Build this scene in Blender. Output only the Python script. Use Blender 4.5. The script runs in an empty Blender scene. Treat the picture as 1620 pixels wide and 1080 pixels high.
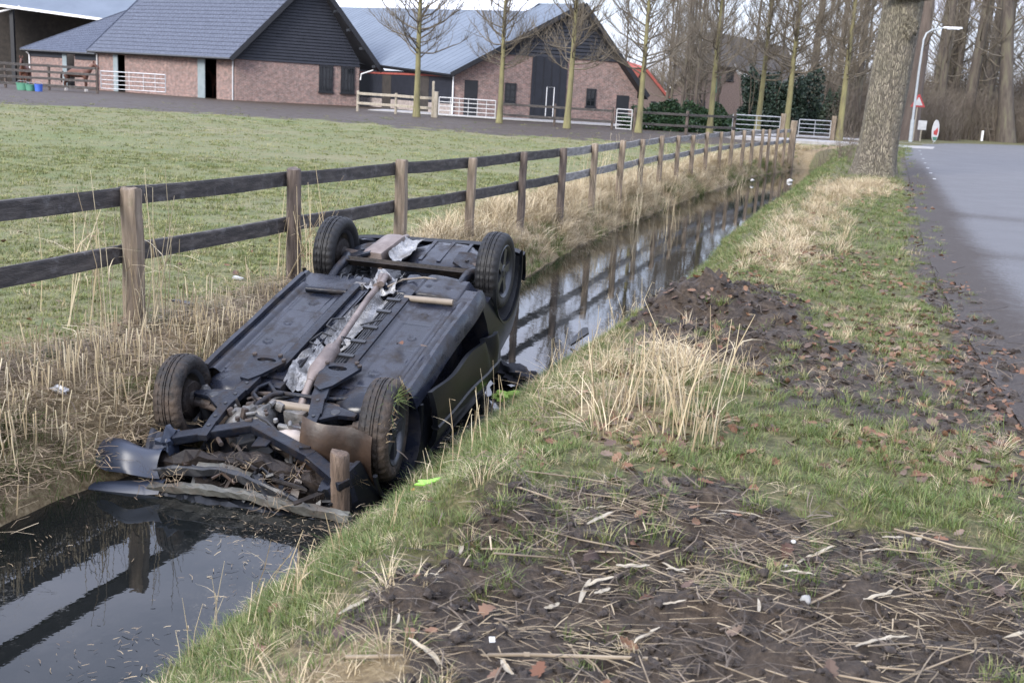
import bpy, bmesh, math, random
import numpy as np
from mathutils import Vector, Matrix, Euler

random.seed(7)
rng = np.random.default_rng(7)
S = bpy.context.scene
C = S.collection
PI = math.pi
rad = math.radians

# ------------------------------------------------------------------ camera, sky, sun, exposure
cam_d = bpy.data.cameras.new('camera')
cam = bpy.data.objects.new('camera', cam_d)
C.objects.link(cam)
PITCH, ROLL = rad(12.9), rad(3.4)
fw = Vector((0, math.cos(PITCH), -math.sin(PITCH)))
up = Vector((0, math.sin(PITCH), math.cos(PITCH)))
rt = Vector((1, 0, 0))
r2 = rt * math.cos(ROLL) + up * math.sin(ROLL)
u2 = up * math.cos(ROLL) - rt * math.sin(ROLL)
cam.matrix_world = Matrix(((r2.x, u2.x, -fw.x, 0), (r2.y, u2.y, -fw.y, 0), (r2.z, u2.z, -fw.z, 1.88), (0, 0, 0, 1)))
cam_d.sensor_width = 36
cam_d.lens = 38.0
cam_d.clip_start = 0.05
cam_d.clip_end = 3000
cam_d.dof.use_dof = True
cam_d.dof.focus_distance = 7.6
cam_d.dof.aperture_fstop = 5.0
S.camera = cam

SUN_EL, SUN_AZ = rad(32), rad(215)      # azimuth the light comes from, measured clockwise from +Y
W = bpy.data.worlds.new('World')
S.world = W
W.use_nodes = True
nt = W.node_tree
nt.nodes.clear()
wo = nt.nodes.new('ShaderNodeOutputWorld')
bg = nt.nodes.new('ShaderNodeBackground')
sky = nt.nodes.new('ShaderNodeTexSky')
sky.sky_type = 'NISHITA'
sky.sun_disc = False
sky.sun_elevation = SUN_EL
sky.sun_rotation = SUN_AZ
sky.air_density = 1.0
sky.dust_density = 0.8
tc = nt.nodes.new('ShaderNodeTexCoord')
mp = nt.nodes.new('ShaderNodeMapping')
mp.inputs['Scale'].default_value = (1.0, 1.0, 2.6)
cn = nt.nodes.new('ShaderNodeTexNoise')
cn.inputs['Scale'].default_value = 2.3
cn.inputs['Detail'].default_value = 7
cn.inputs['Roughness'].default_value = 0.58
cr = nt.nodes.new('ShaderNodeMapRange')
cr.inputs['From Min'].default_value = 0.38
cr.inputs['From Max'].default_value = 0.60
cr.inputs['To Min'].default_value = 0.45
cr.inputs['To Max'].default_value = 1.0
mx = nt.nodes.new('ShaderNodeMix')
mx.data_type = 'RGBA'
# overcast cloud: about three times brighter overhead than at the horizon
ov = nt.nodes.new('ShaderNodeVectorMath'); ov.operation = 'SCALE'; ov.inputs[0].default_value = (3.3, 3.55, 4.5)
ovs = nt.nodes.new('ShaderNodeMath'); ovs.operation = 'MULTIPLY_ADD'; ovs.inputs[1].default_value = 2.0; ovs.inputs[2].default_value = 1.0; ovs.use_clamp = False
L = nt.links.new
L(tc.outputs['Generated'], mp.inputs['Vector'])
L(mp.outputs['Vector'], cn.inputs['Vector'])
L(cn.outputs['Fac'], cr.inputs['Value'])
sx = nt.nodes.new('ShaderNodeSeparateXYZ')        # broken cloud, closing up towards the horizon as cloud layers do
hz = nt.nodes.new('ShaderNodeMapRange')
hz.inputs['From Min'].default_value = 0.05
hz.inputs['From Max'].default_value = 0.42
hz.inputs['To Min'].default_value = 0.85
hz.inputs['To Max'].default_value = 0.4
cmx = nt.nodes.new('ShaderNodeMath'); cmx.operation = 'MAXIMUM'
L(tc.outputs['Generated'], sx.inputs[0]); L(sx.outputs['Z'], hz.inputs['Value'])
ovc = nt.nodes.new('ShaderNodeMath'); ovc.operation = 'MAXIMUM'; ovc.inputs[1].default_value = 0.0
L(sx.outputs['Z'], ovc.inputs[0]); L(ovc.outputs['Value'], ovs.inputs[0]); L(ovs.outputs['Value'], ov.inputs['Scale']); L(ov.outputs['Vector'], mx.inputs['B'])
L(hz.outputs['Result'], cmx.inputs[0]); L(cr.outputs['Result'], cmx.inputs[1])
L(cmx.outputs['Value'], mx.inputs['Factor'])
L(sky.outputs['Color'], mx.inputs['A'])
L(mx.outputs['Result'], bg.inputs['Color'])
L(bg.outputs['Background'], wo.inputs['Surface'])
bg.inputs['Strength'].default_value = 0.15

sd = bpy.data.lights.new('sun', 'SUN')
sun = bpy.data.objects.new('sun', sd)
C.objects.link(sun)
sd.energy = 2.5
sd.angle = rad(24)
sd.color = (1.0, 0.95, 0.88)
to_sun = Vector((math.sin(SUN_AZ) * math.cos(SUN_EL), math.cos(SUN_AZ) * math.cos(SUN_EL), math.sin(SUN_EL)))
sun.rotation_euler = to_sun.to_track_quat('Z', 'Y').to_euler()

S.view_settings.view_transform = 'Standard'
S.view_settings.look = 'None'
S.view_settings.gamma = 1
S.view_settings.exposure = 1.0
S.view_settings.use_curve_mapping = False

# ------------------------------------------------------------------ helpers
def tag(o, label=None, cat=None, group=None, kind=None):
    if label: o['label'] = label
    if cat: o['category'] = cat
    if group: o['group'] = group
    if kind: o['kind'] = kind
    return o

def empty(name, loc=(0, 0, 0), rot=(0, 0, 0), label=None, cat=None, group=None):
    o = bpy.data.objects.new(name, None)
    o.empty_display_size = 0.2
    C.objects.link(o)
    o.location = loc
    o.rotation_euler = rot
    return tag(o, label, cat, group)

def V(*a): return Vector(a)

def smooth_by_angle(me, deg=35):
    bm = bmesh.new(); bm.from_mesh(me)
    lim = rad(deg)
    for f in bm.faces: f.smooth = True
    for e in bm.edges:
        e.smooth = not (len(e.link_faces) == 2 and e.calc_face_angle(0) > lim)
    bm.to_mesh(me); bm.free()

class MB:
    """collects simple solids and links them as ONE mesh object"""
    def __init__(s): s.v = []; s.f = []
    def add(s, vs, fs):
        n = len(s.v)
        s.v += [tuple(q) for q in vs]
        s.f += [tuple(i + n for i in f) for f in fs]
    def box(s, c, d, R=None):
        c = Vector(c); q = []
        for z in (-1, 1):
            for x, y in ((-1, -1), (1, -1), (1, 1), (-1, 1)):
                p = Vector((x * d[0] / 2, y * d[1] / 2, z * d[2] / 2))
                if R is not None: p = R @ p
                q.append(c + p)
        s.add(q, [(3, 2, 1, 0), (4, 5, 6, 7), (0, 1, 5, 4), (1, 2, 6, 5), (2, 3, 7, 6), (3, 0, 4, 7)])
    def beam(s, a, b, w, h, upv=(0, 0, 1), jit=0.0):
        a = Vector(a); b = Vector(b); d = (b - a); l = d.length; d = d.normalized()
        sd_ = d.cross(Vector(upv)).normalized(); u_ = sd_.cross(d)
        q = []
        for p in (a, b):
            for x, y in ((-1, -1), (1, -1), (1, 1), (-1, 1)):
                q.append(p + sd_ * x * w / 2 + u_ * y * h / 2 + Vector((random.uniform(-jit, jit),) * 3))
        s.add(q, [(0, 1, 2, 3), (7, 6, 5, 4), (0, 4, 5, 1), (1, 5, 6, 2), (2, 6, 7, 3), (3, 7, 4, 0)])
    def tube(s, pts, r, n=6, caps=True, flat=1.0):
        pts = [Vector(p) for p in pts]
        rs = r if isinstance(r, (list, tuple)) else [r] * len(pts)
        base = len(s.v); ref = None
        for i, p in enumerate(pts):
            d = (pts[min(i + 1, len(pts) - 1)] - pts[max(i - 1, 0)]).normalized()
            if ref is None:
                ref = Vector((0, 0, 1)) if abs(d.z) < 0.9 else Vector((1, 0, 0))
            a = d.cross(ref).normalized(); b = a.cross(d).normalized(); ref = b
            for k in range(n):
                t = 2 * PI * k / n
                s.v.append(tuple(p + (a * math.cos(t) + b * math.sin(t) * flat) * rs[i]))
        for i in range(len(pts) - 1):
            for k in range(n):
                k2 = (k + 1) % n
                s.f.append((base + i * n + k, base + i * n + k2, base + (i + 1) * n + k2, base + (i + 1) * n + k))
        if caps:
            s.f.append(tuple(base + k for k in reversed(range(n))))
            s.f.append(tuple(base + (len(pts) - 1) * n + k for k in range(n)))
    def lathe(s, prof, n=32, M=None, alt=None, closed=False):
        """prof: (radius, along) pairs turned about local Y"""
        M = M or Matrix(); base = len(s.v); m = len(prof)
        for k in range(n):
            t = 2 * PI * k / n
            for j, (r, y) in enumerate(prof):
                if alt and j in alt and k % 4 in (0, 1): r -= alt[j]
                s.v.append(tuple(M @ Vector((r * math.cos(t), y, r * math.sin(t)))))
        for k in range(n):
            k2 = (k + 1) % n
            for j in range(m if closed else m - 1):
                j2 = (j + 1) % m
                s.f.append((base + k * m + j, base + k * m + j2, base + k2 * m + j2, base + k2 * m + j))
    def plate(s, outline, t, M=None, hole=None):
        """flat polygon (x, y) given thickness t along local z; an optional hole has as many points as the outline"""
        M = M or Matrix(); n = len(outline); base = len(s.v)
        for z in (-t / 2, t / 2):
            for x, y in outline: s.v.append(tuple(M @ Vector((x, y, z))))
        if hole is None:
            s.f.append(tuple(base + i for i in reversed(range(n))))
            s.f.append(tuple(base + n + i for i in range(n)))
        else:
            for z in (-t / 2, t / 2):
                for x, y in hole: s.v.append(tuple(M @ Vector((x, y, z))))
            for i in range(n):
                j = (i + 1) % n
                s.f.append((base + i, base + 2 * n + i, base + 2 * n + j, base + j))
                s.f.append((base + n + i, base + n + j, base + 3 * n + j, base + 3 * n + i))
                s.f.append((base + 2 * n + i, base + 3 * n + i, base + 3 * n + j, base + 2 * n + j))
        for i in range(n):
            j = (i + 1) % n
            s.f.append((base + i, base + j, base + n + j, base + n + i))
    def grid(s, fn, nu, nv, loop=False):
        base = len(s.v)
        for i in range(nu + 1):
            for j in range(nv + 1):
                s.v.append(tuple(fn(i / nu, j / nv)))
        for i in range(nu):
            for j in range(nv):
                a = base + i * (nv + 1) + j
                s.f.append((a, a + nv + 1, a + nv + 2, a + 1))
    def blob(s, c, rx, ry, rz, seed=0, amp=0.15, n=10, R=None):
        rr = random.Random(seed); ph = [rr.uniform(0, 6) for _ in range(6)]
        base = len(s.v); c = Vector(c)
        for i in range(n + 1):
            th = PI * i / n
            for k in range(2 * n):
                t = PI * k / n
                d = Vector((math.sin(th) * math.cos(t), math.sin(th) * math.sin(t), math.cos(th)))
                q = 1 + amp * (math.sin(3 * d.x + ph[0]) * math.sin(4 * d.y + ph[1]) + .6 * math.sin(7 * d.z + 5 * d.x + ph[2]) + .4 * math.sin(11 * d.y + ph[3]))
                p = Vector((d.x * rx * q, d.y * ry * q, d.z * rz * q))
                if R is not None: p = R @ p
                s.v.append(tuple(c + p))
        for i in range(n):
            for k in range(2 * n):
                k2 = (k + 1) % (2 * n)
                s.f.append((base + i * 2 * n + k, base + (i + 1) * 2 * n + k, base + (i + 1) * 2 * n + k2, base + i * 2 * n + k2))
    def mesh(s, name, mat, smooth=None, bevel=0):
        me = bpy.data.meshes.new(name)
        me.from_pydata(s.v, [], s.f)
        if bevel:
            bm = bmesh.new(); bm.from_mesh(me)
            es = [e for e in bm.edges if len(e.link_faces) == 2 and e.calc_face_angle(0) > 0.6]
            bmesh.ops.bevel(bm, geom=es, offset=bevel, segments=2, affect='EDGES', profile=0.7)
            bm.to_mesh(me); bm.free()
        me.update()
        if smooth: smooth_by_angle(me, smooth)
        if mat: me.materials.append(mat)
        return me
    def build(s, name, mat, parent=None, smooth=None, bevel=0):
        return link(s.mesh(name, mat, smooth, bevel), name, parent)

def link(me, name, parent=None, loc=None, rot=None, scl=None):
    o = bpy.data.objects.new(name, me)
    C.objects.link(o)
    if parent: o.parent = parent
    if loc is not None: o.location = loc
    if rot is not None: o.rotation_euler = rot
    if scl is not None: o.scale = scl
    return o

def copy_tree(o, parent=None):
    c = o.copy(); C.objects.link(c)
    if parent: c.parent = parent
    for ch in [q for q in bpy.data.objects if q.parent == o]: copy_tree(ch, c)
    return c

# ------------------------------------------------------------------ materials
def mat(name, cols, scale=6.0, rough=0.7, bump=0.0, bscale=None, metal=0.0, detail=5, stretch=None, rough2=None, spec=0.5, coat=0.0, dirt=None):
    m = bpy.data.materials.new(name); m.use_nodes = True
    t = m.node_tree; b = t.nodes['Principled BSDF']; lk = t.links.new
    tc = t.nodes.new('ShaderNodeTexCoord'); mp = t.nodes.new('ShaderNodeMapping')
    lk(tc.outputs['Object'], mp.inputs['Vector'])
    if stretch: mp.inputs['Scale'].default_value = stretch
    nz = t.nodes.new('ShaderNodeTexNoise')
    nz.inputs['Scale'].default_value = scale; nz.inputs['Detail'].default_value = detail; nz.inputs['Roughness'].default_value = 0.6
    lk(mp.outputs['Vector'], nz.inputs['Vector'])
    rp = t.nodes.new('ShaderNodeValToRGB'); el = rp.color_ramp.elements
    n = len(cols)
    for i, c in enumerate(cols):
        pos = 0.32 + 0.36 * i / max(1, n - 1)
        e = el[i] if i < 2 else el.new(pos)
        e.position = pos; e.color = (*c, 1)
    lk(nz.outputs['Fac'], rp.inputs['Fac'])
    col = rp.outputs['Color']
    if dirt:
        n2 = t.nodes.new('ShaderNodeTexNoise'); n2.inputs['Scale'].default_value = dirt[1]; n2.inputs['Detail'].default_value = 8; n2.inputs['Roughness'].default_value = .68
        lk(tc.outputs['Object'], n2.inputs['Vector'])
        mr = t.nodes.new('ShaderNodeMapRange'); mr.inputs['From Min'].default_value = dirt[2]; mr.inputs['From Max'].default_value = dirt[2] + .18
        mr.inputs['To Max'].default_value = dirt[3]
        lk(n2.outputs['Fac'], mr.inputs['Value'])
        mxx = t.nodes.new('ShaderNodeMix'); mxx.data_type = 'RGBA'
        lk(mr.outputs['Result'], mxx.inputs['Factor']); lk(col, mxx.inputs['A']); mxx.inputs['B'].default_value = (*dirt[0], 1)
        col = mxx.outputs['Result']
        rr = t.nodes.new('ShaderNodeMapRange'); rr.inputs['To Min'].default_value = rough; rr.inputs['To Max'].default_value = .9
        lk(mr.outputs['Result'], rr.inputs['Value']); lk(rr.outputs['Result'], b.inputs['Roughness'])
    elif rough2 is not None:
        rr = t.nodes.new('ShaderNodeMapRange'); rr.inputs['From Min'].default_value = .35; rr.inputs['From Max'].default_value = .65
        rr.inputs['To Min'].default_value = rough; rr.inputs['To Max'].default_value = rough2
        lk(nz.outputs['Fac'], rr.inputs['Value']); lk(rr.outputs['Result'], b.inputs['Roughness'])
    else: b.inputs['Roughness'].default_value = rough
    lk(col, b.inputs['Base Color'])
    b.inputs['Metallic'].default_value = metal
    b.inputs['Specular IOR Level'].default_value = spec
    b.inputs['Coat Weight'].default_value = coat
    b.inputs['Coat Roughness'].default_value = .08
    if bump:
        bz = t.nodes.new('ShaderNodeTexNoise'); bz.inputs['Scale'].default_value = bscale or scale * 3; bz.inputs['Detail'].default_value = 6
        lk(mp.outputs['Vector'], bz.inputs['Vector'])
        bp = t.nodes.new('ShaderNodeBump'); bp.inputs['Strength'].default_value = bump; bp.inputs['Distance'].default_value = 0.02
        lk(bz.outputs['Fac'], bp.inputs['Height']); lk(bp.outputs['Normal'], b.inputs['Normal'])
    return m

def leafmat(name, cols, rough=0.6, trans=0.0):
    """blades and leaves: colour by each blade's own 'tint' and each instance's random number"""
    m = bpy.data.materials.new(name); m.use_nodes = True
    t = m.node_tree; b = t.nodes['Principled BSDF']; lk = t.links.new
    at = t.nodes.new('ShaderNodeAttribute'); at.attribute_name = 'tint'
    oi = t.nodes.new('ShaderNodeObjectInfo')
    ad = t.nodes.new('ShaderNodeMath'); ad.operation = 'MULTIPLY_ADD'
    ad.inputs[1].default_value = 0.55
    ml = t.nodes.new('ShaderNodeMath'); ml.operation = 'MULTIPLY'; ml.inputs[1].default_value = 0.45
    lk(oi.outputs['Random'], ml.inputs[0]); lk(at.outputs['Fac'], ad.inputs[0]); lk(ml.outputs['Value'], ad.inputs[2])
    rp = t.nodes.new('ShaderNodeValToRGB'); el = rp.color_ramp.elements; n = len(cols)
    for i, c in enumerate(cols):
        pos = 0.12 + 0.76 * i / max(1, n - 1)
        e = el[i] if i < 2 else el.new(pos)
        e.position = pos; e.color = (*c, 1)
    lk(ad.outputs['Value'], rp.inputs['Fac']); lk(rp.outputs['Color'], b.inputs['Base Color'])
    b.inputs['Roughness'].default_value = rough
    b.inputs['Specular IOR Level'].default_value = 0.3
    return m

def vnoise(x, y, seed=0):
    x = np.asarray(x, float); y = np.asarray(y, float)
    xi = np.floor(x).astype(np.int64); yi = np.floor(y).astype(np.int64)
    fx = x - xi; fy = y - yi
    fx = fx * fx * (3 - 2 * fx); fy = fy * fy * (3 - 2 * fy)
    def h(a, b):
        n = (a * 374761393 + b * 668265263 + seed * 974634777) & 0x7fffffff
        n = ((n ^ (n >> 13)) * 1274126177) & 0x7fffffff
        return ((n ^ (n >> 16)) & 0xffff) / 65535.0
    return (h(xi, yi) * (1 - fx) + h(xi + 1, yi) * fx) * (1 - fy) + (h(xi, yi + 1) * (1 - fx) + h(xi + 1, yi + 1) * fx) * fy

def fbm(x, y, seed=0, o=4):
    s = 0; a = .5
    for i in range(o):
        s = s + a * vnoise(x * 2 ** i, y * 2 ** i, seed + i * 17); a *= .5
    return s / (1 - .5 ** o)

def sst(a, b, x):
    t = np.clip((np.asarray(x, float) - a) / (b - a), 0, 1)
    return t * t * (3 - 2 * t)

def inpoly(poly, x, y, soft=0.0):
    """signed distance style mask: 1 inside, fading over `soft` metres outside"""
    x = np.asarray(x, float); y = np.asarray(y, float)
    ins = np.zeros(x.shape, bool); d = np.full(x.shape, 1e9)
    n = len(poly)
    for i in range(n):
        x1, y1 = poly[i]; x2, y2 = poly[(i + 1) % n]
        cnd = ((y1 > y) != (y2 > y))
        xx = (x2 - x1) * (y - y1) / ((y2 - y1) if y2 != y1 else 1e-9) + x1
        ins ^= cnd & (x < xx)
        t = np.clip(((x - x1) * (x2 - x1) + (y - y1) * (y2 - y1)) / ((x2 - x1) ** 2 + (y2 - y1) ** 2 + 1e-9), 0, 1)
        d = np.minimum(d, np.hypot(x - x1 - t * (x2 - x1), y - y1 - t * (y2 - y1)))
    sd_ = np.where(ins, d, -d)
    return sst(-soft, soft, sd_) if soft else ins.astype(float)

# ------------------------------------------------------------------ ground shape
_LY = [-30, 0, 2.5, 4.5, 5.5, 5.92, 6.4, 7.2, 9.2, 12, 14.63, 18.33, 22.32, 29.5, 40.66, 47.98, 80]
_LX = [-8, -4.0, -3.2, -2.85, -2.68, -2.55, -2.30, -1.92, -1.36, -.58, .12, 1.05, 2.30, 4.70, 8.75, 12.2, 28]
_RY = [-30, 0, 2, 4.0, 4.6, 5.41, 5.88, 6.77, 7.65, 8.98, 10.43, 12.81, 16.06, 20.14, 24.63, 34.44, 45.11, 80]
_RX = [-5.5, -2.5, -1.78, -1.38, -1.20, -.92, -.74, -.52, -.22, .16, .76, 1.68, 2.74, 3.86, 5.3, 8.6, 12.0, 28.4]
_EY = [-30, -4, 0, 3, 6.13, 8.86, 13.9, 24.3, 37.9, 54.9, 62, 68, 75, 83, 95, 130]
_EX = [-2, .8, 1.75, 2.55, 3.32, 4.08, 5.60, 9.1, 13.6, 19.3, 22.4, 26.5, 34, 48, 90, 260]
WATER = -0.57
def xL(y): return np.interp(y, _LY, _LX) + .05 * (fbm(y * 2.2, y * 0 + 3, 5, 3) - .5) * 2
def xR(y): return np.interp(y, _RY, _RX) + .05 * (fbm(y * 2.2, y * 0 + 9, 6, 3) - .5) * 2
def xE(y): return np.interp(y, _EY, _EX)
MUD_NEAR = [(-0.28, 2.52), (-0.22, 2.90), (-0.12, 3.14), (-0.20, 3.33), (-0.38, 3.42), (-0.52, 3.58), (-0.44, 3.71), (-0.24, 3.86), (-0.13, 4.28), (0.12, 4.40), (0.24, 4.65), (0.58, 4.63), (0.85, 4.71), (1.07, 4.47), (1.47, 4.43), (1.68, 4.32), (2.05, 3.93), (2.60, 3.71), (2.18, 2.73), (0.37, 2.42)]
MUD_TORN = [(1.07, 9.17), (1.65, 10.15), (2.61, 10.66), (2.51, 9.06), (2.24, 7.61), (1.77, 6.79), (1.51, 7.15), (1.14, 7.62), (0.97, 8.23)]
MUD_TRACK = [(1.56, 7.44), (2.42, 8.29), (3.06, 7.62), (3.08, 6.78), (2.81, 5.80), (2.39, 5.60), (1.91, 5.98), (1.44, 6.01)]
DRY_FAR = [(2.48, 11.58), (3.51, 14.64), (6.18, 22.91), (7.64, 27.30), (9.51, 28.68), (7.86, 23.99), (5.67, 20.04), (3.83, 13.58), (2.89, 11.32)]
YARD = [(-26.29, 46.64), (-22.99, 48.15), (-18.02, 49.74), (-13.15, 49.93), (-7.53, 49.46), (-0.79, 46.21), (4.84, 46.58), (10.23, 50.82)] + [(28, 74), (20, 140), (-90, 140), (-90, 70)]
DRY_NEAR = [(-0.70, 3.49), (-0.45, 3.79), (-0.23, 3.77), (-0.08, 3.57), (-0.00, 3.21), (-0.07, 2.86), (-0.60, 2.65), (-0.71, 3.13)]
DRY_MID = [(0.20, 5.85), (0.38, 6.74), (0.87, 7.68), (1.20, 8.09), (1.52, 7.96), (1.37, 6.81), (1.01, 5.54), (0.73, 4.90), (0.41, 5.12)]
def zroad(y): return .20 + .25 * sst(28, 72, y)
def masks(x, y):
    n1 = fbm(x * 1.3, y * 1.3, 31); n2 = fbm(x * 4.5, y * 4.5, 37)
    wob = (n1 - .5) * .5 + (n2 - .5) * .3
    mud = np.maximum.reduce([inpoly(MUD_NEAR, x + wob * 1.2, y + wob * 1.2, .34), .95 * inpoly(MUD_TORN, x + wob, y + wob, .18), .72 * inpoly(MUD_TRACK, x + wob, y + wob, .35)])
    e = x - xE(y)
    mud = np.maximum(mud, (sst(-.80, -.30, e + wob * .8) * sst(.8, -.2, e - .6) * (y < 45)) * .95)
    dL = x - xL(y); dR = xR(y) - x
    bankL = sst(-1.3, -.85, dL) * (dL < .5)
    dry = np.maximum(bankL * .95, .9 * inpoly(DRY_FAR, x + wob, y + wob, .6))
    dry = np.maximum(dry, .75 * inpoly(DRY_MID, x + wob, y + wob, .4))
    dry = np.maximum(dry, .7 * inpoly(DRY_NEAR, x + wob * .5, y + wob * .5, .15))
    field = (x < (xL(y) - .6)).astype(float)
    yard = field * inpoly(YARD, x + (n1 - .5) * 4, y + (n1 - .5) * 6 + (n2 - .5) * 2, 1.6)
    mud = np.maximum(mud, yard * .93)
    return np.clip(mud, 0, 1), np.clip(dry, 0, 1), field
def zt(x, y):
    x = np.asarray(x, float); y = np.asarray(y, float)
    far = sst(28, 72, y)
    dL = (x - xL(y)) * .95; dR = (xR(y) - x) * .95
    left = .38 * far + .05 * (fbm(x * .35, y * .35, 3) - .5) * sst(.3, 1.5, -dL)
    right = .18 + .27 * far
    tl = np.clip(-dL / .85, 0, 1); tr = np.clip(-dR / 1.25, 0, 1)
    zl = WATER + (left - WATER) * (1 - (1 - tl) ** 1.9)
    zr = WATER + (right - WATER) * (1 - (1 - tr) ** 1.35)
    inside = WATER - .45 * np.clip(np.minimum(dL, dR) / .3, 0, 1)
    z = np.where(dL < 0, zl, np.where(dR < 0, zr, inside))
    close = sst(46.5, 49, y)
    z = z * (1 - close) + close * (np.where(x < xR(y), left, right))
    n = fbm(x * 2.4, y * 2.4, 11, 4) - .5
    nf = fbm(x * 9, y * 9, 12, 3) - .5
    near = sst(40, 12, y)
    dry_land = sst(0.0, .25, np.maximum(-dL, -dR))
    z = z + n * .07 * near * dry_land + nf * .022 * near * dry_land
    m = np.maximum(inpoly(MUD_NEAR, x, y, .15), inpoly(MUD_TORN, x, y, .2))
    rut = fbm(x * 3.2, y * 5.5, 21, 4)
    z = z + m * ((rut - .5) * .20 + (fbm(x * 11, y * 11, 23, 4) - .5) * .11 + (np.abs(fbm(x * 24, y * 24, 29, 3) - .5)) * -.06) * sst(.2, .6, -dR)
    for bx, by, bh, br in MOUNDS:
        z = z + bh * np.exp(-((x - bx) ** 2 + (y - by) ** 2) / (2 * br * br)) * (.3 + 1.0 * fbm(x * 5, y * 5, 8) + .9 * (fbm(x * 17, y * 17, 9) - .4))
    e = x - xE(y); onroad = sst(.02, .80, e - .12 + (fbm(x * 1.3, y * 1.3, 41) - .5) * .9 + (fbm(x * 6, y * 6, 43) - .5) * .35)
    z = z * (1 - onroad) + (zroad(y) - .045) * onroad
    return z
MOUNDS = [(*(1.355, 8.881), .20, .30), (*(1.708, 9.420), .20, .28), (*(1.918, 8.784), .12, .3), (*(1.970, 7.860), .08, .3), (*(-0.012, 4.300), .13, .16), (*(-0.202, 4.399), .07, .14),
          (*(1.536, 7.541), -.14, .35), (*(-0.385, 4.085), .06, .15), (*(0.594, 4.472), .05, .14)]
def zg(x, y): return float(zt(np.array([x]), np.array([y]))[0])

# ------------------------------------------------------------------ the ground sheet
def spaced(stops):
    out = []
    for (a, b, s0, s1) in stops:
        p = a
        while p < b - 1e-6:
            out.append(p); p += s0 + (s1 - s0) * (p - a) / (b - a)
    return out
def axis_x():
    pos = spaced([(0, 4.4, .045, .045), (4.4, 14, .06, .30), (14, 60, .32, 2.5), (60, 900, 4, 90)]) + [900]
    neg = spaced([(0, 4.2, .045, .045), (4.2, 9, .06, .30), (9, 60, .35, 3), (60, 900, 4, 90)]) + [900]
    return np.array(sorted([-q for q in neg[1:]] + pos))
def axis_y():
    return np.array(spaced([(-30, 0, 3, .5), (0, 2, .25, .06), (2, 10.5, .045, .045), (10.5, 24, .06, .16), (24, 60, .2, .6), (60, 130, .8, 6), (130, 1500, 8, 160)]) + [1500])
gx, gy = axis_x(), axis_y()
GX, GY = np.meshgrid(gx, gy)
GZ = zt(GX, GY)
me = bpy.data.meshes.new('ground')
nx, ny = len(gx), len(gy)
co = np.stack([GX, GY, GZ], -1).reshape(-1, 3)
ii = (np.arange(ny - 1)[:, None] * nx + np.arange(nx - 1)[None, :]).ravel()
quads = np.stack([ii, ii + 1, ii + nx + 1, ii + nx], 1)
me.vertices.add(len(co)); me.vertices.foreach_set('co', co.ravel())
me.loops.add(quads.size); me.loops.foreach_set('vertex_index', quads.ravel().astype(np.int32))
me.polygons.add(len(quads)); me.polygons.foreach_set('loop_start', np.arange(0, quads.size, 4, dtype=np.int32))
me.polygons.foreach_set('use_smooth', np.ones(len(quads), bool))
me.update(calc_edges=True)
mm, dd, ff = masks(co[:, 0], co[:, 1])
for nm, arr in (('mud', mm), ('dry', dd), ('field', ff)):
    at = me.attributes.new(nm, 'FLOAT', 'POINT'); at.data.foreach_set('value', arr.astype(np.float32))

gm = bpy.data.materials.new('ground'); gm.use_nodes = True
t = gm.node_tree; b = t.nodes['Principled BSDF']; lk = t.links.new
def N(kind, **kw):
    n = t.nodes.new(kind)
    for k, v in kw.items(): setattr(n, k, v)
    return n
gco = N('ShaderNodeNewGeometry')
def noise(sc, det=6, ro=.6):
    n = N('ShaderNodeTexNoise'); n.inputs['Scale'].default_value = sc; n.inputs['Detail'].default_value = det; n.inputs['Roughness'].default_value = ro
    lk(gco.outputs['Position'], n.inputs['Vector']); return n.outputs['Fac']
def ramp(f, stops):
    r = N('ShaderNodeValToRGB'); el = r.color_ramp.elements
    for i, (p, c) in enumerate(stops):
        e = el[i] if i < 2 else el.new(p)
        e.position = p; e.color = (*c, 1)
    lk(f, r.inputs['Fac']); return r.outputs['Color']
def mixc(f, a, c):
    m_ = N('ShaderNodeMix', data_type='RGBA')
    lk(f, m_.inputs['Factor']); lk(a, m_.inputs['A']); lk(c, m_.inputs['B']); return m_.outputs['Result']
def attr(nm):
    a = N('ShaderNodeAttribute'); a.attribute_name = nm; return a.outputs['Fac']
def mr(f, a, c, d=0., e=1.):
    q = N('ShaderNodeMapRange'); q.inputs['From Min'].default_value = a; q.inputs['From Max'].default_value = c
    q.inputs['To Min'].default_value = d; q.inputs['To Max'].default_value = e; lk(f, q.inputs['Value']); return q.outputs['Result']
def math_(op, a, c):
    q = N('ShaderNodeMath', operation=op)
    for i, w in enumerate((a, c)):
        if isinstance(w, (int, float)): q.inputs[i].default_value = w
        else: lk(w, q.inputs[i])
    return q.outputs['Value']
n_big, n_mid, n_fine = noise(.35), noise(2.2, 8), noise(26, 7, .7)
verge = ramp(n_fine, [(.3, (.036, .034, .013)), (.5, (.084, .082, .032)), (.7, (.18, .148, .075))])
fgreen = ramp(n_fine, [(.28, (.044, .060, .015)), (.5, (.094, .116, .036)), (.72, (.185, .185, .085))])
fstraw = ramp(n_fine, [(.28, (.085, .080, .034)), (.5, (.168, .154, .078)), (.72, (.29, .26, .15))])
fieldc = mixc(mr(math_('ADD', math_('MULTIPLY', n_mid, .55), math_('MULTIPLY', n_big, .45)), .40, .58), fgreen, fstraw)
fieldc = mixc(mr(noise(1.7, 7, .68), .56, .70, 0, .75), fieldc, ramp(n_fine, [(.3, (.05, .042, .022)), (.7, (.13, .105, .06))]))
fieldc = mixc(mr(noise(.12, 3), .45, .65, 0, .5), fieldc, ramp(n_fine, [(.3, (.06, .085, .02)), (.7, (.16, .19, .06))]))
grassc = mixc(attr('field'), verge, fieldc)
dryc = ramp(n_fine, [(.3, (.085, .058, .030)), (.5, (.20, .15, .082)), (.72, (.36, .29, .175))])
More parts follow.
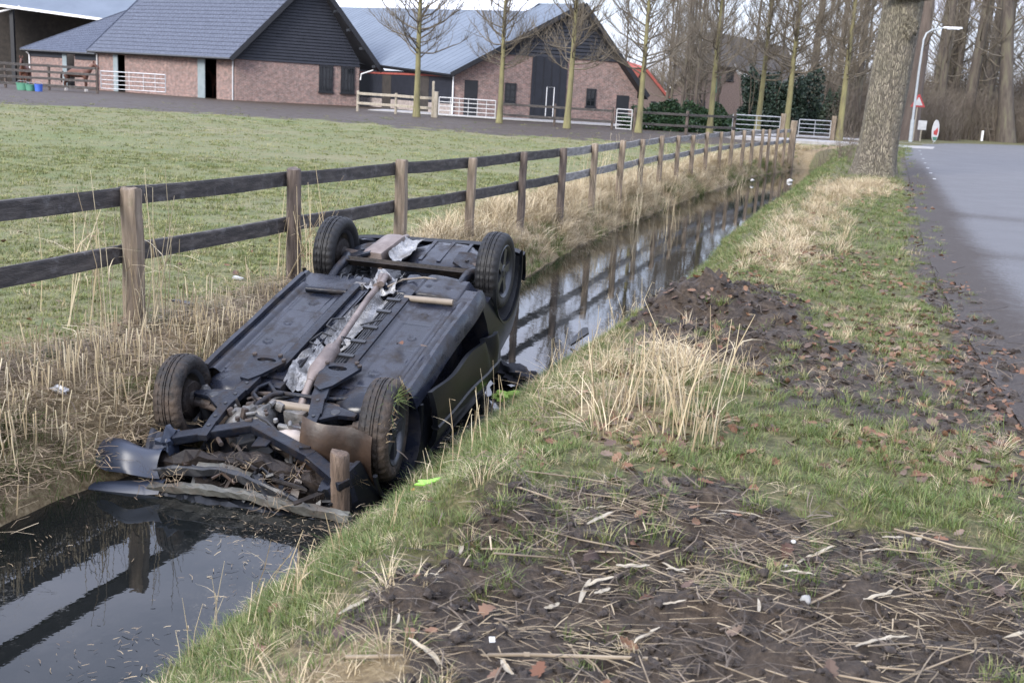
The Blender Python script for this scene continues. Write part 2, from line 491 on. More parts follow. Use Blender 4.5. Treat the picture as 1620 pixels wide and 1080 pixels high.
soil = ramp(n_fine, [(.3, (.019, .0125, .008)), (.52, (.050, .035, .023)), (.75, (.118, .087, .060))])
soil = mixc(mr(noise(3.5, 7, .7), .48, .60, 0, .65), soil, ramp(n_fine, [(.3, (.010, .008, .007)), (.7, (.045, .034, .027))]))
soil = mixc(mr(n_mid, .45, .7, 0, .45), soil, ramp(n_fine, [(.3, (.028, .021, .016)), (.7, (.098, .078, .060))]))
col = mixc(mr(math_('ADD', attr('dry'), math_('MULTIPLY', math_('SUBTRACT', n_mid, .5), .9)), .35, .65), grassc, dryc)
mudf = mr(math_('ADD', attr('mud'), math_('MULTIPLY', math_('SUBTRACT', noise(7, 6, .65), .5), 1.0)), .38, .58)
col = mixc(mudf, col, soil)
lk(col, b.inputs['Base Color'])
lk(mr(math_('ADD', math_('MULTIPLY', mudf, -.25), n_mid), .2, .7, .55, .95), b.inputs['Roughness'])
b.inputs['Specular IOR Level'].default_value = .3
bp = N('ShaderNodeBump'); bp.inputs['Strength'].default_value = .8; bp.inputs['Distance'].default_value = .03
lk(math_('ADD', n_fine, math_('MULTIPLY', noise(70, 5, .7), .5)), bp.inputs['Height']); lk(bp.outputs['Normal'], b.inputs['Normal'])
me.materials.append(gm)
ground = link(me, 'ground'); tag(ground, 'grassy field, ditch banks and muddy verge around the ditch', kind='structure')

# ------------------------------------------------------------------ water
wm = bpy.data.materials.new('ditch_water'); wm.use_nodes = True
t = wm.node_tree; b = t.nodes['Principled BSDF']; lk = t.links.new
gco = N('ShaderNodeNewGeometry')
film = mr(math_('ADD', math_('MULTIPLY', noise(1.1, 3), .5), math_('MULTIPLY', noise(9, 8, .75), .5)), .50, .66)
speck = math_('MULTIPLY', film, mr(noise(60, 4, .8), .50, .62))
lk(ramp(speck, [(0., (.006, .007, .007)), (1., (.075, .070, .058))]), b.inputs['Base Color'])
lk(mr(speck, 0, 1, .012, .5), b.inputs['Roughness'])
b.inputs['IOR'].default_value = 1.43      # raised above plain water to make the mirrored sky brighter
bp = N('ShaderNodeBump'); bp.inputs['Strength'].default_value = .06; bp.inputs['Distance'].default_value = .01
lk(noise(5, 4, .55), bp.inputs['Height']); lk(bp.outputs['Normal'], b.inputs['Normal'])
w = MB()
ys = np.concatenate([np.arange(-25, 4, 2.), np.arange(4, 49.5, .5)])
l_ = xL(ys) - .25; r_ = xR(ys) + .25
w.v = [(float(l_[i]), float(y), WATER) for i, y in enumerate(ys)] + [(float(r_[i]), float(y), WATER) for i, y in enumerate(ys)]
n_ = len(ys)
w.f = [(i, n_ + i, n_ + i + 1, i + 1) for i in range(n_ - 1)]
tag(w.build('ditch_water', wm), 'still dark ditch water mirroring the sky and the fence', kind='structure')

# ------------------------------------------------------------------ road
rm = bpy.data.materials.new('asphalt'); rm.use_nodes = True
t = rm.node_tree; b = t.nodes['Principled BSDF']; lk = t.links.new
gco = N('ShaderNodeNewGeometry')
asp = ramp(noise(160, 4, .7), [(.3, (.050, .050, .053)), (.5, (.088, .088, .093)), (.72, (.15, .15, .155))])
asp = mixc(mr(noise(.9, 8, .7), .35, .75, 0, .5), asp, ramp(noise(90, 4), [(.3, (.074, .074, .077)), (.7, (.135, .134, .137))]))
dirtc = ramp(noise(40, 7, .75), [(.3, (.014, .010, .008)), (.55, (.034, .025, .020)), (.78, (.11, .09, .075))])
df = mr(math_('ADD', attr('edge'), math_('MULTIPLY', math_('SUBTRACT', noise(5, 9, .78), .5), 1.9)), .45, .78, 0, .95)
spk = mr(math_('ADD', noise(42, 5, .7), math_('MULTIPLY', attr('edge'), .5)), .62, .68)
asp = mixc(math_('MULTIPLY', spk, .75), asp, dirtc)
lk(mixc(df, asp, dirtc), b.inputs['Base Color'])
lk(mr(math_('ADD', noise(1.2, 5), math_('MULTIPLY', df, .4)), .3, .9, .66, .85), b.inputs['Roughness'])
bp = N('ShaderNodeBump'); bp.inputs['Strength'].default_value = .5; bp.inputs['Distance'].default_value = .01
lk(noise(140, 4, .7), bp.inputs['Height']); lk(bp.outputs['Normal'], b.inputs['Normal'])
ey = np.concatenate([np.arange(-4, 60, .5), np.arange(60, 96, .7)])
ex = xE(ey)
k_ = np.ones(15) / 15
exs = np.convolve(np.pad(ex, 7, 'edge'), k_, 'valid'); exs[:8] = ex[:8]; exs[-8:] = ex[-8:]
tx = np.gradient(exs); ty = np.gradient(ey); tl = np.hypot(tx, ty)
ncx, ncy = ty / tl, -tx / tl
offs = [-.35, -.1, .1, .25, .4, .6, .85, 1.2, 1.8, 2.6, 3.6, 4.6, 5.6]
rv = []; re_ = []
for i in range(len(ey)):
    for o_ in offs:
        x = exs[i] + ncx[i] * o_; y = ey[i] + ncy[i] * o_
        rv.append((float(x), float(y), float(zroad(ey[i]) + .02 * math.sin(min(1, max(-.35, o_) / 2.6) * PI / 2))))
        re_.append((max(0, .95 - max(0, o_) / .55) + .06 * max(0, 1 - o_ / 2.6)) * float(sst(52, 30, ey[i])) + .36 * float(np.exp(-((ey[i] - 20 + .25 * o_) / .7) ** 2) + .9 * np.exp(-((ey[i] - 14.2 + .2 * o_) / .45) ** 2)))
m_ = len(offs)
me = bpy.data.meshes.new('road')
me.from_pydata(rv, [], [(i * m_ + j, i * m_ + j + 1, (i + 1) * m_ + j + 1, (i + 1) * m_ + j) for i in range(len(ey) - 1) for j in range(m_ - 1)])
at = me.attributes.new('edge', 'FLOAT', 'POINT'); at.data.foreach_set('value', np.array(re_, np.float32))
me.materials.append(rm); me.update()
road = tag(link(me, 'road'), 'grey asphalt lane bending right past the trees', kind='structure')
white = mat('white_paint', [(.3, .3, .3), (.6, .6, .6)], 9, .6)
dm = None
for yy in (31, 34, 37, 40.5, 44, 48, 52):
    i = int(np.argmin(abs(ey - yy)))
    q = MB(); a = Vector((exs[i] + ncx[i] * .28, ey[i] + ncy[i] * .28, 0)); d = Vector((tx[i], ty[i], 0)).normalized(); s_ = Vector((ncx[i], ncy[i], 0))
    z_ = float(zroad(ey[i])) + .009
    q.add([a + V(0, 0, z_), a + s_ * .09 + V(0, 0, z_), a + s_ * .09 + d * .35 + V(0, 0, z_), a + d * .35 + V(0, 0, z_)], [(0, 1, 2, 3)])
    q.build('edge_mark', white, road)
# side path joining at the bend
path = MB()
pv = [(10.5, 55.6), (20.4, 55.0), (21.6, 58.0), (10.5, 58.6)]
path.v = [(x, y, float(zroad(y)) + .03) for x, y in pv] + [(x, y, float(zroad(y)) - .12) for x, y in pv]
path.f = [(0, 1, 2, 3), (0, 4, 5, 1), (1, 5, 6, 2), (2, 6, 7, 3), (3, 7, 4, 0)]
pave = mat('paving', [(.22, .215, .21), (.33, .32, .31)], 4, .85, .2)
tag(path.build('path', pave), 'pale paved entrance path joining the road beyond the oak', kind='structure')
yard = MB()
pv = [(-9.5, 66.5), (-3.5, 63.4), (8.5, 62.8), (24, 63.5), (24, 66.5), (9, 67.5), (2, 68.5), (-5, 69.5), (-9, 71)]
yard.plate(pv, .05, Matrix.Translation((0, 0, .40)))
tag(yard.build('yard', pave), 'pale concrete yard strip in front of the metal-roofed barn', kind='structure')

# ------------------------------------------------------------------ wood and paint
darkwood = mat('weathered_dark_wood', [(.020, .018, .018), (.042, .036, .033), (.085, .075, .068)], 5, .75, .5, 30, stretch=(1, 1, 5), dirt=((.17, .165, .165), 9, .55, .6))
greyrail = mat('weathered_wood_sky_sheen', [(.11, .105, .10), (.19, .18, .17), (.28, .27, .26)], 5, .8, .4, 30, stretch=(1, 1, 5))  # weathered far rails, lightened so the grey carries the sky's sheen
postwood = mat('post_wood', [(.090, .068, .048), (.175, .135, .098), (.26, .21, .16)], 7, .8, .6, 26, stretch=(3, 3, .35), dirt=((.085, .10, .05), 4, .56, .7))
darkpost = mat('dark_post_wood', [(.040, .030, .025), (.085, .064, .052), (.15, .12, .10)], 7, .8, .6, 26, stretch=(3, 3, .35))
palewood = mat('pale_wood', [(.20, .175, .135), (.29, .255, .20), (.38, .34, .28)], 7, .8, .3, 26, stretch=(3, 3, .5))
galv = mat('galvanised_steel', [(.30, .31, .33), (.42, .43, .45)], 8, .45, metal=.5)
zinc = mat('dull_zinc', [(.075, .08, .09), (.12, .125, .135)], 5, .5, metal=.3)
dullwhite = mat('weathered_white_coat', [(.38, .38, .38), (.50, .50, .50)], 5, .55)
brick = bpy.data.materials.new('brick'); brick.use_nodes = True
t = brick.node_tree; b = t.nodes['Principled BSDF']; lk = t.links.new
tcn = N('ShaderNodeTexCoord'); bt = N('ShaderNodeTexBrick')
bt.inputs['Scale'].default_value = 1; bt.inputs['Brick Width'].default_value = .24; bt.inputs['Row Height'].default_value = .082; bt.inputs['Mortar Size'].default_value = .011
bt.inputs['Color1'].default_value = (.250, .146, .124, 1); bt.inputs['Color2'].default_value = (.138, .094, .086, 1); bt.inputs['Mortar'].default_value = (.27, .23, .21, 1)
lk(tcn.outputs['UV'], bt.inputs['Vector'])
nzz = N('ShaderNodeTexNoise'); nzz.inputs['Scale'].default_value = 5.5; nzz.inputs['Detail'].default_value = 6; lk(tcn.outputs['Object'], nzz.inputs['Vector'])
hs = N('ShaderNodeHueSaturation'); lk(bt.outputs['Color'], hs.inputs['Color']); lk(mr(nzz.outputs['Fac'], .3, .7, .72, 1.30), hs.inputs['Value'])
lk(hs.outputs['Color'], b.inputs['Base Color']); b.inputs['Roughness'].default_value = .9
bpn = N('ShaderNodeBump'); bpn.inputs['Strength'].default_value = .6; bpn.inputs['Distance'].default_value = .01; lk(bt.outputs['Fac'], bpn.inputs['Height']); bpn.invert = True
lk(bpn.outputs['Normal'], b.inputs['Normal'])
bluetile = mat('blue_grey_tile', [(.030, .038, .062), (.050, .062, .095), (.085, .10, .14)], 9, .55, .2)
metalroof = mat('blue_grey_metal_sheet', [(.105, .128, .162), (.130, .156, .195)], .5, .75, spec=.3)
paleroof = mat('translucent_ridge_sheet', [(.62, .65, .72), (.75, .78, .84)], 1, .5)
blackboard = mat('black_stained_board', [(.006, .008, .014), (.013, .015, .024)], 3, .6, .2)
blackpaint = mat('black_paint', [(.010, .011, .014), (.016, .017, .021)], 4, .45)
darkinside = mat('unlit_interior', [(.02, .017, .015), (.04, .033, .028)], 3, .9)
redtile = mat('red_tile', [(.22, .045, .035), (.30, .075, .055)], 6, .7, .2)
greydoor = mat('grey_green_door', [(.17, .21, .22), (.23, .27, .285)], 3, .6)
whitepaint = mat('white_coat', [(.72, .72, .72), (.82, .82, .82)], 6, .5)
glass = mat('dark_window_glass', [(.01, .012, .014), (.02, .022, .026)], 3, .05)

def wall_quad(name, pts, m, parent, th=.25, uv=True):
    """a flat wall: polygon of world points, thickened away from the side its normal faces, UV in metres"""
    pts = [Vector(p) for p in pts]
    u = (pts[1] - pts[0]).normalized(); nrm = Vector((0, 0, 0))
    for i in range(1, len(pts) - 1): nrm += (pts[i] - pts[0]).cross(pts[i + 1] - pts[0])
    nrm.normalize(); vv = nrm.cross(u)
    n = len(pts)
    me = bpy.data.meshes.new(name)
    me.from_pydata([tuple(p) for p in pts] + [tuple(p - nrm * th) for p in pts], [], [tuple(range(n)), tuple(reversed(range(n, 2 * n)))] + [(i, n + i, n + (i + 1) % n, (i + 1) % n) for i in range(n)])
    uvl = me.uv_layers.new(name='UVMap')
    for lp in me.loops:
        p = me.vertices[lp.vertex_index].co - pts[0]
        uvl.data[lp.index].uv = (p.dot(u), p.dot(vv))
    me.materials.append(m); me.update()
    return link(me, name, parent)

class Face2:
    """a vertical wall frame: s metres along from a to b, h metres up, d metres proud"""
    def __init__(s, a, b, z0):
        s.a = Vector((a[0], a[1], z0)); s.u = Vector((b[0] - a[0], b[1] - a[1], 0)); s.l = s.u.length; s.u.normalize()
        s.n = s.u.cross(Vector((0, 0, 1)))
    def p(s, x, h, d=0): return s.a + s.u * x + Vector((0, 0, h)) + s.n * d
    def panel(s, mb, x0, x1, h0, h1, d0, d1):
        q = [s.p(x0, h0, d0), s.p(x1, h0, d0), s.p(x1, h0, d1), s.p(x0, h0, d1), s.p(x0, h1, d0), s.p(x1, h1, d0), s.p(x1, h1, d1), s.p(x0, h1, d1)]
        mb.add(q, [(0, 1, 2, 3), (7, 6, 5, 4), (0, 4, 5, 1), (1, 5, 6, 2), (2, 6, 7, 3), (3, 7, 4, 0)])
    def window(s, parent, x0, x1, h0, h1, bars=(1, 2)):
        f = MB(); t_ = .07
        s.panel(f, x0, x1, h0, h0 + t_, .01, .08); s.panel(f, x0, x1, h1 - t_, h1, .01, .08)
        s.panel(f, x0, x0 + t_, h0 + t_, h1 - t_, .01, .08); s.panel(f, x1 - t_, x1, h0 + t_, h1 - t_, .01, .08)
        for i in range(bars[0]):
            xm = x0 + (x1 - x0) * (i + 1) / (bars[0] + 1); s.panel(f, xm - .025, xm + .025, h0 + t_, h1 - t_, .02, .06)
        for i in range(bars[1]):
            hm = h0 + (h1 - h0) * (i + 1) / (bars[1] + 1); s.panel(f, x0 + t_, x1 - t_, hm - .025, hm + .025, .022, .055)
        w_ = f.build('window', blackpaint, parent)
        g = MB(); s.panel(g, x0 + t_, x1 - t_, h0 + t_, h1 - t_, .004, .018); g.build('pane', glass, w_)
        sl = MB(); s.panel(sl, x0 - .06, x1 + .06, h0 - .09, h0 - .002, .004, .13); sl.build('sill', blackpaint, w_)
        return w_
    def door(s, parent, x0, x1, h1, m=None, name='door', d=.03):
        q = MB(); s.panel(q, x0, x1, 0.02, h1, .004, d)
        return q.build(name, m or blackpaint, parent)

def tiled_roof(name, e0, e1, r1, r0, m, parent, wave=.30, course=.34, amp=.055):
    """a roof slope of curved tile courses: eave e0-e1, ridge r0-r1"""
    e0, e1, r1, r0 = map(Vector, (e0, e1, r1, r0))
    nrm = (e1 - e0).cross(r0 - e0).normalized()
    nu = int((e1 - e0).length / wave) * 3; nc = int((r0 - e0).length / course)
    mb = MB()
    def row(v, lift):
        for i in range(nu + 1):
            u = i / nu
            p = (e0 * (1 - u) + e1 * u) * (1 - v) + (r0 * (1 - u) + r1 * u) * v
            mb.v.append(tuple(p + nrm * (lift + amp * (0, 1, .7)[i % 3])))
    for c in range(nc):
        row(c / nc, .028); row((c + 1) / nc, 0.0)
    w_ = nu + 1
    for k in range(2 * nc - 1):
        for i in range(nu): mb.f.append((k * w_ + i, k * w_ + i + 1, (k + 1) * w_ + i + 1, (k + 1) * w_ + i))
    return mb.build(name, m, parent)

def cladding(name, poly_fn, h0, h1, face, m, parent, bw=.2):
    """lapped boards on a gable: poly_fn(h) gives the left and right end at height h"""
    mb = MB(); h = h0
    while h < h1:
        a0, b0 = poly_fn(h); hh = min(h + bw, h1); a1, b1 = poly_fn(hh)
        if b0 - a0 < .1: break
        q = [face.p(a0, h, .075), face.p(b0, h, .075), face.p(max(b1, a1 + .02), hh, .012), face.p(a1, hh, .012), face.p(a0, h, 0), face.p(b0, h, 0)]
        mb.add(q, [(0, 1, 2, 3), (4, 5, 1, 0)]); h = hh
    return mb.build(name, m, parent)

# ------------------------------------------------------------------ brick stable with the blue tile roof
A, B_, L_ = (-18.962, 72.000, 0.300), (-11.434, 75.500, 0.206), (-30.633, 79.000, 0.549)
zb = .30
st = empty('stable', (A[0], A[1], zb), label='long brick stable with blue-grey tile roof and black boarded gable with two windows', cat='stable')
st_inv = Matrix.Translation((-A[0], -A[1], -zb))
def under(root):
    """children were built in world coordinates: keep them there under a root that stands elsewhere"""
    mi = Matrix.Translation(-root.location)
    for o in [q for q in bpy.data.objects if q.parent == root]: o.matrix_parent_inverse = mi
Fl = Face2(L_, A, zb); Fg = Face2(A, B_, zb)
EH = 3.05
def holed_wall(parent, F, h, doors, m=brick):
    """wall of one face with door openings left out, pieces joined into one wall"""
    xs = [0]; segs = []
    for (a, b_, dh) in doors: segs.append((xs[-1], a, 0, h)); segs.append((a, b_, dh, h)); xs.append(b_)
    segs.append((xs[-1], F.l, 0, h))
    me = bpy.data.meshes.new('wall'); vs = []; fs = []; uvs = []
    for a, b_, h0, h1 in segs:
        q = [(a, h0), (b_, h0), (b_, h1), (a, h1)]; n = len(vs)
        vs += [tuple(F.p(x, y, 0)) for x, y in q] + [tuple(F.p(x, y, -.25)) for x, y in q]
        for f in ((0, 1, 2, 3), (7, 6, 5, 4), (0, 4, 5, 1), (2, 6, 7, 3), (1, 5, 6, 2), (3, 7, 4, 0)):
            fs.append(tuple(n + i for i in f)); uvs += [q[i % 4] for i in f]
    me.from_pydata(vs, [], fs); uvl = me.uv_layers.new(name='UVMap')
    for i, uv in enumerate(uvs): uvl.data[i].uv = uv
    me.materials.append(m); me.update()
    return link(me, 'wall', parent)
lw = Fl.l
d1 = (lw * .135, lw * .215); d2 = (lw * .755, lw * .875)
holed_wall(st, Fl, EH, [(d1[0], d1[1], 2.6), (d2[0], d2[1], 2.65)])
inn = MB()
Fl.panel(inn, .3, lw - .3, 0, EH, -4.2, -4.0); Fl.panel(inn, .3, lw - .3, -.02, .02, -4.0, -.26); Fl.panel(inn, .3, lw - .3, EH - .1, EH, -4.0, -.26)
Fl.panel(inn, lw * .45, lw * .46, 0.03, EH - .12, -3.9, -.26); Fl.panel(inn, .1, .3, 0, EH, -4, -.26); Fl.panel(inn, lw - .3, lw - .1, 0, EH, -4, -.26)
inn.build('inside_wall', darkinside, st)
for (a, b_) in (d1, d2):
    q = MB(); Fl.panel(q, a - .06, a + (b_ - a) * .38, .05, 2.62, .012, .07); q.build('sliding_door', greydoor, st)
q = MB(); Fl.panel(q, 0, lw, EH - .34, EH - .003, .012, .10); q.build('eave_board', blackpaint, st)
gl = Fg.l
wall_quad('gable_wall', [Fg.p(0, 0), Fg.p(gl, 0), Fg.p(gl, EH - .05), Fg.p(0, EH - .05)], brick, st)
apx = .60 * gl; AH = EH + 5.2
def gab(h):
    f = (h - EH) / (AH - EH); return (apx * f, gl - (gl - apx) * f)
wall_quad('gable_backing', [Fg.p(0, EH - .049, -.01), Fg.p(gl, EH - .049, -.01), Fg.p(apx, AH, -.01)], blackboard, st, .2)
cladding('gable_boards', lambda h: (max(0, gab(h)[0]), min(gl, gab(h)[1])), EH - .35, AH, Fg, blackboard, st)
cl2 = MB()
for x0 in (.665, .845):
    Fg.window(st, gl * x0, gl * (x0 + .115), .95, 2.62, (3, 1))
    q = MB(); Fg.panel(q, gl * x0 - .02, gl * (x0 + .115) + .02, 2.625, EH - .36, .01, .06); q.build('lintel', blackpaint, st)
OV = .75
ur = Fg.n * OV
def rl(p, back=0): return p
ridge1 = Fg.p(apx, AH + .08, OV)
e1 = Fg.p(-.42, EH - .36, OV); e0 = Fl.p(-.55, EH - .22, .45); e0 = Vector((e0.x, e0.y, e1.z + .05))
rdir = (e0 - e1)
r0 = ridge1 + rdir
tiled_roof('roof', e0, e1, ridge1, r0, bluetile, st)
e2 = Fg.p(gl + 1.5, EH - .62, OV)
back = Vector((-Fg.n.x * 16, -Fg.n.y * 16, 0))
tiled_roof('roof', e2, e2 + back, ridge1 + back, ridge1, bluetile, st)
def slab(mb, a, b_, c_, d_, th):
    a, b_, c_, d_ = map(Vector, (a, b_, c_, d_)); n = (b_ - a).cross(d_ - a).normalized() * th
    mb.add([a, b_, c_, d_, a - n, b_ - n, c_ - n, d_ - n], [(0, 1, 2, 3), (7, 6, 5, 4), (0, 4, 5, 1), (1, 5, 6, 2), (2, 6, 7, 3), (3, 7, 4, 0)])
q = MB(); slab(q, e0 - V(0, 0, .04), e1 - V(0, 0, .04), ridge1 - V(0, 0, .04), r0 - V(0, 0, .04), .08); slab(q, e2 - V(0, 0, .04), e2 + back - V(0, 0, .04), ridge1 + back - V(0, 0, .04), ridge1 - V(0, 0, .04), .08)
q.build('roof_underside', blackpaint, st)
q = MB(); q.beam(e1 + V(0, 0, -.06), ridge1 + V(0, 0, -.06), .09, .30); q.beam(ridge1 + V(0, 0, -.06), e2 + V(0, 0, -.06), .09, .30)
q.build('barge_board', blackpaint, st)
for i in range(5):
    f = .12 + .19 * i; q = MB(); p0 = ridge1 * (1 - f) + e2 * f - V(0, 0, .34)
    q.beam(p0, p0 - Fg.n * OV, .12, .16); q.build('purlin_end', blackpaint, st)
q = MB(); q.beam(e0 + V(0, 0, .02), e1 + V(0, 0, .02), .10, .09); gut = q.build('gutter', zinc, st)
for F, x in ((Fl, .1), (Fl, lw - .12)):
    q = MB(); q.tube([F.p(x, EH - .3, .32), F.p(x, EH - .5, .10), F.p(x, .02, .10)], .05, 8); q.build('downpipe', dullwhite, st)
q = MB(); q.tube([Fg.p(gl + .9, EH - .5, .2), Fg.p(gl + .1, EH - .8, .12), Fg.p(gl + .05, EH - 1.2, .12)], .045, 8); q.build('downpipe', whitepaint, st)
q = MB(); q.beam(e0 + V(0, 0, .07), r0 + V(0, 0, .10), .16, .10); q.build('verge_tile', bluetile, st)
under(st)

# lower stable wing at its left end
K0, K1 = (-37.704, 84.000, 0.964), (-30.984, 80.500, 0.538)
wg = empty('stable_wing', (K0[0], K0[1], .3), label='low brick wing under a blue-grey tile roof at the left end of the stable', cat='stable wing')
Fw = Face2(K0, K1, .3)
holed_wall(wg, Fw, 2.75, [(Fw.l * .50, Fw.l * .64, 2.5)])
q = MB(); Fw.panel(q, Fw.l * .48, Fw.l * .54, .05, 2.5, .012, .06); q.build('door_leaf', greydoor, wg)
q = MB(); Fw.panel(q, Fw.l * .66, Fw.l - .05, 2.15, 2.74, .012, .06); Fw.panel(q, .02, Fw.l * .48, 2.2, 2.74, .012, .06); q.build('fascia_board', blackboard, wg)
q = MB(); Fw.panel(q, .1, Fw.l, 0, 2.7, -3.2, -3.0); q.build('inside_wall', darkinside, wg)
w0, w1 = Fw.p(-.5, 2.66, .4), Fw.p(Fw.l - .1, 2.62, .4)
wr1, wr0 = Fw.p(Fw.l * 1.42, 6.2, -5.0), Fw.p(Fw.l * .80, 6.25, -5.0)
tiled_roof('roof', w0, w1, wr1, wr0, bluetile, wg)
q = MB(); slab(q, w0 - V(0, 0, .05), w1 - V(0, 0, .05), wr1 - V(0, 0, .05), wr0 - V(0, 0, .05), .1); q.build('roof_underside', blackpaint, wg)
q = MB(); q.beam(w0, w1, .10, .09); q.build('gutter', zinc, wg)
q = MB(); q.beam(w0 + V(0, 0, .06), wr0 + V(0, 0, .08), .16, .1); q.build('verge_tile', bluetile, wg)
q = MB(); q.beam(wr0 + V(0, 0, .1), wr1 + V(0, 0, .1), .25, .14); q.build('ridge_tile', bluetile, wg)
q = MB(); q.tube([Fw.p(.1, 2.5, .3), Fw.p(.1, 2.3, .1), Fw.p(.1, .02, .1)], .05, 8); q.build('downpipe', whitepaint, wg)
q = MB(); cp = Fw.p(Fw.l * 1.22, 4.9, -3.6); q.box(cp, (.9, .6, .5)); q.build('roof_vent', palewood, wg)
under(wg)

# open shed at the far left
h0, h1 = (-48.612, 92.000, 0.045), (-36.977, 92.000, 0.819)
sh = empty('open_shed', (h0[0], h0[1], .3), label='dark open-fronted shed under a pale blue metal roof at far left', cat='shed')
Fs = Face2(h0, h1, .3)
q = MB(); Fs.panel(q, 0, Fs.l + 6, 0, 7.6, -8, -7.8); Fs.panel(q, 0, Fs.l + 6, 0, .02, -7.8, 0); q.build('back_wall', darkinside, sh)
q = MB(); slab(q, Fs.p(-1, 6.7, .8), Fs.p(Fs.l + 5.2, 5.35, .8), Fs.p(Fs.l + 8, 10.6, -10), Fs.p(-1, 11.9, -10), .12); q.build('roof', metalroof, sh)
q = MB(); q.beam(Fs.p(-1, 6.60, .86), Fs.p(Fs.l + 5.2, 5.25, .86), .12, .2); q.build('gutter', whitepaint, sh)
for x in (.36, .52): 
    q = MB(); q.beam(Fs.p(Fs.l * x, 0, .1), Fs.p(Fs.l * x, 6.0, .1), .3, .3, (0, 1, 0)); q.build('post', blackpaint, sh)
q = MB(); q.tube([Fs.p(Fs.l * .37, 4.5, .3), Fs.p(Fs.l * .44, 5.6, .5), Fs.p(Fs.l * .6, 6.1, .7)], .09, 8); q.build('drainpipe', whitepaint, sh)
under(sh)

# ------------------------------------------------------------------ big barn with the metal roof
D0, D1, DL = (-4.407, 67.000, 0.164), (6.916, 69.500, 0.221), (-12.529, 79.500, -0.402)
bn = empty('metal_roofed_barn', (D0[0], D0[1], .4), label='large barn with smooth grey-blue metal roof and brick gable with tall black door', cat='barn')
zb = .42
Fb = Face2(D0, D1, zb); Fd = Face2(DL, D0, zb)
bl = Fb.l
BE = 2.45
def gb(h):   # half outline of the gable at height h: left and right end
    f = (h - BE) / (6.75 - BE)
    return (bl * .66 * f, bl - bl * .34 * f * 1.02)
bh1 = 4.0; bh2 = 3.75
wall_quad('gable_wall', [Fb.p(0, 0), Fb.p(bl, 0), Fb.p(bl, 1.95), Fb.p(gb(bh2)[1] + .3, bh2), Fb.p(gb(bh1)[0], bh1), Fb.p(0, BE - .1)], brick, bn)
wall_quad('gable_backing', [Fb.p(gb(bh1)[0], bh1 - .1, -.03), Fb.p(gb(bh2)[1], bh2 - .1, -.03), Fb.p(bl * .66, 6.75, -.03)], blackboard, bn, .18)
cladding('gable_boards', lambda h: gb(max(h, BE)), 3.72, 6.7, Fb, blackboard, bn, .22)
for x0, x1, h in ((.055, .125, 2.08), (.885, .955, 1.72)): Fb.door(bn, bl * x0, bl * x1, h)
Fb.window(bn, bl * .270, bl * .330, .88, 2.05, (1, 2)); Fb.window(bn, bl * .715, bl * .768, .92, 2.02, (1, 2))
q = MB(); Fb.panel(q, bl * .41, bl * .60, .02, 3.74, .012, .09); bd = q.build('tall_door', blackboard, bn)
for k in range(4):
    q = MB(); x = .425 + .045 * k; Fb.panel(q, bl * x, bl * (x + .004), .05, 3.7, .092, .115); q.build('batten', blackpaint, bd)
q = MB(); q.tube([Fb.p(bl * .495, .2, .12), Fb.p(bl * .495, 1.95, .12), Fb.p(bl * .535, 1.95, .12), Fb.p(bl * .535, .2, .12)], .03, 6); q.build('door_frame', whitepaint, bn)
dl = Fd.l
wall_quad('side_wall', [Fd.p(0, 0), Fd.p(dl, 0), Fd.p(dl, BE), Fd.p(0, BE)], blackboard, bn)
mbd = MB()
h = .62
while h < BE - .25: Fd.panel(mbd, 0, dl - .02, h, h + .19, .006, .045); h += .2
mbd.build('side_boards', blackboard, bn)
q = MB(); Fd.panel(q, 0, dl - .05, 0, .6, .008, .05); q.build('brick_plinth', brick, bn)
q = MB(); Fd.panel(q, 0, dl - .05, BE - .24, BE - .12, .05, .09); q.build('red_eave_strip', redtile, bn)
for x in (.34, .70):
    q = MB(); Fd.panel(q, dl * x, dl * (x + .09), .02, BE - .26, .047, .06); q.build('doorway', darkinside, bn)  # solid panel on the wall, its dark colour painting the shade of an opening
bo = .55
f1 = Fb.p(-.30, BE - .12, bo); rA = Fb.p(bl * .66, 6.95, bo); f2 = Fb.p(bl + .55, 1.72, bo)
f0 = Fd.p(-.3, BE - .05, .3); f0 = Vector((f0.x, f0.y, f1.z))
rB = rA + V(-6, 10, .5) * 3.5
f0 = f1 + (rB - rA)
q = MB(); slab(q, f0, f1, rA, rB, .10)
bb = (f0 - f1)
bb = (rB - rA); slab(q, f2, f2 + bb, rB, rA, .10)
q.build('roof', metalroof, bn)
q = MB(); dz_ = V(0, 0, .14); slab(q, f0 - dz_, f1 - dz_, rA - dz_, rB - dz_, .04); slab(q, f2 - dz_, f2 + bb - dz_, rB - dz_, rA - dz_, .04); q.build('roof_underside', blackpaint, bn)
# sheet seams stand proud on the visible slope
sm_ = MB(); nsl = (f1 - f0).cross(rB - f0).normalized()
for i in range(1, 46):
    f = i / 46; a_ = f0 * (1 - f) + f1 * f; c_ = rB * (1 - f) + rA * f
    sm_.beam(a_ + nsl * .004, c_ + nsl * .004, .03, .012, nsl)
sm_.build('roof_seam', metalroof, bn)['kind'] = 'stuff'
q = MB()
g0 = (f0 * .12 + rB * .88); g1 = f1 * .12 + rA * .88
g1 = g0 * .12 + g1 * .88
slab(q, g0 + nsl * .03, g1 + nsl * .03, (g1 + (rA - f1) * .16) + V(0, 0, .35), (g0 + (rB - f0) * .16) + V(0, 0, .35), .06); q.build('ridge_light', paleroof, bn)
q = MB(); q.beam(f1, rA, .10, .26); q.beam(rA, f2, .10, .26); q.build('barge_board', blackpaint, bn)
q = MB(); q.beam(f0 + V(0, 0, -.02), f1 + V(0, 0, -.02), .12, .1); q.build('gutter', blackpaint, bn)
q = MB(); q.tube([Fb.p(-.1, BE - .2, .2), Fb.p(-.08, BE - .4, .1), Fb.p(-.06, 0, .1)], .045, 8); q.build('downpipe', whitepaint, bn)
under(bn)

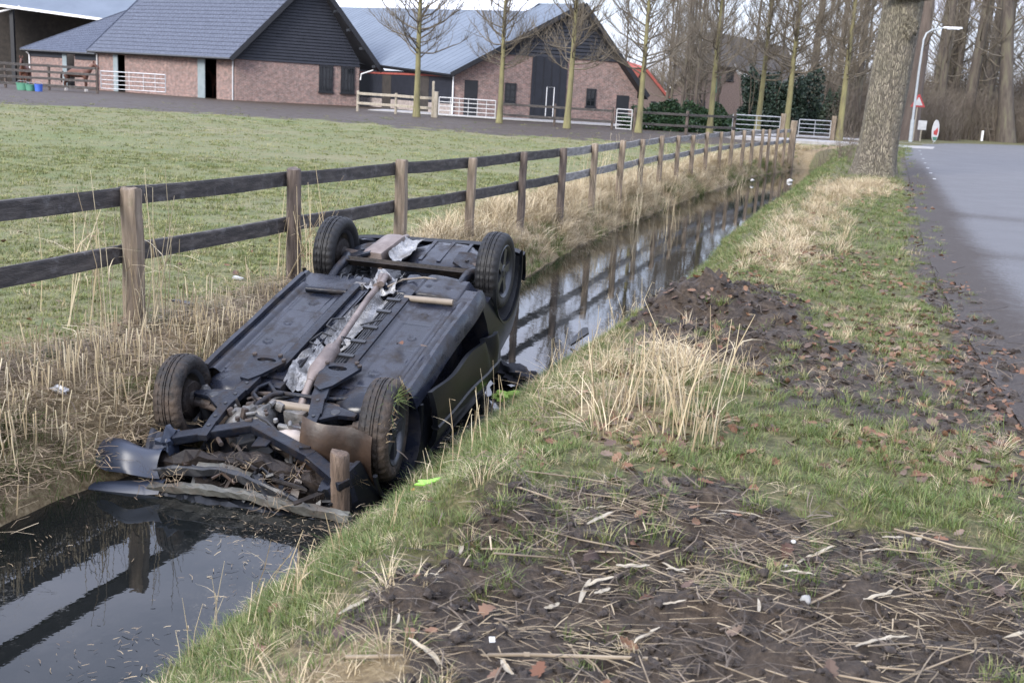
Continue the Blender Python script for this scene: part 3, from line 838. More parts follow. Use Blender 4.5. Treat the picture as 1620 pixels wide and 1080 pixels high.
hazedbrick = mat('hazed_brick', [(.085, .066, .062), (.135, .10, .09), (.19, .155, .14)], 7, .9, .3, 30, stretch=(1, 1, 3))  # brick greyed for the far houses, distance haze mixed into the colour
# red-roofed cottage and the old farmhouse further off
r0_, r1_ = (8.524, 98.000, 1.503), (12.272, 98.000, 1.556)
rh = empty('cottage', (r0_[0], r0_[1], .4), label='small brick house with bright red roof edge behind the metal-roofed barn', cat='house')
Fr = Face2(r0_, r1_, .3); rl_ = Fr.l
wall_quad('gable_wall', [Fr.p(0, 0), Fr.p(rl_, 0), Fr.p(rl_, 2.0), Fr.p(rl_ * .42, 4.4), Fr.p(0, 3.0)], hazedbrick, rh)
q = MB(); q.beam(Fr.p(rl_ * .42, 4.5, .3), Fr.p(rl_ + .4, 1.8, .3), .2, .22); q.build('red_barge_board', redtile, rh)
q = MB(); slab(q, Fr.p(-2.5, 3.1, .35), Fr.p(rl_ * .15, 2.3, .35), Fr.p(rl_ * .42, 4.5, .35), Fr.p(-2.0, 5.6, -3), .12); slab(q, Fr.p(rl_ + .4, 1.8, .3), Fr.p(rl_ + .4, 1.8, -8), Fr.p(rl_ * .42, 4.5, -8), Fr.p(rl_ * .42, 4.5, .3), .12); q.build('roof', redtile, rh)
Fr.window(rh, rl_ * .66, rl_ * .78, .6, 1.6, (1, 1))
under(rh)
k0, k1 = (13.281, 104.000, 1.319), (20.173, 104.000, 1.370)
fh = empty('farmhouse', (k0[0], k0[1], .4), label='old brick farmhouse with a hipped dark roof behind the bare trees', cat='farmhouse')
Fk = Face2(k0, k1, .3); kl = Fk.l
wall_quad('front_wall', [Fk.p(0, 0), Fk.p(kl, 0), Fk.p(kl, 3.6), Fk.p(kl * .82, 5.4), Fk.p(kl * .36, 5.6), Fk.p(0, 2.6)], hazedbrick, fh)
darkroof = mat('dark_thatch', [(.045, .042, .042), (.085, .078, .075)], 3, .9, .4)
q = MB()
slab(q, Fk.p(kl * .28, 5.2, .4), Fk.p(kl * .9, 5.1, .4), Fk.p(kl * .78, 8.2, -3), Fk.p(kl * .55, 8.3, -3), .25)
slab(q, Fk.p(kl * .86, 5.1, .4), Fk.p(kl * 1.9, 3.2, -2), Fk.p(kl * 1.8, 7.6, -8), Fk.p(kl * .78, 8.2, -3), .25)
slab(q, Fk.p(-.8, 2.2, .3), Fk.p(kl * .30, 5.2, .3), Fk.p(kl * .55, 8.3, -3), Fk.p(-.6, 2.6, -9), .25)
q.build('roof', darkroof, fh)
q = MB(); q.beam(Fk.p(-.8, 2.1, .4), Fk.p(kl * .3, 5.15, .4), .10, .14); q.build('pale_verge', dullwhite, fh)
q = MB(); q.beam(Fk.p(kl * .84, 5.4, .4), Fk.p(kl * 1.08, 3.1, .4), .10, .14); q.build('pale_verge', dullwhite, fh)
for x in (.45, .80): Fk.window(fh, kl * (x - .05), kl * (x + .05), 3.9, 4.7, (1, 1))
greendoor = mat('green_shutter', [(.05, .14, .10), (.07, .18, .13)], 3, .6)
q = MB(); Fk.panel(q, kl * .58, kl * .68, 2.7, 4.6, .02, .1); q.build('loft_door', greendoor, fh)
Fk.window(fh, kl * .36, kl * .5, 1.0, 2.0, (2, 1)); 
wall_quad('side_wall', [Fk.p(kl, 0), Fk.p(kl * 1.9, 0, -2), Fk.p(kl * 1.9, 3.2, -2), Fk.p(kl, 3.4)], hazedbrick, fh)
under(fh)

# ------------------------------------------------------------------ paddock fence along the ditch
def post_mb(h, w, sides=0, taper=.92, seed=0, below=.35, d=None):
    rr = random.Random(seed); d = d or w; mb = MB()
    levels = [-below, 0, h * .3, h * .6, h * .85, h - .015, h]
    n = 10; vs = []; fs = []
    ph = rr.uniform(0, 6)
    for i, z in enumerate(levels):
        s_ = 1 - (1 - taper) * max(0, z) / h
        if i == len(levels) - 1: s_ *= .86
        ox, oy = rr.uniform(-.006, .006), rr.uniform(-.006, .006)
        for k in range(n):
            t_ = 2 * PI * k / n + .3
            c_, s2 = math.cos(t_), math.sin(t_)
            p_ = 4 if sides else 2.2
            r_ = 1 / (abs(c_) ** p_ + abs(s2) ** p_) ** (1 / p_) * (1 + .05 * math.sin(3 * t_ + ph + z))
            vs.append((ox + c_ * r_ * w / 2 * s_, oy + s2 * r_ * d / 2 * s_, z + (rr.uniform(-.012, .008) if i == len(levels) - 1 else 0)))
    for i in range(len(levels) - 1):
        for k in range(n): fs.append((i * n + k, i * n + (k + 1) % n, (i + 1) * n + (k + 1) % n, (i + 1) * n + k))
    fs.append(tuple((len(levels) - 1) * n + k for k in range(n)))
    mb.add(vs, fs); return mb

def rail_mb(a, b, w, h, sag=.012, seed=0):
    rr = random.Random(seed); mb = MB(); a = Vector(a); b = Vector(b); n = 6
    d = (b - a).normalized(); s_ = d.cross(V(0, 0, 1)).normalized(); vs = []
    for i in range(n + 1):
        f = i / n; p = a * (1 - f) + b * f - V(0, 0, sag * 4 * f * (1 - f)) + s_ * rr.uniform(-.004, .004)
        for x, z in ((-1, -1), (1, -1), (1, .75), (.7, 1), (-.7, 1), (-1, .75)):
            vs.append(p + s_ * x * w / 2 + V(0, 0, z * h / 2 + rr.uniform(-.004, .004)))
    fs = []
    for i in range(n):
        for k in range(6): fs.append((i * 6 + k, (i + 1) * 6 + k, (i + 1) * 6 + (k + 1) % 6, i * 6 + (k + 1) % 6))
    fs.append(tuple(range(6))); fs.append(tuple(n * 6 + k for k in reversed(range(6))))
    mb.add(vs, fs); return mb

FP = [(-3.62, 5.75), (-2.876, 8.033), (-2.142, 10.295), (-1.363, 12.426), (-0.650, 14.196), (0.011, 16.217), (0.667, 18.179), (1.315, 20.171), (2.017, 22.504), (2.683, 24.760), (3.376, 26.922), (4.055, 28.816), (4.742, 30.841), (5.506, 33.125), (6.315, 35.342), (6.943, 36.762), (7.639, 38.381), (8.307, 40.033), (8.933, 41.367), (9.339, 42.036), (9.891, 43.094), (10.634, 45.002), (11.159, 45.905)]
pf = empty('paddock_fence', (FP[1][0], FP[1][1], 0), label='weathered two-rail wooden paddock fence running along the ditch bank', cat='fence')
fdir = [(Vector((*FP[min(i + 1, len(FP) - 1)], 0)) - Vector((*FP[max(i - 1, 0)], 0))).normalized() for i in range(len(FP))]
pz = [0.0] * len(FP)
lean = [0, -.6, -.3, .6, .9, 1.6, 2.0, 1.4, .5, -.5, .8, -.8, .4, 0, .6, -.4, .3, .2, 0, .3, -.2, .1, 0]
for i, (x, y) in enumerate(FP):
    base = zg(x, y); top = 1.05 + .38 * float(sst(28, 72, y)) * .55
    m_ = darkpost if i in (2, 5, 6) else postwood
    if i == len(FP) - 1: mb = post_mb(top - base + .32, .26, 1, .98, i)
    else: mb = post_mb(top - base + random.uniform(-.02, .03), (.135 if i < 4 else .125) + random.uniform(-.008, .012), i in (1, 3, 8), .93, i)
    o = mb.build('post', m_, None, 50)
    o.location = (x, y, base); o.rotation_euler = (random.uniform(-.01, .01), rad(lean[i]), math.atan2(fdir[i].y, fdir[i].x))
    o.parent = pf; o.matrix_parent_inverse = Matrix.Translation((-FP[1][0], -FP[1][1], 0))
    pz[i] = top
off = Vector((-.085, .03, 0))
for i in range(len(FP) - 1):
    for k, dz in enumerate((.085, .515)):
        a = Vector((*FP[i], pz[i] - dz)) + off - fdir[i] * .03; b_ = Vector((*FP[i + 1], pz[i + 1] - dz)) + off + fdir[i + 1] * .03
        if i % 2: a += V(-.006, 0, .004); b_ += V(-.006, 0, 0)
        o = rail_mb(a, b_, .038, .135, .01 if i < 8 else .02, i * 2 + k).build('rail', darkwood if i < 6 else greyrail, None)
        o.parent = pf; o.matrix_parent_inverse = Matrix.Translation((-FP[1][0], -FP[1][1], 0))

# ------------------------------------------------------------------ yard fences and gates
def rail_fence(name, pts, h, rails, wp, wr, hr, mpost, mrail, label, roundp=True, every=None):
    root = empty(name, (pts[0][0], pts[0][1], zg(pts[0][0], pts[0][1])), label=label, cat='fence')
    P_ = []
    for i in range(len(pts) - 1):
        a, b_ = Vector(pts[i][:2]), Vector(pts[i + 1][:2]); n = max(1, round((b_ - a).length / (every or 2.4)))
        for k in range(n): P_.append(a * (1 - k / n) + b_ * (k / n))
    P_.append(Vector(pts[-1][:2]))
    zz = [zg(p.x, p.y) for p in P_]
    made = []
    for i, p in enumerate(P_):
        made.append(link(post_mb(h + .04, wp, 0 if roundp else 1, .97, i).mesh('post', mpost, 50), 'post', None, (p.x, p.y, zz[i])))
    for i in range(len(P_) - 1):
        for r_ in rails:
            a = V(P_[i].x, P_[i].y, zz[i] + r_); b_ = V(P_[i + 1].x, P_[i + 1].y, zz[i + 1] + r_)
            d = (b_ - a).normalized(); s_ = d.cross(V(0, 0, 1)) * (wp / 2 + wr / 2 - .01)
            made.append(rail_mb(a + s_, b_ + s_, wr, hr, .01, i).build('rail', mrail, None))
    for o in made: o.parent = root; o.matrix_parent_inverse = Matrix.Translation(-root.location)
    return root
def bar_gate(name, a, b_, h, label, rows, z0=.12, bars=(.33, .66), m=None, posts=True, brace=False):
    a = Vector(a); b_ = Vector(b_); za = zg(a.x, a.y); zb_ = zg(b_.x, b_.y)
    A3, B3 = V(a.x, a.y, za), V(b_.x, b_.y, zb_)
    root = empty(name, A3, label=label, cat='gate'); made = []; m = m or galv
    q = MB(); U = V(0, 0, 1)
    for p in (A3, B3): q.tube([p + U * z0, p + U * h], .028, 8)
    q.tube([A3 + U * h, B3 + U * h], .03, 8); q.tube([A3 + U * z0, B3 + U * z0], .026, 8)
    made.append(q.build('gate_frame', m, None, 40))
    hs = [z0 + (h - z0) * (i + 1) / (rows + 1) for i in range(rows)]
    for z in hs:
        q = MB(); q.tube([A3 + U * z, B3 + U * z], .022, 8); made.append(q.build('gate_bar', m, None, 40))
    for f in bars:
        p = A3 * (1 - f) + B3 * f; q = MB(); q.beam(p + U * z0, p + U * h, .035, .012, (0, 1, 0)); made.append(q.build('gate_upright', m, None))
    for o in made: o.parent = root; o.matrix_parent_inverse = Matrix.Translation(-root.location)
    return root
rail_fence('rail_fence', [(-35.779, 70.000, 0.553), (-30.241, 70.000, 0.483), (-26.803, 69.000, 0.445)], 1.55, (.30, .72, 1.12, 1.50), .16, .06, .15, darkpost, darkwood, 'dark four-rail paddock fence in front of the horses at far left', every=3.4)
bar_gate('metal_gate', (-26.367, 68.500, 0.661), (-22.036, 67.500, 0.606), 1.38, 'wide white-grey metal gate before the brick stable wall', 3, .35, (.22, .44, .66, .84))
rail_fence('rail_fence', [(-9.656, 63.500, 0.577), (-5.043, 61.500, 0.523)], 1.12, (.48, 1.02), .16, .06, .14, palewood, palewood, 'pale two-rail wooden fence between the stable corner and the white gate', every=2.4)
gpost = empty('gate_post', (0, 0, 0))
gp = (-4.967, 61.000, 0.536); gpost.location = (gp[0], gp[1], zg(gp[0], gp[1])); tag(gpost, 'stout pale gate post at the left end of the white barred gate', 'post')
link(post_mb(1.4, .26, 1, 1, 3).mesh('timber', palewood, 50), 'timber', gpost)
link(post_mb(1.95, .14, 1, 1, 4).mesh('tall_timber', palewood, 50), 'tall_timber', gpost, (-.18, .12, 0))
bar_gate('metal_gate', (-4.753, 60.500, 0.557), (-1.648, 60.000, 0.544), 1.12, 'white barred metal gate closing the yard left of the brick gable', 3, .2, (.2, .36, .52, .68, .84), dullwhite)
rail_fence('rail_fence', [(-1.473, 60.000, 0.487), (4.615, 58.500, 0.446)], 1.12, (.42, .98), .13, .06, .12, darkpost, darkwood, 'dark two-rail fence in front of the brick barn gable', every=2.6)
bar_gate('metal_gate', (4.780, 58.000, 0.405), (5.581, 58.000, 0.386), 1.1, 'narrow white barred hand gate in front of the barn corner', 4, .1, (), dullwhite)
rail_fence('rail_fence', [(5.749, 58.000, 0.363), (8.482, 58.000, 0.359), (11.347, 60.000, 0.423)], 1.18, (.44, 1.02), .17, .06, .12, darkpost, darkwood, 'dark two-rail fence in front of the evergreen hedge', every=2.7)
bar_gate('metal_gate', (11.248, 60.000, 0.383), (13.827, 60.000, 0.432), 1.15, 'grey field gate standing open in front of the dark evergreens', 3, .15, (.5,))
bar_gate('metal_gate', (15.352, 62.000, 0.411), (17.128, 62.000, 0.445), 1.05, 'grey field gate at the far end of the ditch', 3, .15, (.5,))
for px_, lab in (((13.967, 60.000, 0.407), 'timber gate post between the two grey field gates'), ((17.274, 62.000, 0.418), 'timber gate post at the right end of the far field gate')):
    o = link(post_mb(1.35, .26, 1, 1, 9).mesh('gate_post', postwood, 50), 'gate_post', None, (px_[0], px_[1], zg(px_[0], px_[1]))); tag(o, lab, 'post')
rail_fence('rail_fence', [(32.931, 84.000, 0.362), (36.515, 86.000, 0.392), (43.748, 90.000, 0.545)], 1.0, (.45, .9), .16, .05, .14, palewood, palewood, 'low pale post-and-rail fence beyond the road bend at right', every=2.2)
bar_gate('metal_gate', (24.254, 72.000, 0.347), (24.997, 72.000, 0.349), 1.2, 'green metal gate behind the lamp post', 2, .2, (.5,), greydoor)

# ------------------------------------------------------------------ bare trees
twig = mat('twig_bark', [(.095, .078, .058), (.16, .135, .10)], 3, .9)
limebark = mat('lime_bark_with_algae', [(.11, .095, .055), (.165, .15, .07), (.21, .195, .09)], 2.5, .85, .4, 14, stretch=(2, 2, .5))
darkbark = mat('dark_bark', [(.045, .036, .030), (.088, .072, .057), (.12, .11, .072)], 2, .9, .5, 12, stretch=(2, 2, .4))
redbark = mat('reddish_bark', [(.075, .057, .047), (.125, .098, .080)], 2, .9, .5, 12, stretch=(2, 2, .4))
def limb(mb, p, d, l, r, rr, n=3, sides=3, curl=.25, upb=.15):
    pts = [Vector(p)]; dd = d.normalized(); rs = [r]
    for i in range(n):
        dd = (dd + V(rr.uniform(-1, 1), rr.uniform(-1, 1), rr.uniform(-.6, 1)) * curl * .6 + V(0, 0, upb)).normalized()
        pts.append(pts[-1] + dd * l / n); rs.append(r * (1 - .75 * (i + 1) / n))
    mb.tube(pts, rs, sides, False); return pts, rs
def tree_mesh(seed, h, r, first, nl, llen, elev, levels=3, sub=5, top=.35, curl=.25):
    rr = random.Random(seed); tm = MB(); cm = MB()
    pts = []; rs = []; p = V(0, 0, -.3); k = 12
    wx = rr.uniform(-.05, .05); wy = rr.uniform(-.05, .05)
    for i in range(k + 1):
        f = i / k; pts.append(V(wx * math.sin(3 * f) * h * .2 + rr.uniform(-.02, .02) * h * .08, wy * math.sin(4 * f) * h * .15, -.3 + (h + .3) * f))
        fl = 1 + .5 * math.exp(-f * 22); rs.append(r * fl * (1 - (1 - .12) * f ** 1.1))
    tm.tube(pts, rs, 9, True)
    def at_(z):
        f = (z + .3) / (h + .3) * k; i = min(k - 1, int(f)); return pts[i].lerp(pts[i + 1], f - i), rs[i] * (1 - f + i) + rs[i + 1] * (f - i)
    for i in range(nl):
        f = (i + rr.random()) / nl; z = first + (h * .97 - first) * f
        p, rt_ = at_(z); az = i * 2.4 + rr.uniform(-1.2, 1.2); e = rad(elev[0] + (elev[1] - elev[0]) * f + rr.uniform(-20, 20))
        d = V(math.cos(az) * math.cos(e), math.sin(az) * math.cos(e), math.sin(e))
        l = llen * (1 - (1 - top) * f) * rr.uniform(.45, 1.2)
        lp, lr = limb(cm, p, d, l, min(rt_ * .5, .012 + l * .010), rr, 4, 4, curl)
        for s_ in range(sub):
            q = rr.uniform(.2, 1); j = min(len(lp) - 2, int(q * (len(lp) - 1))); b0 = lp[j].lerp(lp[j + 1], rr.random())
            d2 = ((lp[j + 1] - lp[j]).normalized() + V(rr.uniform(-1, 1), rr.uniform(-1, 1), rr.uniform(-.5, .9)) * .8)
            l2 = l * rr.uniform(.25, .5)
            sp, sr = limb(cm, b0, d2, l2, max(.009, lr[j] * .55), rr, 3, 3, curl)
            if levels > 2:
                for s3 in range(4):
                    j = rr.randrange(0, len(sp) - 1); b3 = sp[j].lerp(sp[j + 1], rr.random())
                    d3 = ((sp[j + 1] - sp[j]).normalized() + V(rr.uniform(-1, 1), rr.uniform(-1, 1), rr.uniform(-.4, .8)) * .9)
                    limb(cm, b3, d3, l2 * rr.uniform(.4, .9), .0085, rr, 2, 3, curl)
    return tm, cm
def tree_proto(seed, mt, mc, **kw):
    tm, cm = tree_mesh(seed, **kw)
    return tm.mesh('trunk', mt, 60), cm.mesh('crown', mc)
lime_p = [tree_proto(11 + i, limebark, twig, h=11.5 + i, r=.165, first=2.9, nl=85, llen=3.4, elev=(4, 66), sub=9, curl=.42) for i in range(3)]
slim_p = [tree_proto(31 + i, darkbark, twig, h=15 + i, r=.13, first=2.0, nl=60, llen=2.8, elev=(15, 65), sub=7, curl=.4) for i in range(2)]
wood_p = [tree_proto(51 + i, darkbark, twig, h=22 + i, r=.42, first=4.0, nl=34, llen=5.0, elev=(5, 60), sub=6, curl=.4) for i in range(3)]
def put_tree(protos, k, P_, label, cat='tree', group=None, sc=1.0, rz=None, name='bare_tree', lean=(0, 0)):
    x, y = P_[0], P_[1]
    root = empty(name, (x, y, zg(x, y) - .02), (lean[0], lean[1], rz if rz is not None else random.uniform(0, 6)), label, cat, group)
    root.scale = (sc, sc, sc)
    tm, cm = protos[k % len(protos)]
    link(tm, 'trunk', root); link(cm, 'crown', root)
    return root
G1 = 'pollarded limes along the yard'
for i, (P_, lab, s_) in enumerate([
    ((-5.976, 60.500, 0.758), 'bare lime with yellow-green trunk behind the pale fence, leftmost of the row', 1.06), ((-1.367, 58.500, 0.493), 'bare lime with mossy trunk beside the white barred gate at the barn corner', .92),
    ((2.169, 57.000, 0.540), 'bare lime with mossy trunk in front of the tall black barn door', .98), ((5.881, 57.000, 0.371), 'bare lime with mossy trunk right of the narrow white hand gate', 1.0),
    ((10.220, 61.000, 0.253), 'bare lime with mossy trunk in front of the right half of the evergreen hedge', 1.0), ((13.447, 64.000, 0.476), 'bare lime with mossy trunk behind the open field gate', 1.02),
    ((14.897, 63.000, 0.524), 'bare lime with thick mossy trunk by the post between the field gates', 1.12), ((17.672, 62.000, 0.652), 'bare lime with mossy trunk just left of the big oak', 1.1)]):
    put_tree(lime_p, i, P_, lab, group=G1, sc=s_, name='lime_tree')
G2 = 'slim bare trees behind the hedge'
for i, (P_, lab) in enumerate([((10.339, 80.000, 1.097), 'slim dark bare tree beside the red-roofed house'), ((10.695, 76.000, 1.102), 'slim dark bare tree behind the middle of the hedge'), ((11.352, 74.000, 1.053), 'slim dark bare tree in front of the farmhouse gable'),
    ((16.828, 84.000, 1.405), 'slim dark bare tree behind the dark evergreens'), ((20.057, 88.000, 1.721), 'slim dark bare tree beyond the farmhouse end'), ((20.714, 80.000, 1.253), 'slim dark bare tree over the far field gate'), ((23.042, 78.000, 0.996), 'slim dark bare tree against the left side of the oak trunk')]):
    put_tree(slim_p, i, P_, lab, group=G2, sc=random.uniform(.9, 1.1), name='slim_tree')
G3 = 'tall trees of the wood beyond the road'
WOOD = [(23.159, 78.000, 0.784), (26.444, 82.000, 0.850), (31.307, 84.000, 0.599), (36.901, 96.000, 0.643), (33.215, 84.000, 0.710), (39.783, 98.000, 0.741), (38.163, 92.000, 0.651), (42.372, 100.000, 0.709), (35.704, 82.000, 0.791), (40.295, 90.000, 0.851), (39.788, 86.000, 0.875), (45.567, 95.000, 0.864), (45.928, 115.000, 0.758), (40.598, 112.000, 0.546), (51.327, 120.000, 0.907), (52.478, 118.000, 1.041), (34.495, 110.000, 0.751), (29.332, 105.000, 0.710), (28.378, 112.000, 0.840)]
WS = [.8, 1.0, .85, .8, 1.1, .9, .8, .85, 1.3, 1.0, 1.1, 1.0, 1.0, .9, 1.0, .9, .9, .9, .9]
WL = ['tall bare wood tree showing between the last lime and the oak', 'tall bare wood tree hidden behind the oak trunk', 'tall slender wood tree just right of the lamp post', 'tall wood tree standing deeper behind the lamp arm', 'tall stout wood tree under the end of the lamp arm', 'tall wood tree deeper in, right of the lamp head', 'tall thin wood tree left of the pale far fence', 'tall wood tree behind the pale far fence', 'thickest wood tree at the right edge, leaning right', 'tall wood tree right of the thick leaning one', 'tall wood tree cut by the right edge of the frame', 'tall wood tree outside the right edge of the frame', 'distant wood tree far behind the lamp head', 'distant wood tree behind the warning sign', 'distant wood tree behind the pale fence', 'distant wood tree far back at the right edge', 'distant wood tree far back behind the oak', 'distant wood tree far back above the field gate', 'distant wood tree far back behind the evergreens']
for i, P_ in enumerate(WOOD):
    put_tree(wood_p, i, P_, WL[i], group=G3, sc=WS[i], name='wood_tree', lean=(0, rad(7) if i == 8 else rad(random.uniform(-1, 2.5))))
rt_ = empty('wood_tree', (0, 0, 0), label='tall tree with reddish trunk close behind the right side of the oak', cat='tree', group=G3)
P_ = (24.275, 70.000, 0.588); rt_.location = (P_[0], P_[1], zg(P_[0], P_[1])); rt_.scale = (1.0, 1.0, 1.0)
link(tree_proto(77, redbark, twig, h=20, r=.55, first=6, nl=20, llen=4, elev=(10, 50), sub=5)[0], 'trunk', rt_)
link(wood_p[0][1], 'crown', rt_)

rw = random.Random(3)
for i in range(34):
    y = rw.uniform(84, 130); x = y * rw.uniform(.36, .60)
    if i >= 26: x = y * rw.uniform(.27, .37); y = rw.uniform(92, 130)
    if 0 < float(xE(y)) < 200 and -1 < x - float(xE(y)) < 9: y += 14
    put_tree(slim_p if i % 3 else wood_p, i, (x, y), 'slender bare tree deep in the wood beyond the road', group='slender trees deep in the wood', sc=rw.uniform(.8, 1.35), name='wood_tree', lean=(0, rad(rw.uniform(-2, 4))))

for i in range(22):
    y = rw.uniform(76, 112); x = y * rw.uniform(.085, .30)
    put_tree(slim_p, i, (x, y), 'slim bare tree in the tangle behind the hedge and the field gates', group='slim trees in the tangle behind the hedge', sc=rw.uniform(.6, 1.1), name='slim_tree', lean=(0, rad(rw.uniform(-2, 3))))

# the big oak by the verge
oakbark = bpy.data.materials.new('oak_bark'); oakbark.use_nodes = True
t = oakbark.node_tree; b = t.nodes['Principled BSDF']; lk = t.links.new
tcn = N('ShaderNodeTexCoord'); mpn = N('ShaderNodeMapping'); mpn.inputs['Scale'].default_value = (1, 1, .16); lk(tcn.outputs['Object'], mpn.inputs['Vector'])
vo = N('ShaderNodeTexVoronoi', feature='DISTANCE_TO_EDGE'); vo.inputs['Scale'].default_value = 30; lk(mpn.outputs['Vector'], vo.inputs['Vector'])
n1 = N('ShaderNodeTexNoise'); n1.inputs['Scale'].default_value = 14; n1.inputs['Detail'].default_value = 8; lk(mpn.outputs['Vector'], n1.inputs['Vector'])
n2 = N('ShaderNodeTexNoise'); n2.inputs['Scale'].default_value = 1.2; n2.inputs['Detail'].default_value = 5; lk(tcn.outputs['Object'], n2.inputs['Vector'])
basec = mixc(n2.outputs['Fac'], ramp(n1.outputs['Fac'], [(.3, (.16, .13, .104)), (.6, (.30, .252, .205))]), ramp(n1.outputs['Fac'], [(.3, (.13, .12, .07)), (.6, (.25, .235, .15))]))
lk(mixc(mr(vo.outputs['Distance'], 0, .12), ramp(n1.outputs['Fac'], [(.3, (.085, .07, .056)), (.7, (.15, .125, .10))]), basec), b.inputs['Base Color'])
b.inputs['Roughness'].default_value = .9
bpn = N('ShaderNodeBump'); bpn.inputs['Strength'].default_value = 1; bpn.inputs['Distance'].default_value = .05
lk(math_('ADD', mr(vo.outputs['Distance'], 0, .25), math_('MULTIPLY', n1.outputs['Fac'], .6)), bpn.inputs['Height']); lk(bpn.outputs['Normal'], b.inputs['Normal'])
O_ = (10.017, 31.320, 0.220)
oak = empty('oak_tree', (O_[0], O_[1], zg(O_[0], O_[1])), label='big grey oak trunk on the verge beside the road', cat='tree')
ob = MB(); cx_ = O_[1] / 1710.0
rr = random.Random(5); vs = []; zs = np.concatenate([np.linspace(-.3, 1.2, 9), np.linspace(1.5, 14, 26)]); nk = 40
for z in zs:
    r_ = cx_ * (29.5 - .22 * max(0, z)) + .20 * math.exp(-max(0, z + .1) * 2.6)
    for k in range(nk):
        a = 2 * PI * k / nk
        q = r_ * (1 + .028 * math.sin(4 * a + z * .4) + .02 * math.sin(9 * a + z) + .10 * math.exp(-max(0, z) * 2.2) * math.sin(5 * a + 1) + .012 * math.sin(23 * a + 2 * z))
        vs.append((q * math.cos(a) + z * .045 , q * math.sin(a), z))
fs = [(i * nk + k, i * nk + (k + 1) % nk, (i + 1) * nk + (k + 1) % nk, (i + 1) * nk + k) for i in range(len(zs) - 1) for k in range(nk)]
ob.add(vs, fs); ob.build('trunk', oakbark, oak, 70)
q = MB(); sc_ = O_[1] / 1710
q.blob((sc_ * 6 + .22, -sc_ * 30, sc_ * 222), .20, .16, .24, 3, .3, 14); q.build('burl', oakbark, oak, 60)
q = MB(); q.blob((sc_ * -8 + .25, -sc_ * 27, sc_ * 268), .50, .22, .16, 8, .35, 14); q.build('burl', oakbark, oak, 60)
q = MB(); q.blob((sc_ * 4 + .25, -sc_ * 29, sc_ * 290), .30, .22, .3, 9, .3, 14); q.build('burl', oakbark, oak, 60)
cm = MB(); rr = random.Random(9)
for i in range(26):
    az = i * 2.4; z = 8 + 6 * (i / 26); d = V(math.cos(az), math.sin(az), .6)
    lp, lr = limb(cm, (z * .045, 0, z), d, rr.uniform(3, 6), .16, rr, 5, 6, .4)
    for s_ in range(7):
        j = rr.randrange(1, 5); sp, sr = limb(cm, lp[j], V(rr.uniform(-1, 1), rr.uniform(-1, 1), rr.uniform(-.2, 1)), rr.uniform(1, 2.5), .05, rr, 4, 4, .4)
        for s3 in range(5): limb(cm, sp[rr.randrange(1, 4)], V(rr.uniform(-1, 1), rr.uniform(-1, 1), rr.uniform(-.4, 1)), rr.uniform(.5, 1.2), .016, rr, 3, 3, .4)
cm.build('crown', twig, oak)

# ------------------------------------------------------------------ scatter helper for what nobody could count
def scatter(name, protos, pts, rot, scl, idx, label, parent=None):
    pts = np.asarray(pts, np.float32)
    me = bpy.data.meshes.new(name); me.vertices.add(len(pts)); me.vertices.foreach_set('co', pts.ravel())
    a = me.attributes.new('turn', 'FLOAT_VECTOR', 'POINT'); a.data.foreach_set('vector', np.asarray(rot, np.float32).ravel())
    a = me.attributes.new('size', 'FLOAT', 'POINT'); a.data.foreach_set('value', np.asarray(scl, np.float32))
    a = me.attributes.new('pick', 'INT', 'POINT'); a.data.foreach_set('value', np.asarray(idx, np.int32))
    coll = bpy.data.collections.new(name + '_kinds')
    for i, p_ in enumerate(protos):
        o = bpy.data.objects.new('%s_kind_%02d' % (name, i), p_); coll.objects.link(o)
    ng = bpy.data.node_groups.new(name, 'GeometryNodeTree')
    ng.interface.new_socket('Geometry', in_out='INPUT', socket_type='NodeSocketGeometry'); ng.interface.new_socket('Geometry', in_out='OUTPUT', socket_type='NodeSocketGeometry')
    gi = ng.nodes.new('NodeGroupInput'); go = ng.nodes.new('NodeGroupOutput'); ip = ng.nodes.new('GeometryNodeInstanceOnPoints'); ci = ng.nodes.new('GeometryNodeCollectionInfo')
    ci.inputs['Collection'].default_value = coll; ci.inputs['Separate Children'].default_value = True; ci.inputs['Reset Children'].default_value = True
    def na(nm, ty):
        n = ng.nodes.new('GeometryNodeInputNamedAttribute'); n.data_type = ty; n.inputs['Name'].default_value = nm; return n.outputs['Attribute']
    k = ng.links.new
    k(gi.outputs[0], ip.inputs['Points']); k(ci.outputs[0], ip.inputs['Instance']); ip.inputs['Pick Instance'].default_value = True
    k(na('pick', 'INT'), ip.inputs['Instance Index']); k(na('turn', 'FLOAT_VECTOR'), ip.inputs['Rotation']); k(na('size', 'FLOAT'), ip.inputs['Scale'])
    k(ip.outputs[0], go.inputs[0])
    o = link(me, name, parent); md = o.modifiers.new('scatter', 'NODES'); md.node_group = ng
    return tag(o, label, kind='stuff')
def tinted(mb, name, m, groups, seed=0):
    """mesh with a 'tint' per blade: groups = vertex count of each blade"""
    me = bpy.data.meshes.new(name); me.from_pydata(mb.v, [], mb.f); rr = random.Random(seed); arr = []
    for g in groups: arr += [rr.random()] * g
    a = me.attributes.new('tint', 'FLOAT', 'POINT'); a.data.foreach_set('value', np.array(arr, np.float32))
    me.materials.append(m); me.update(); return me
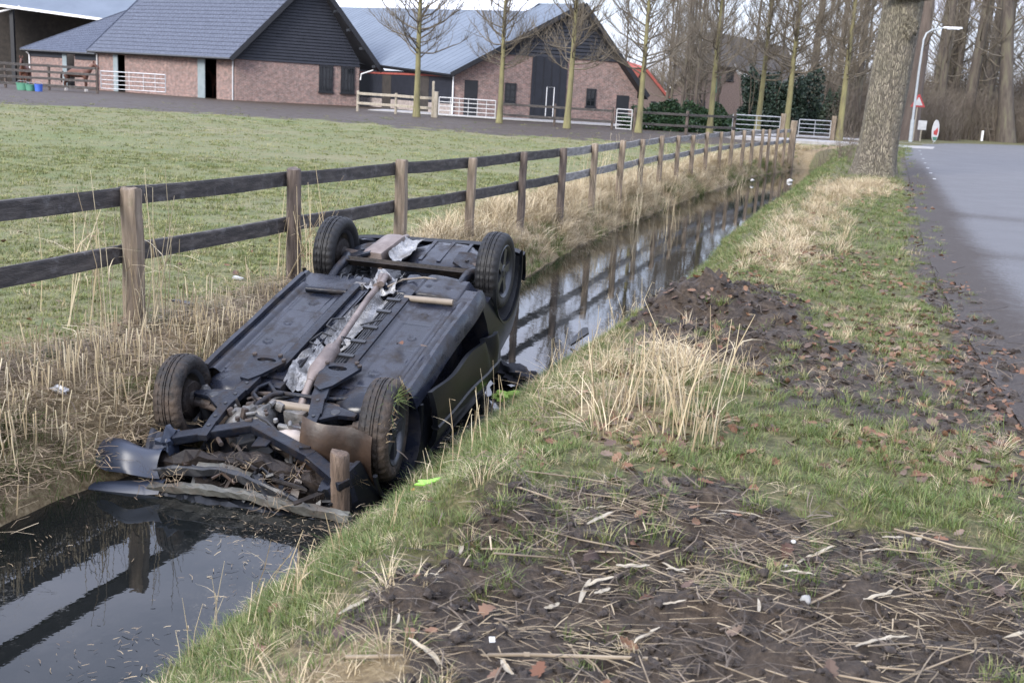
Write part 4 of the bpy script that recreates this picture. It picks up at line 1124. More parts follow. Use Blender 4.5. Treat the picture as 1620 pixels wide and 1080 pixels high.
def blade(mb, p, az, h, w, bend, n=3):
    d = V(math.cos(az), math.sin(az), 0); s_ = V(-d.y, d.x, 0); q = []
    for i in range(n):
        f = i / n; c_ = Vector(p) + d * (bend * h * f * f) + V(0, 0, h * (f - .35 * bend * f * f))
        ww = w * (1 - .55 * f) / 2; q += [c_ - s_ * ww, c_ + s_ * ww]
    q.append(Vector(p) + d * bend * h + V(0, 0, h * (1 - .35 * bend)))
    fs = [(2 * i, 2 * i + 1, 2 * i + 3, 2 * i + 2) for i in range(n - 1)] + [(2 * n - 2, 2 * n - 1, 2 * n)]
    mb.add(q, fs); return 2 * n + 1
def tuft(seed, nb, h, w, spread, bend, m, name):
    rr = random.Random(seed); mb = MB(); g = []
    for i in range(nb):
        a = rr.uniform(0, 2 * PI); r_ = spread * math.sqrt(rr.random())
        g.append(blade(mb, (r_ * math.cos(a), r_ * math.sin(a), -.01), a + rr.uniform(-1, 1), h * rr.uniform(.5, 1.1), w * rr.uniform(.7, 1.3), bend * rr.uniform(.3, 1.4)))
    return tinted(mb, name, m, g, seed)

# ------------------------------------------------------------------ evergreens
everleaf = leafmat('evergreen_leaf', [(.014, .034, .016), (.034, .068, .028), (.07, .11, .045)], .45)
def leafy(name, P_, sx, sy, sz, n, ls, label, cat, seed, m=everleaf):
    x, y = P_[0], P_[1]; rr = np.random.default_rng(seed)
    root = empty(name, (x, y, zg(x, y)), label=label, cat=cat)
    d = rr.normal(size=(n, 3)); d /= np.linalg.norm(d, axis=1)[:, None]; d[:, 2] = abs(d[:, 2])
    lump = .78 + .32 * np.sin(d[:, 0] * 5 + seed) * np.sin(d[:, 1] * 4 + 1) + .12 * np.sin(d[:, 2] * 11 + d[:, 0] * 9)
    r_ = (.55 + .45 * rr.random(n) ** .4) * lump
    c_ = d * r_[:, None] * np.array([sx, sy, sz])
    v = np.zeros((n, 4, 3)); a = rr.normal(size=(n, 3)); a /= np.linalg.norm(a, axis=1)[:, None]; b_ = np.cross(a, rr.normal(size=(n, 3))); b_ /= np.linalg.norm(b_, axis=1)[:, None]
    s_ = ls * (.6 + .8 * rr.random(n))[:, None]
    v[:, 0] = c_ - a * s_; v[:, 1] = c_ + b_ * s_ * .45; v[:, 2] = c_ + a * s_; v[:, 3] = c_ - b_ * s_ * .45
    me = bpy.data.meshes.new('foliage'); me.from_pydata(v.reshape(-1, 3).tolist(), [], np.arange(4 * n).reshape(n, 4).tolist())
    at = me.attributes.new('tint', 'FLOAT', 'POINT'); at.data.foreach_set('value', np.repeat(rr.random(n), 4).astype(np.float32)); me.materials.append(m); me.update()
    link(me, 'foliage', root)
    st_ = MB(); rr2 = random.Random(seed)
    for i in range(7): limb(st_, (rr2.uniform(-.5, .5) * sx, rr2.uniform(-.3, .3) * sy, -.1), V(rr2.uniform(-.5, .5), rr2.uniform(-.5, .5), 1), sz * .85, .06, rr2, 4, 5, .3)
    st_.build('stem', darkbark, root)
    return root
leafy('rhododendron_bush', (7.708, 62.500, 0.193), 2.6, 1.1, 1.75, 8500, .10, 'dark green leafy evergreen bush left part of the hedge behind the dark fence', 'bush', 1)
leafy('rhododendron_bush', (9.914, 64.000, 0.162), 2.7, 1.2, 1.65, 9000, .10, 'dark green leafy evergreen bush middle part of the hedge behind the dark fence', 'bush', 2)
leafy('rhododendron_bush', (12.034, 66.000, 0.214), 2.0, 1.2, 1.5, 7000, .10, 'dark green leafy evergreen bush right part of the hedge beside the open gate', 'bush', 3)
holly = leafmat('holly_leaf', [(.014, .026, .020), (.028, .046, .032), (.05, .07, .045)], .5)
leafy('holly_tree', (15.836, 76.000, 0.633), 1.7, 1.4, 4.6, 7000, .13, 'dark evergreen tree left of the pair behind the field gates', 'tree', 4, holly)
leafy('holly_tree', (17.839, 74.000, 0.641), 2.4, 1.6, 4.4, 9000, .13, 'broad dark evergreen tree behind the post between the field gates', 'tree', 5, holly)
leafy('holly_tree', (21.938, 80.000, 0.605), 1.8, 1.5, 3.2, 5000, .13, 'low dark evergreen tree above the far field gate', 'tree', 6, holly)
leafy('holly_bush', (27.911, 82.000, 0.428), 1.5, 1.2, 2.6, 4000, .14, 'dark evergreen bush behind the warning sign post', 'bush', 7, holly)

# tangled undergrowth of the wood and the far line of trees
def brush_proto(seed, h, n, m):
    rr = random.Random(seed); mb = MB()
    for i in range(n):
        lp, lr = limb(mb, (rr.uniform(-.9, .9), rr.uniform(-.5, .5), -.1), V(rr.uniform(-.5, .5), rr.uniform(-.5, .5), 1), h * rr.uniform(.5, 1.1), .02, rr, 4, 3, .35)
        for k in range(7):
            j = rr.randrange(0, 4); limb(mb, lp[j].lerp(lp[j + 1], rr.random()), V(rr.uniform(-1, 1), rr.uniform(-1, 1), rr.uniform(0, 1)), h * rr.uniform(.15, .4), .009, rr, 3, 3, .35)
    return mb.mesh('brush', m)
brushm = mat('brush_twig', [(.075, .058, .045), (.135, .11, .085), (.15, .14, .09)], .6, .9)
brush_p = [brush_proto(90 + i, 3.4, 26, brushm) for i in range(3)]
bp_ = []
for (xa, ya, xb, yb, n, s0, s1) in [(14, 74, 30, 84, 90, .4, 1.0), (24, 82, 62, 104, 560, .5, 1.3), (34, 100, 90, 140, 300, .9, 2.2), (12, 86, 34, 118, 260, .7, 1.7), (15, 150, 70, 190, 260, 1.0, 2.2)]:
    for i in range(n):
        f = random.random(); g = random.random()
        bp_.append((xa + (xb - xa) * f, ya + (yb - ya) * g, random.uniform(s0, s1)))
bp_ = [q for q in bp_ if q[0] > 7 or q[1] > 120]
bp_ = [q for q in bp_ if q[0] - float(xE(q[1])) < -1 or q[0] - float(xE(q[1])) > 0 and q[1] > 96 or q[1] > 80 and q[0] < float(xE(q[1])) - 1]
bp_ = [q for q in bp_ if not (q[1] < 112 and q[0] / q[1] < .27)]
zz = zt(np.array([q[0] for q in bp_]), np.array([q[1] for q in bp_]))
scatter('undergrowth', brush_p, [(q[0], q[1], z) for q, z in zip(bp_, zz)], [(0, 0, random.uniform(0, 6)) for _ in bp_], [q[2] for q in bp_], [random.randrange(3) for _ in bp_], 'tangled leafless undergrowth of the wood and the far tree line')
bush_px = [((12.213, 45.000, 0.086), .32, 'leafless brown bramble at the head of the ditch'), ((12.231, 42.000, 0.326), .42, 'leafless thorny shrub on the verge left of the oak foot'), ((11.180, 37.000, 0.177), .30, 'low leafless shrub at the foot of the oak')]
for P_, s_, lab in bush_px:
    o = link(brush_p[0] if s_ > .4 else brush_p[1], 'bare_shrub', None, (P_[0], P_[1], zg(P_[0], P_[1])), (0, 0, random.uniform(0, 6)), (s_ * 1.3, s_ * 1.3, s_)); tag(o, lab, 'shrub')

# ------------------------------------------------------------------ lamp post, signs
steel = mat('painted_steel', [(.30, .33, .35), (.38, .41, .43)], 4, .45)
LP = (23.069, 66.000, 0.449)
lp = empty('street_lamp', (LP[0], LP[1], zg(LP[0], LP[1])), (0, rad(-1.5), 0), label='pale grey street lamp with arm reaching over the road bend', cat='street lamp')
q = MB(); k = 66 / 1710
q.tube([(0, 0, -.2), (0, 0, 1.3)], .11, 12); q.build('base', steel, lp, 40)
q = MB(); q.tube([(0, 0, 1.3), (.05, 0, 4.2), (.12, 0, 5.9), (.25, 0, 6.25), (.55, 0, 6.45), (1.0, 0, 6.55), (1.25, 0, 6.58)], [.075, .065, .055, .05, .045, .04, .04], 10); q.build('pole', steel, lp, 50)
q = MB(); q.plate([(0, -.11), (.5, -.14), (1.0, -.12), (1.12, 0), (1.0, .12), (.5, .14), (0, .11)], .10, Matrix.Translation((1.2, 0, 6.60))); q.build('lamp_head', whitepaint, lp, 30, .015)
q = MB(); q.plate([(0, -.09), (.7, -.1), (.78, 0), (.7, .1), (0, .09)], .04, Matrix.Translation((1.4, 0, 6.525))); q.build('lamp_glass', paleroof, lp)
redp = mat('red_sign_paint', [(.30, .035, .035), (.38, .055, .05)], 3, .5)
wp_ = (23.911, 68.000, 1.333)
ws = empty('warning_sign', (wp_[0], wp_[1], zg(wp_[0], wp_[1])), label='triangular red and white warning sign beside the street lamp', cat='road sign')
q = MB(); q.tube([(0, 0, -.2), (0, 0, 2.75)], .04, 8); q.build('pole', palewood, ws)
tri = [(-.45, 0), (.45, 0), (.04, .76), (-.04, .76)]; T_ = Matrix.Translation((0, -.06, 2.05)) @ Matrix.Rotation(PI / 2, 4, 'X')
q = MB(); q.plate(tri, .02, T_); q.build('red_border', redp, ws)
q = MB(); q.plate([(x * .62, .10 + y * .62) for x, y in tri], .012, Matrix.Translation((0, -.078, 2.05)) @ Matrix.Rotation(PI / 2, 4, 'X')); q.build('white_panel', dullwhite, ws)
nb_ = (24.344, 68.000, 0.746)
nbd = empty('notice_board', (nb_[0], nb_[1], zg(nb_[0], nb_[1])), label='small white notice panel on a post right of the street lamp foot', cat='sign')
q = MB(); q.beam((0, 0, -.1), (0, 0, 1.2), .07, .07, (0, 1, 0)); q.build('pole', palewood, nbd)
q = MB(); q.box((0, -.06, .98), (.52, .03, .56)); q.build('panel', dullwhite, nbd, None, .008)
oval = empty('oval_sign', (0, 0, 0), label='tall oval white sign with red and green patches by the entrance path', cat='sign')
ov = (24.475, 66.000, 0.680); oval.location = (ov[0], ov[1], zg(ov[0], ov[1])); oval.rotation_euler = (0, 0, rad(20))
T_ = Matrix.Translation((0, 0, .72)) @ Matrix.Rotation(PI / 2, 4, 'X')
q = MB(); q.plate([(.25 * math.cos(a), .64 * math.sin(a)) for a in np.linspace(0, 2 * PI, 24, endpoint=False)], .05, T_); q.build('panel', dullwhite, oval)
q = MB(); q.plate([(-.12, -.22), (.13, -.26), (.17, .02), (.10, .20), (-.02, .05), (-.15, -.02)], .008, Matrix.Translation((0, -.03, .72)) @ Matrix.Rotation(PI / 2, 4, 'X')); q.build('red_patch', redp, oval)
q = MB(); q.plate([(-.18, -.36), (.18, -.36), (.10, -.56), (-.10, -.56)], .008, Matrix.Translation((0, -.03, .72)) @ Matrix.Rotation(PI / 2, 4, 'X')); q.build('green_patch', greendoor, oval)
q = MB(); q.tube([(0, .03, -.1), (0, .03, .8)], .03, 6); q.build('post', galv, oval)
mk = (33.903, 82.000, 0.593)
o = MB(); o.box((0, 0, .35), (.14, .14, .8)); o = o.build('marker_post', whitepaint, None, None, .02); o.location = (mk[0], mk[1], zg(mk[0], mk[1])); tag(o, 'small white marker post on the far verge of the road bend', 'marker post')

# ------------------------------------------------------------------ tubs and horses by the stable
green_pl = mat('green_plastic', [(.06, .20, .13), (.09, .26, .17)], 3, .5)
blue_pl = mat('blue_plastic', [(.04, .10, .42), (.06, .14, .5)], 3, .45)
def tub(name, P_, w, d, h, m, label):
    r_ = empty(name, (P_[0], P_[1], zg(P_[0], P_[1])), label=label, cat='tub')
    q = MB(); pr = [(.02, .03), (w * .42, .03), (w * .44, .0), (w * .46, h * .3), (w * .5, h), (w * .52, h), (w * .52, h - .04), (w * .47, h - .05)]
    vs = []
    q.lathe([(a, z) for a, z in pr], 20, Matrix.Rotation(PI / 2, 4, 'X') @ Matrix.Scale(d / w, 4, (0, 0, 1))); q.build('bowl', m, r_, 40)
    q = MB(); q.tube([(-w * .5, 0, h), (-w * .3, -.05, h + .12), (w * .3, -.05, h + .12), (w * .5, 0, h)], .012, 6); q.build('handle', galv, r_)
    return r_
tub('feed_tub', (-30.100, 66.000, 0.655), .75, .6, .42, green_pl, 'green plastic feed tub on the ground before the dark paddock fence')
tub('feed_tub', (-29.511, 65.700, 0.650), .55, .5, .36, green_pl, 'second green plastic tub squeezed beside the blue bucket')
tub('bucket', (-28.933, 65.500, 0.646), .46, .46, .42, blue_pl, 'blue bucket right of the green feed tubs')
horsecoat = mat('chestnut_coat', [(.075, .028, .017), (.125, .048, .028)], 4, .6)
horsedark = mat('dark_mane', [(.02, .012, .010), (.04, .025, .02)], 4, .8)
hoofm = mat('white_sock', [(.5, .46, .42), (.6, .56, .52)], 4, .8)
def skin_mesh(name, vs, es, rs, m, root=0, sub=1):
    me = bpy.data.meshes.new(name); me.from_pydata(vs, es, []); o = bpy.data.objects.new(name, me); C.objects.link(o)
    md = o.modifiers.new('s', 'SKIN'); o.modifiers.new('u', 'SUBSURF').levels = sub
    for i, r_ in enumerate(rs):
        v_ = me.skin_vertices[0].data[i]; v_.radius = r_ if isinstance(r_, tuple) else (r_, r_); v_.use_root = i == root
    dg = bpy.context.evaluated_depsgraph_get(); me2 = bpy.data.meshes.new_from_object(o.evaluated_get(dg)); me2.name = name
    bpy.data.objects.remove(o); bpy.data.meshes.remove(me)
    me2.materials.clear(); me2.materials.append(m)
    for p in me2.polygons: p.use_smooth = True
    return me2
hv = [(0, 0, 1.22), (-.35, 0, 1.25), (-.68, 0, 1.27), (.35, 0, 1.22), (.62, 0, 1.28), (.85, 0, 1.50), (1.05, 0, 1.78), (1.17, 0, 1.90), (1.33, 0, 1.76), (1.52, 0, 1.58)]
he = [(0, 1), (1, 2), (0, 3), (3, 4), (4, 5), (5, 6), (6, 7), (7, 8), (8, 9)]
hr = [(.27, .32), (.27, .31), (.24, .27), (.26, .32), (.2, .29), (.12, .22), (.095, .16), (.09, .13), (.085, .12), (.065, .08)]
for s_ in (-1, 1):
    n = len(hv)
    hv += [(-.72, .17 * s_, 1.05), (-.60, .18 * s_, .80), (-.82, .17 * s_, .52), (-.76, .17 * s_, .20), (-.70, .17 * s_, .03)]
    he += [(2, n), (n, n + 1), (n + 1, n + 2), (n + 2, n + 3), (n + 3, n + 4)]; hr += [.17, .12, .065, .05, .065]
    n = len(hv)
    hv += [(.58, .17 * s_, .98), (.60, .17 * s_, .74), (.60, .17 * s_, .48), (.59, .17 * s_, .18), (.63, .17 * s_, .03)]
    he += [(4, n), (n, n + 1), (n + 1, n + 2), (n + 2, n + 3), (n + 3, n + 4)]; hr += [.13, .085, .06, .045, .065]
hmesh = skin_mesh('body', hv, he, hr, horsecoat)
tailm = skin_mesh('tail', [(-.88, 0, 1.32), (-1.02, 0, 1.15), (-1.05, 0, .85), (-1.02, 0, .5)], [(0, 1), (1, 2), (2, 3)], [.05, .08, .09, .03], horsedark)
mq = MB()
for i in range(14):
    f = i / 13; p = V(.62, 0, 1.55).lerp(V(1.16, 0, 2.0), f); mq.beam(p, p + V(.05, .13 if i % 2 else .10, -.26), .06, .05)
manem = mq.mesh('mane', horsedark)
eq = MB()
for s_ in (-1, 1): eq.tube([(1.14, .07 * s_, 1.98), (1.16, .09 * s_, 2.08), (1.17, .085 * s_, 2.17)], [.045, .04, .008], 6)
earm = eq.mesh('ears', horsecoat); sq = MB()
for x in (-.72, .61):
    for s_ in (-1, 1): sq.tube([(x, .17 * s_, .0), (x - .02, .17 * s_, .30)], [.082, .062], 8)
sockm = sq.mesh('socks', hoofm)
G4 = 'horses by the stable'
def horse(P_, rz, label, sc=1.0, socks=True):
    r_ = empty('horse', (P_[0], P_[1], zg(P_[0], P_[1])), (0, 0, rz), label, 'horse', G4); r_.scale = (sc,) * 3
    for me_, nm in ((hmesh, 'body'), (tailm, 'tail'), (manem, 'mane'), (earm, 'ears')) + (((sockm, 'white_socks'),) if socks else ()): link(me_, nm, r_)
    return r_
horse((-28.874, 71.000, 0.686), rad(8), 'chestnut horse with white socks standing sideways behind the dark paddock fence', .92)
horse((-33.121, 73.000, 0.617), rad(-75), 'chestnut horse facing us behind the dark fence above the green tubs', .95, False)
horse((-20.881, 75.500, 0.293), rad(150), 'chestnut horse half hidden in the right stable doorway', .95, False)

# ------------------------------------------------------------------ the overturned car
car = empty('overturned_car', (-1.1445, 7.7446, .1381), (rad(179.52), rad(15.95), rad(-104.71)), 'black hatchback lying on its roof nose down in the ditch', 'car')
MUDC = (.075, .052, .036)
bodyp = mat('black_car_paint', [(.005, .006, .008), (.009, .010, .013)], 2, .30, coat=.0, spec=.30, dirt=((.03, .026, .024), 2.4, .60, .25))
underm = mat('underbody_coating', [(.005, .007, .012), (.010, .012, .020), (.019, .022, .032)], 3, .24, .16, 9, dirt=((.024, .019, .015), 5.5, .475, .75), rough2=.5, spec=.30)
framem = mat('subframe_paint', [(.005, .006, .011), (.011, .014, .021)], 5, .36, .25, 40, spec=.24, dirt=((.030, .022, .017), 7, .48, .75))
rubber = mat('tyre_rubber', [(.005, .005, .006), (.010, .010, .011)], 8, .58, .2, 40, spec=.35, dirt=((.05, .042, .036), 5, .60, .30))
muddytyre = mat('muddy_tyre_rubber', [(.009, .008, .008), (.020, .017, .015)], 8, .62, .6, 40, spec=.35, dirt=((.075, .054, .039), 5, .46, .8))
alloy = mat('grey_alloy', [(.045, .047, .053), (.075, .078, .085)], 5, .34, metal=.55, dirt=(MUDC, 6, .6, .5))
ironm = mat('rusty_iron', [(.016, .013, .012), (.040, .028, .022), (.068, .050, .042)], 9, .7, .5, 40)
exhaust = mat('heated_exhaust_steel', [(.085, .066, .058), (.14, .11, .097), (.20, .165, .148)], 6, .5, .2, 40, metal=.25)
silver = mat('crumpled_foil_shield', [(.13, .13, .132), (.24, .24, .24), (.38, .375, .37)], 9, .42, 1.0, 30, metal=.4, dirt=((.10, .085, .07), 5, .52, .7))
castm = mat('cast_aluminium', [(.05, .05, .05), (.12, .118, .115), (.20, .195, .19)], 12, .5, .5, 40, metal=.3, dirt=(MUDC, 7, .5, .7))
panm = mat('oil_pan', [(.28, .235, .20), (.38, .33, .29)], 5, .6, .3, 20, dirt=((.2, .15, .12), 5, .6, .6))
brownliner = mat('mud_stained_liner', [(.018, .012, .009), (.040, .025, .017), (.075, .048, .032)], 4, .40, .12, 25)
plastic = mat('black_plastic', [(.010, .011, .013), (.018, .019, .022)], 5, .45, .2, 30)
bluep = mat('dark_blue_bumper', [(.014, .019, .034), (.021, .028, .046)], 3, .42, coat=.0, dirt=(MUDC, 4, .58, .5))
palegreen = mat('grimy_pale_bar', [(.03, .029, .025), (.085, .085, .075), (.21, .215, .20)], 4, .6, .4, 25, stretch=(1, .6, 1), dirt=(MUDC, 5, .5, .85))
rustdark = mat('dark_rusty_steel', [(.006, .005, .005), (.014, .011, .010), (.028, .021, .017)], 8, .6, .4, 40, spec=.25)
hose = mat('black_hose', [(.012, .012, .013), (.022, .022, .024)], 6, .5)
beigecable = mat('beige_cable', [(.13, .105, .08), (.20, .165, .125)], 6, .6)

ST = [  # x, width factor, floor z, belt z, roof z
    (-1.88, .74, .17, .42, .46), (-1.86, .82, .13, .46, .52), (-1.80, .90, .11, .58, .66), (-1.70, .945, .09, .66, .82), (-1.45, .985, .04, .68, 1.0), (-1.10, 1.0, -.03, .68, 1.10),
    (-.7, 1, -.045, .67, 1.14), (0, 1, -.045, .65, 1.16), (.4, 1, -.045, .63, 1.12), (.78, 1, -.045, .61, .88), (1.0, 1, -.04, .60, .72), (1.3, .985, -.02, .58, .66), (1.6, .95, .0, .53, .60), (1.76, .88, .03, .46, .52), (1.84, .80, .06, .40, .45)]
SX = np.array([s_[0] for s_ in ST])
def stn(x): return [float(np.interp(x, SX, [s_[k] for s_ in ST])) for k in range(1, 5)]
def prof(x):
    w_, zb_, bz, tz = stn(x); g = tz - bz
    P_ = [(0, zb_), (.35, zb_), (.60, zb_), (.695, zb_), (.715, zb_ - .018), (.742, zb_ - .018), (.765, zb_ + .02), (.785, .08), (.808, .18), (.82, .28), (.822, .36), (.812, .46), (.795, .55), (.775, bz - .02), (.755, bz), (.70, bz + g * .28), (.635, bz + g * .62), (.585, bz + g * .86), (.50, bz + g * .97), (.25, tz), (0, tz)]
    return [(y * w_, max(z, zb_ - .02)) for y, z in P_]
xs = sorted(set([round(a, 3) for a in np.arange(-1.88, 1.84, .06)] + [1.84]))
vs, fs = [], []; np_ = len(prof(0)); ring = 2 * np_ - 2
for x in xs:
    P_ = prof(x); full = P_ + [(-y, z) for y, z in reversed(P_[1:-1])]
    vs += [(x, y, z) for y, z in full]
for i in range(len(xs) - 1):
    for k in range(ring): fs.append((i * ring + k, i * ring + (k + 1) % ring, (i + 1) * ring + (k + 1) % ring, (i + 1) * ring + k))
fs.append(tuple(reversed(range(ring)))); fs.append(tuple((len(xs) - 1) * ring + k for k in range(ring)))
q = MB(); q.add(vs, fs); bme = q.mesh('body', bodyp); bme.materials.append(underm)
bo_ = bpy.data.objects.new('body_work', bme); C.objects.link(bo_)
bm = bmesh.new(); bm.from_mesh(bme); bmesh.ops.recalc_face_normals(bm, faces=bm.faces); bm.to_mesh(bme); bm.free()
cutters = []
def cutter(mb):
    o = mb.build('cutter', underm)
    bm = bmesh.new(); bm.from_mesh(o.data); bmesh.ops.recalc_face_normals(bm, faces=bm.faces); bm.to_mesh(o.data); bm.free()
    md = bo_.modifiers.new('c', 'BOOLEAN'); md.operation = 'DIFFERENCE'; md.solver = 'EXACT'; md.object = o; cutters.append(o)
for x in (1.22, -1.22):
    for s_ in (1, -1):
        m2 = MB(); m2.lathe([(0, .44 * s_), (.36, .44 * s_), (.36, 1.0 * s_), (0, 1.0 * s_)], 36, Matrix.Translation((x, 0, .04)), closed=True)
        # closed lathe on the axis: build as prism instead
        m2 = MB(); ring_ = [(x + .385 * math.cos(2 * PI * k / 36), .02 + .385 * math.sin(2 * PI * k / 36)) for k in range(36)]
        m2.v = [(a, .44 * s_, b2) for a, b2 in ring_] + [(a, 1.0 * s_, b2) for a, b2 in ring_]
        m2.f = [tuple(range(36)), tuple(reversed(range(36, 72)))] + [(k, 36 + k, 36 + (k + 1) % 36, (k + 1) % 36) for k in range(36)]
        cutter(m2)
        m2 = MB(); m2.box((x + (.05 if x < 0 else 0), .72 * s_, -.2), (.90 if x < 0 else .76, .60, .5)); cutter(m2)
m2 = MB(); m2.box((1.46, 0, .0), (.94, 1.06, .76)); cutter(m2)
m2 = MB(); m2.box((-1.27, 0, -.1), (1.08, 1.16, .64)); cutter(m2)
m2 = MB(); m2.box((.2, 0, -.1), (1.62, .24, .30)); cutter(m2)
m2 = MB(); m2.box((.03, -.80, .30), (1.30, .40, .54)); cutter(m2)
dg = bpy.context.evaluated_depsgraph_get()
bme2 = bpy.data.meshes.new_from_object(bo_.evaluated_get(dg)); bme2.name = 'body'
for o in cutters + [bo_]: bpy.data.objects.remove(o)
for p in bme2.polygons:
    c_ = p.center
    if (p.normal.z < -.75 and c_.z < .3) or (abs(c_.y) < .58 and c_.z < .5 and -1.82 < c_.x < 1.75) or (p.normal.z < -.1 and abs(c_.y) < .70 and c_.z < .5): p.material_index = 1
    if abs(abs(c_.x) - 1.22) < .39 and math.hypot(abs(c_.x) - 1.22, c_.z - .02) < .3855 and abs(c_.y) < .815: p.material_index = 1
smooth_by_angle(bme2, 38)
body = link(bme2, 'body', car)
# ---- floor panels with pressed ribs
def floor_fn(s_):
    def fn(u, v):
        x = -.50 + 1.40 * u; y = s_ * (.135 + .56 * v)
        z = -.052
        z += .016 * math.exp(-((v - .93) / .05) ** 2) * -1 + .014 * math.exp(-((v - .84) / .03) ** 2)
        z += -.020 * float(sst(.10, .16, v) * sst(.28, .22, v)) * float(sst(0, .05, u) * sst(1, .93, u))
        z += .010 * float(sst(.02, .06, u) * sst(.98, .94, u) * sst(.34, .4, v) * sst(.80, .74, v))
        for (pu, pv, pr) in ((.2, .55, .032), (.45, .62, .030), (.66, .64, .032), (.83, .5, .036), (.12, .75, .02)):
            d = math.hypot((u - pu) * 1.40, (v - pv) * .56); z += -.009 * math.exp(-((d - pr) / .007) ** 2) - .004 * (d < pr)
        for pu in (.3, .58, .86): z += -.004 * math.exp(-((u - pu) / .012) ** 2) * (.36 < v < .78)
        z += .004 * (vnoise(x * 5, y * 5, 3) - .5)
        return (x, y, float(z))
    return fn
for s_ in (1, -1):
    q = MB(); q.grid(floor_fn(s_), 110, 60); q.build('floor_panel', underm, car, 50)
# bulged front footwells
for s_ in (1, -1):
    q = MB(); q.blob((.96, .46 * s_, .02), .17, .20, .10, 4 + s_, .05, 12); q.build('footwell', underm, car, 60)
# sills
for s_ in (1, -1):
    q = MB(); prf = [(.700, -.050), (.705, -.086), (.735, -.092), (.757, -.072), (.775, -.03), (.790, .035), (.760, .05), (.72, .0)]
    nn = 14; b0 = 0
    for i in range(nn + 1):
        f = i / nn; x = -.635 + 1.52 * f; tp = 1 if 0 < i < nn else .94
        for y, z in prf: q.v.append((x, s_ * (y + .006 * math.sin(9 * f) * (s_ < 0)), z * tp + .002 * math.sin(14 * f)))
    for i in range(nn):
        for k in range(8): q.f.append((i * 8 + k, i * 8 + (k + 1) % 8, (i + 1) * 8 + (k + 1) % 8, (i + 1) * 8 + k))
    q.f.append(tuple(range(8))); q.f.append(tuple(nn * 8 + k for k in reversed(range(8))))
    q.build('sill', underm, car, 28)
# ---- bulged right door, torn away from the sill
def door_fn(u, v):
    x = -.70 + 1.50 * u; f = 1 - u
    zb_ = -.045 + .27 * f ** 1.1; z = zb_ + .60 * v
    y = .815 + .035 * math.sin(PI * min(1, v * 1.25)) + .045 * math.exp(-(v / .45) ** 2) * (.35 + .65 * math.sin(PI * min(1, f * .9 + .1))) - .09 * float(sst(.55, 1, v))
    y += .028 * math.exp(-((f - .90) / .05) ** 2) * math.exp(-(v / .4) ** 2) - .040 * math.exp(-((f - .80) / .035) ** 2) * math.exp(-(v / .25) ** 2) + .010 * math.sin(9 * f + 3 * v) * (1 - v)
    z += .05 * math.exp(-((f - 1.0) / .06) ** 2) * (1 - v) + .022 * math.sin(6 * f) ** 2 * (1 - v)
    return (x, -y, z)
q = MB(); q.grid(door_fn, 60, 26)
dme = q.mesh('door', bodyp); do = bpy.data.objects.new('w', dme); C.objects.link(do)
md = do.modifiers.new('s', 'SOLIDIFY'); md.thickness = .035; md.offset = 1
dg = bpy.context.evaluated_depsgraph_get(); dme2 = bpy.data.meshes.new_from_object(do.evaluated_get(dg)); dme2.name = 'door'; bpy.data.objects.remove(do)
smooth_by_angle(dme2, 40); door = link(dme2, 'door', car)
door['label'] = 'dented right door bulging away from the sill'
q = MB()
def side_y(x, z):
    P_ = prof(x); return float(np.interp(z, [p[1] for p in P_[6:15]], [p[0] for p in P_[6:15]]))
strip = []
for i in range(22):
    u = i / 21; p = door_fn(.0 + u * 1.0, .44); strip.append((p[0], p[1] - .018, p[2]))
q.tube(strip, .030, 8, True, .6); q.build('rub_strip', plastic, door, 40)
q = MB(); q.tube([(x, side_y(x, .30) + .008, .30) for x in np.linspace(.72, -.64, 12)], .026, 8, True, .6); q.build('rub_strip', plastic, car, 40)
q = MB(); p = door_fn(.12, .78); q.tube([(p[0], p[1] - .01, p[2]), (p[0] + .03, p[1] - .04, p[2]), (p[0] + .15, p[1] - .04, p[2]), (p[0] + .18, p[1] - .01, p[2])], .016, 8); q.build('door_handle', plastic, door, 40)
# windows (under water or in shade once upside down)
def pane(name, pts, m=glass):
    q = MB(); q.add(pts + [(x, y * .985, z - .004) for x, y, z in pts], [tuple(range(len(pts))), tuple(reversed(range(len(pts), 2 * len(pts))))] + [(i, len(pts) + i, len(pts) + (i + 1) % len(pts), (i + 1) % len(pts)) for i in range(len(pts))]); return q.build(name, m, car)
def sp(x, f, s_):
    P_ = prof(x); a, b_ = P_[14], P_[17]; m1, m2_ = P_[15], P_[16]
    y = float(np.interp(f, [0, .33, .7, 1], [a[0], m1[0], m2_[0], b_[0]])); z = float(np.interp(f, [0, .33, .7, 1], [a[1], m1[1], m2_[1], b_[1]])); return (x, s_ * (y + .008), z)
for s_ in (1, -1):
    pane('side_window', [sp(.62, .08, s_), sp(-.02, .08, s_), sp(-.02, .85, s_), sp(.35, .85, s_)]); pane('side_window', [sp(-.10, .08, s_), sp(-.95, .1, s_), sp(-.85, .85, s_), sp(-.10, .85, s_)])
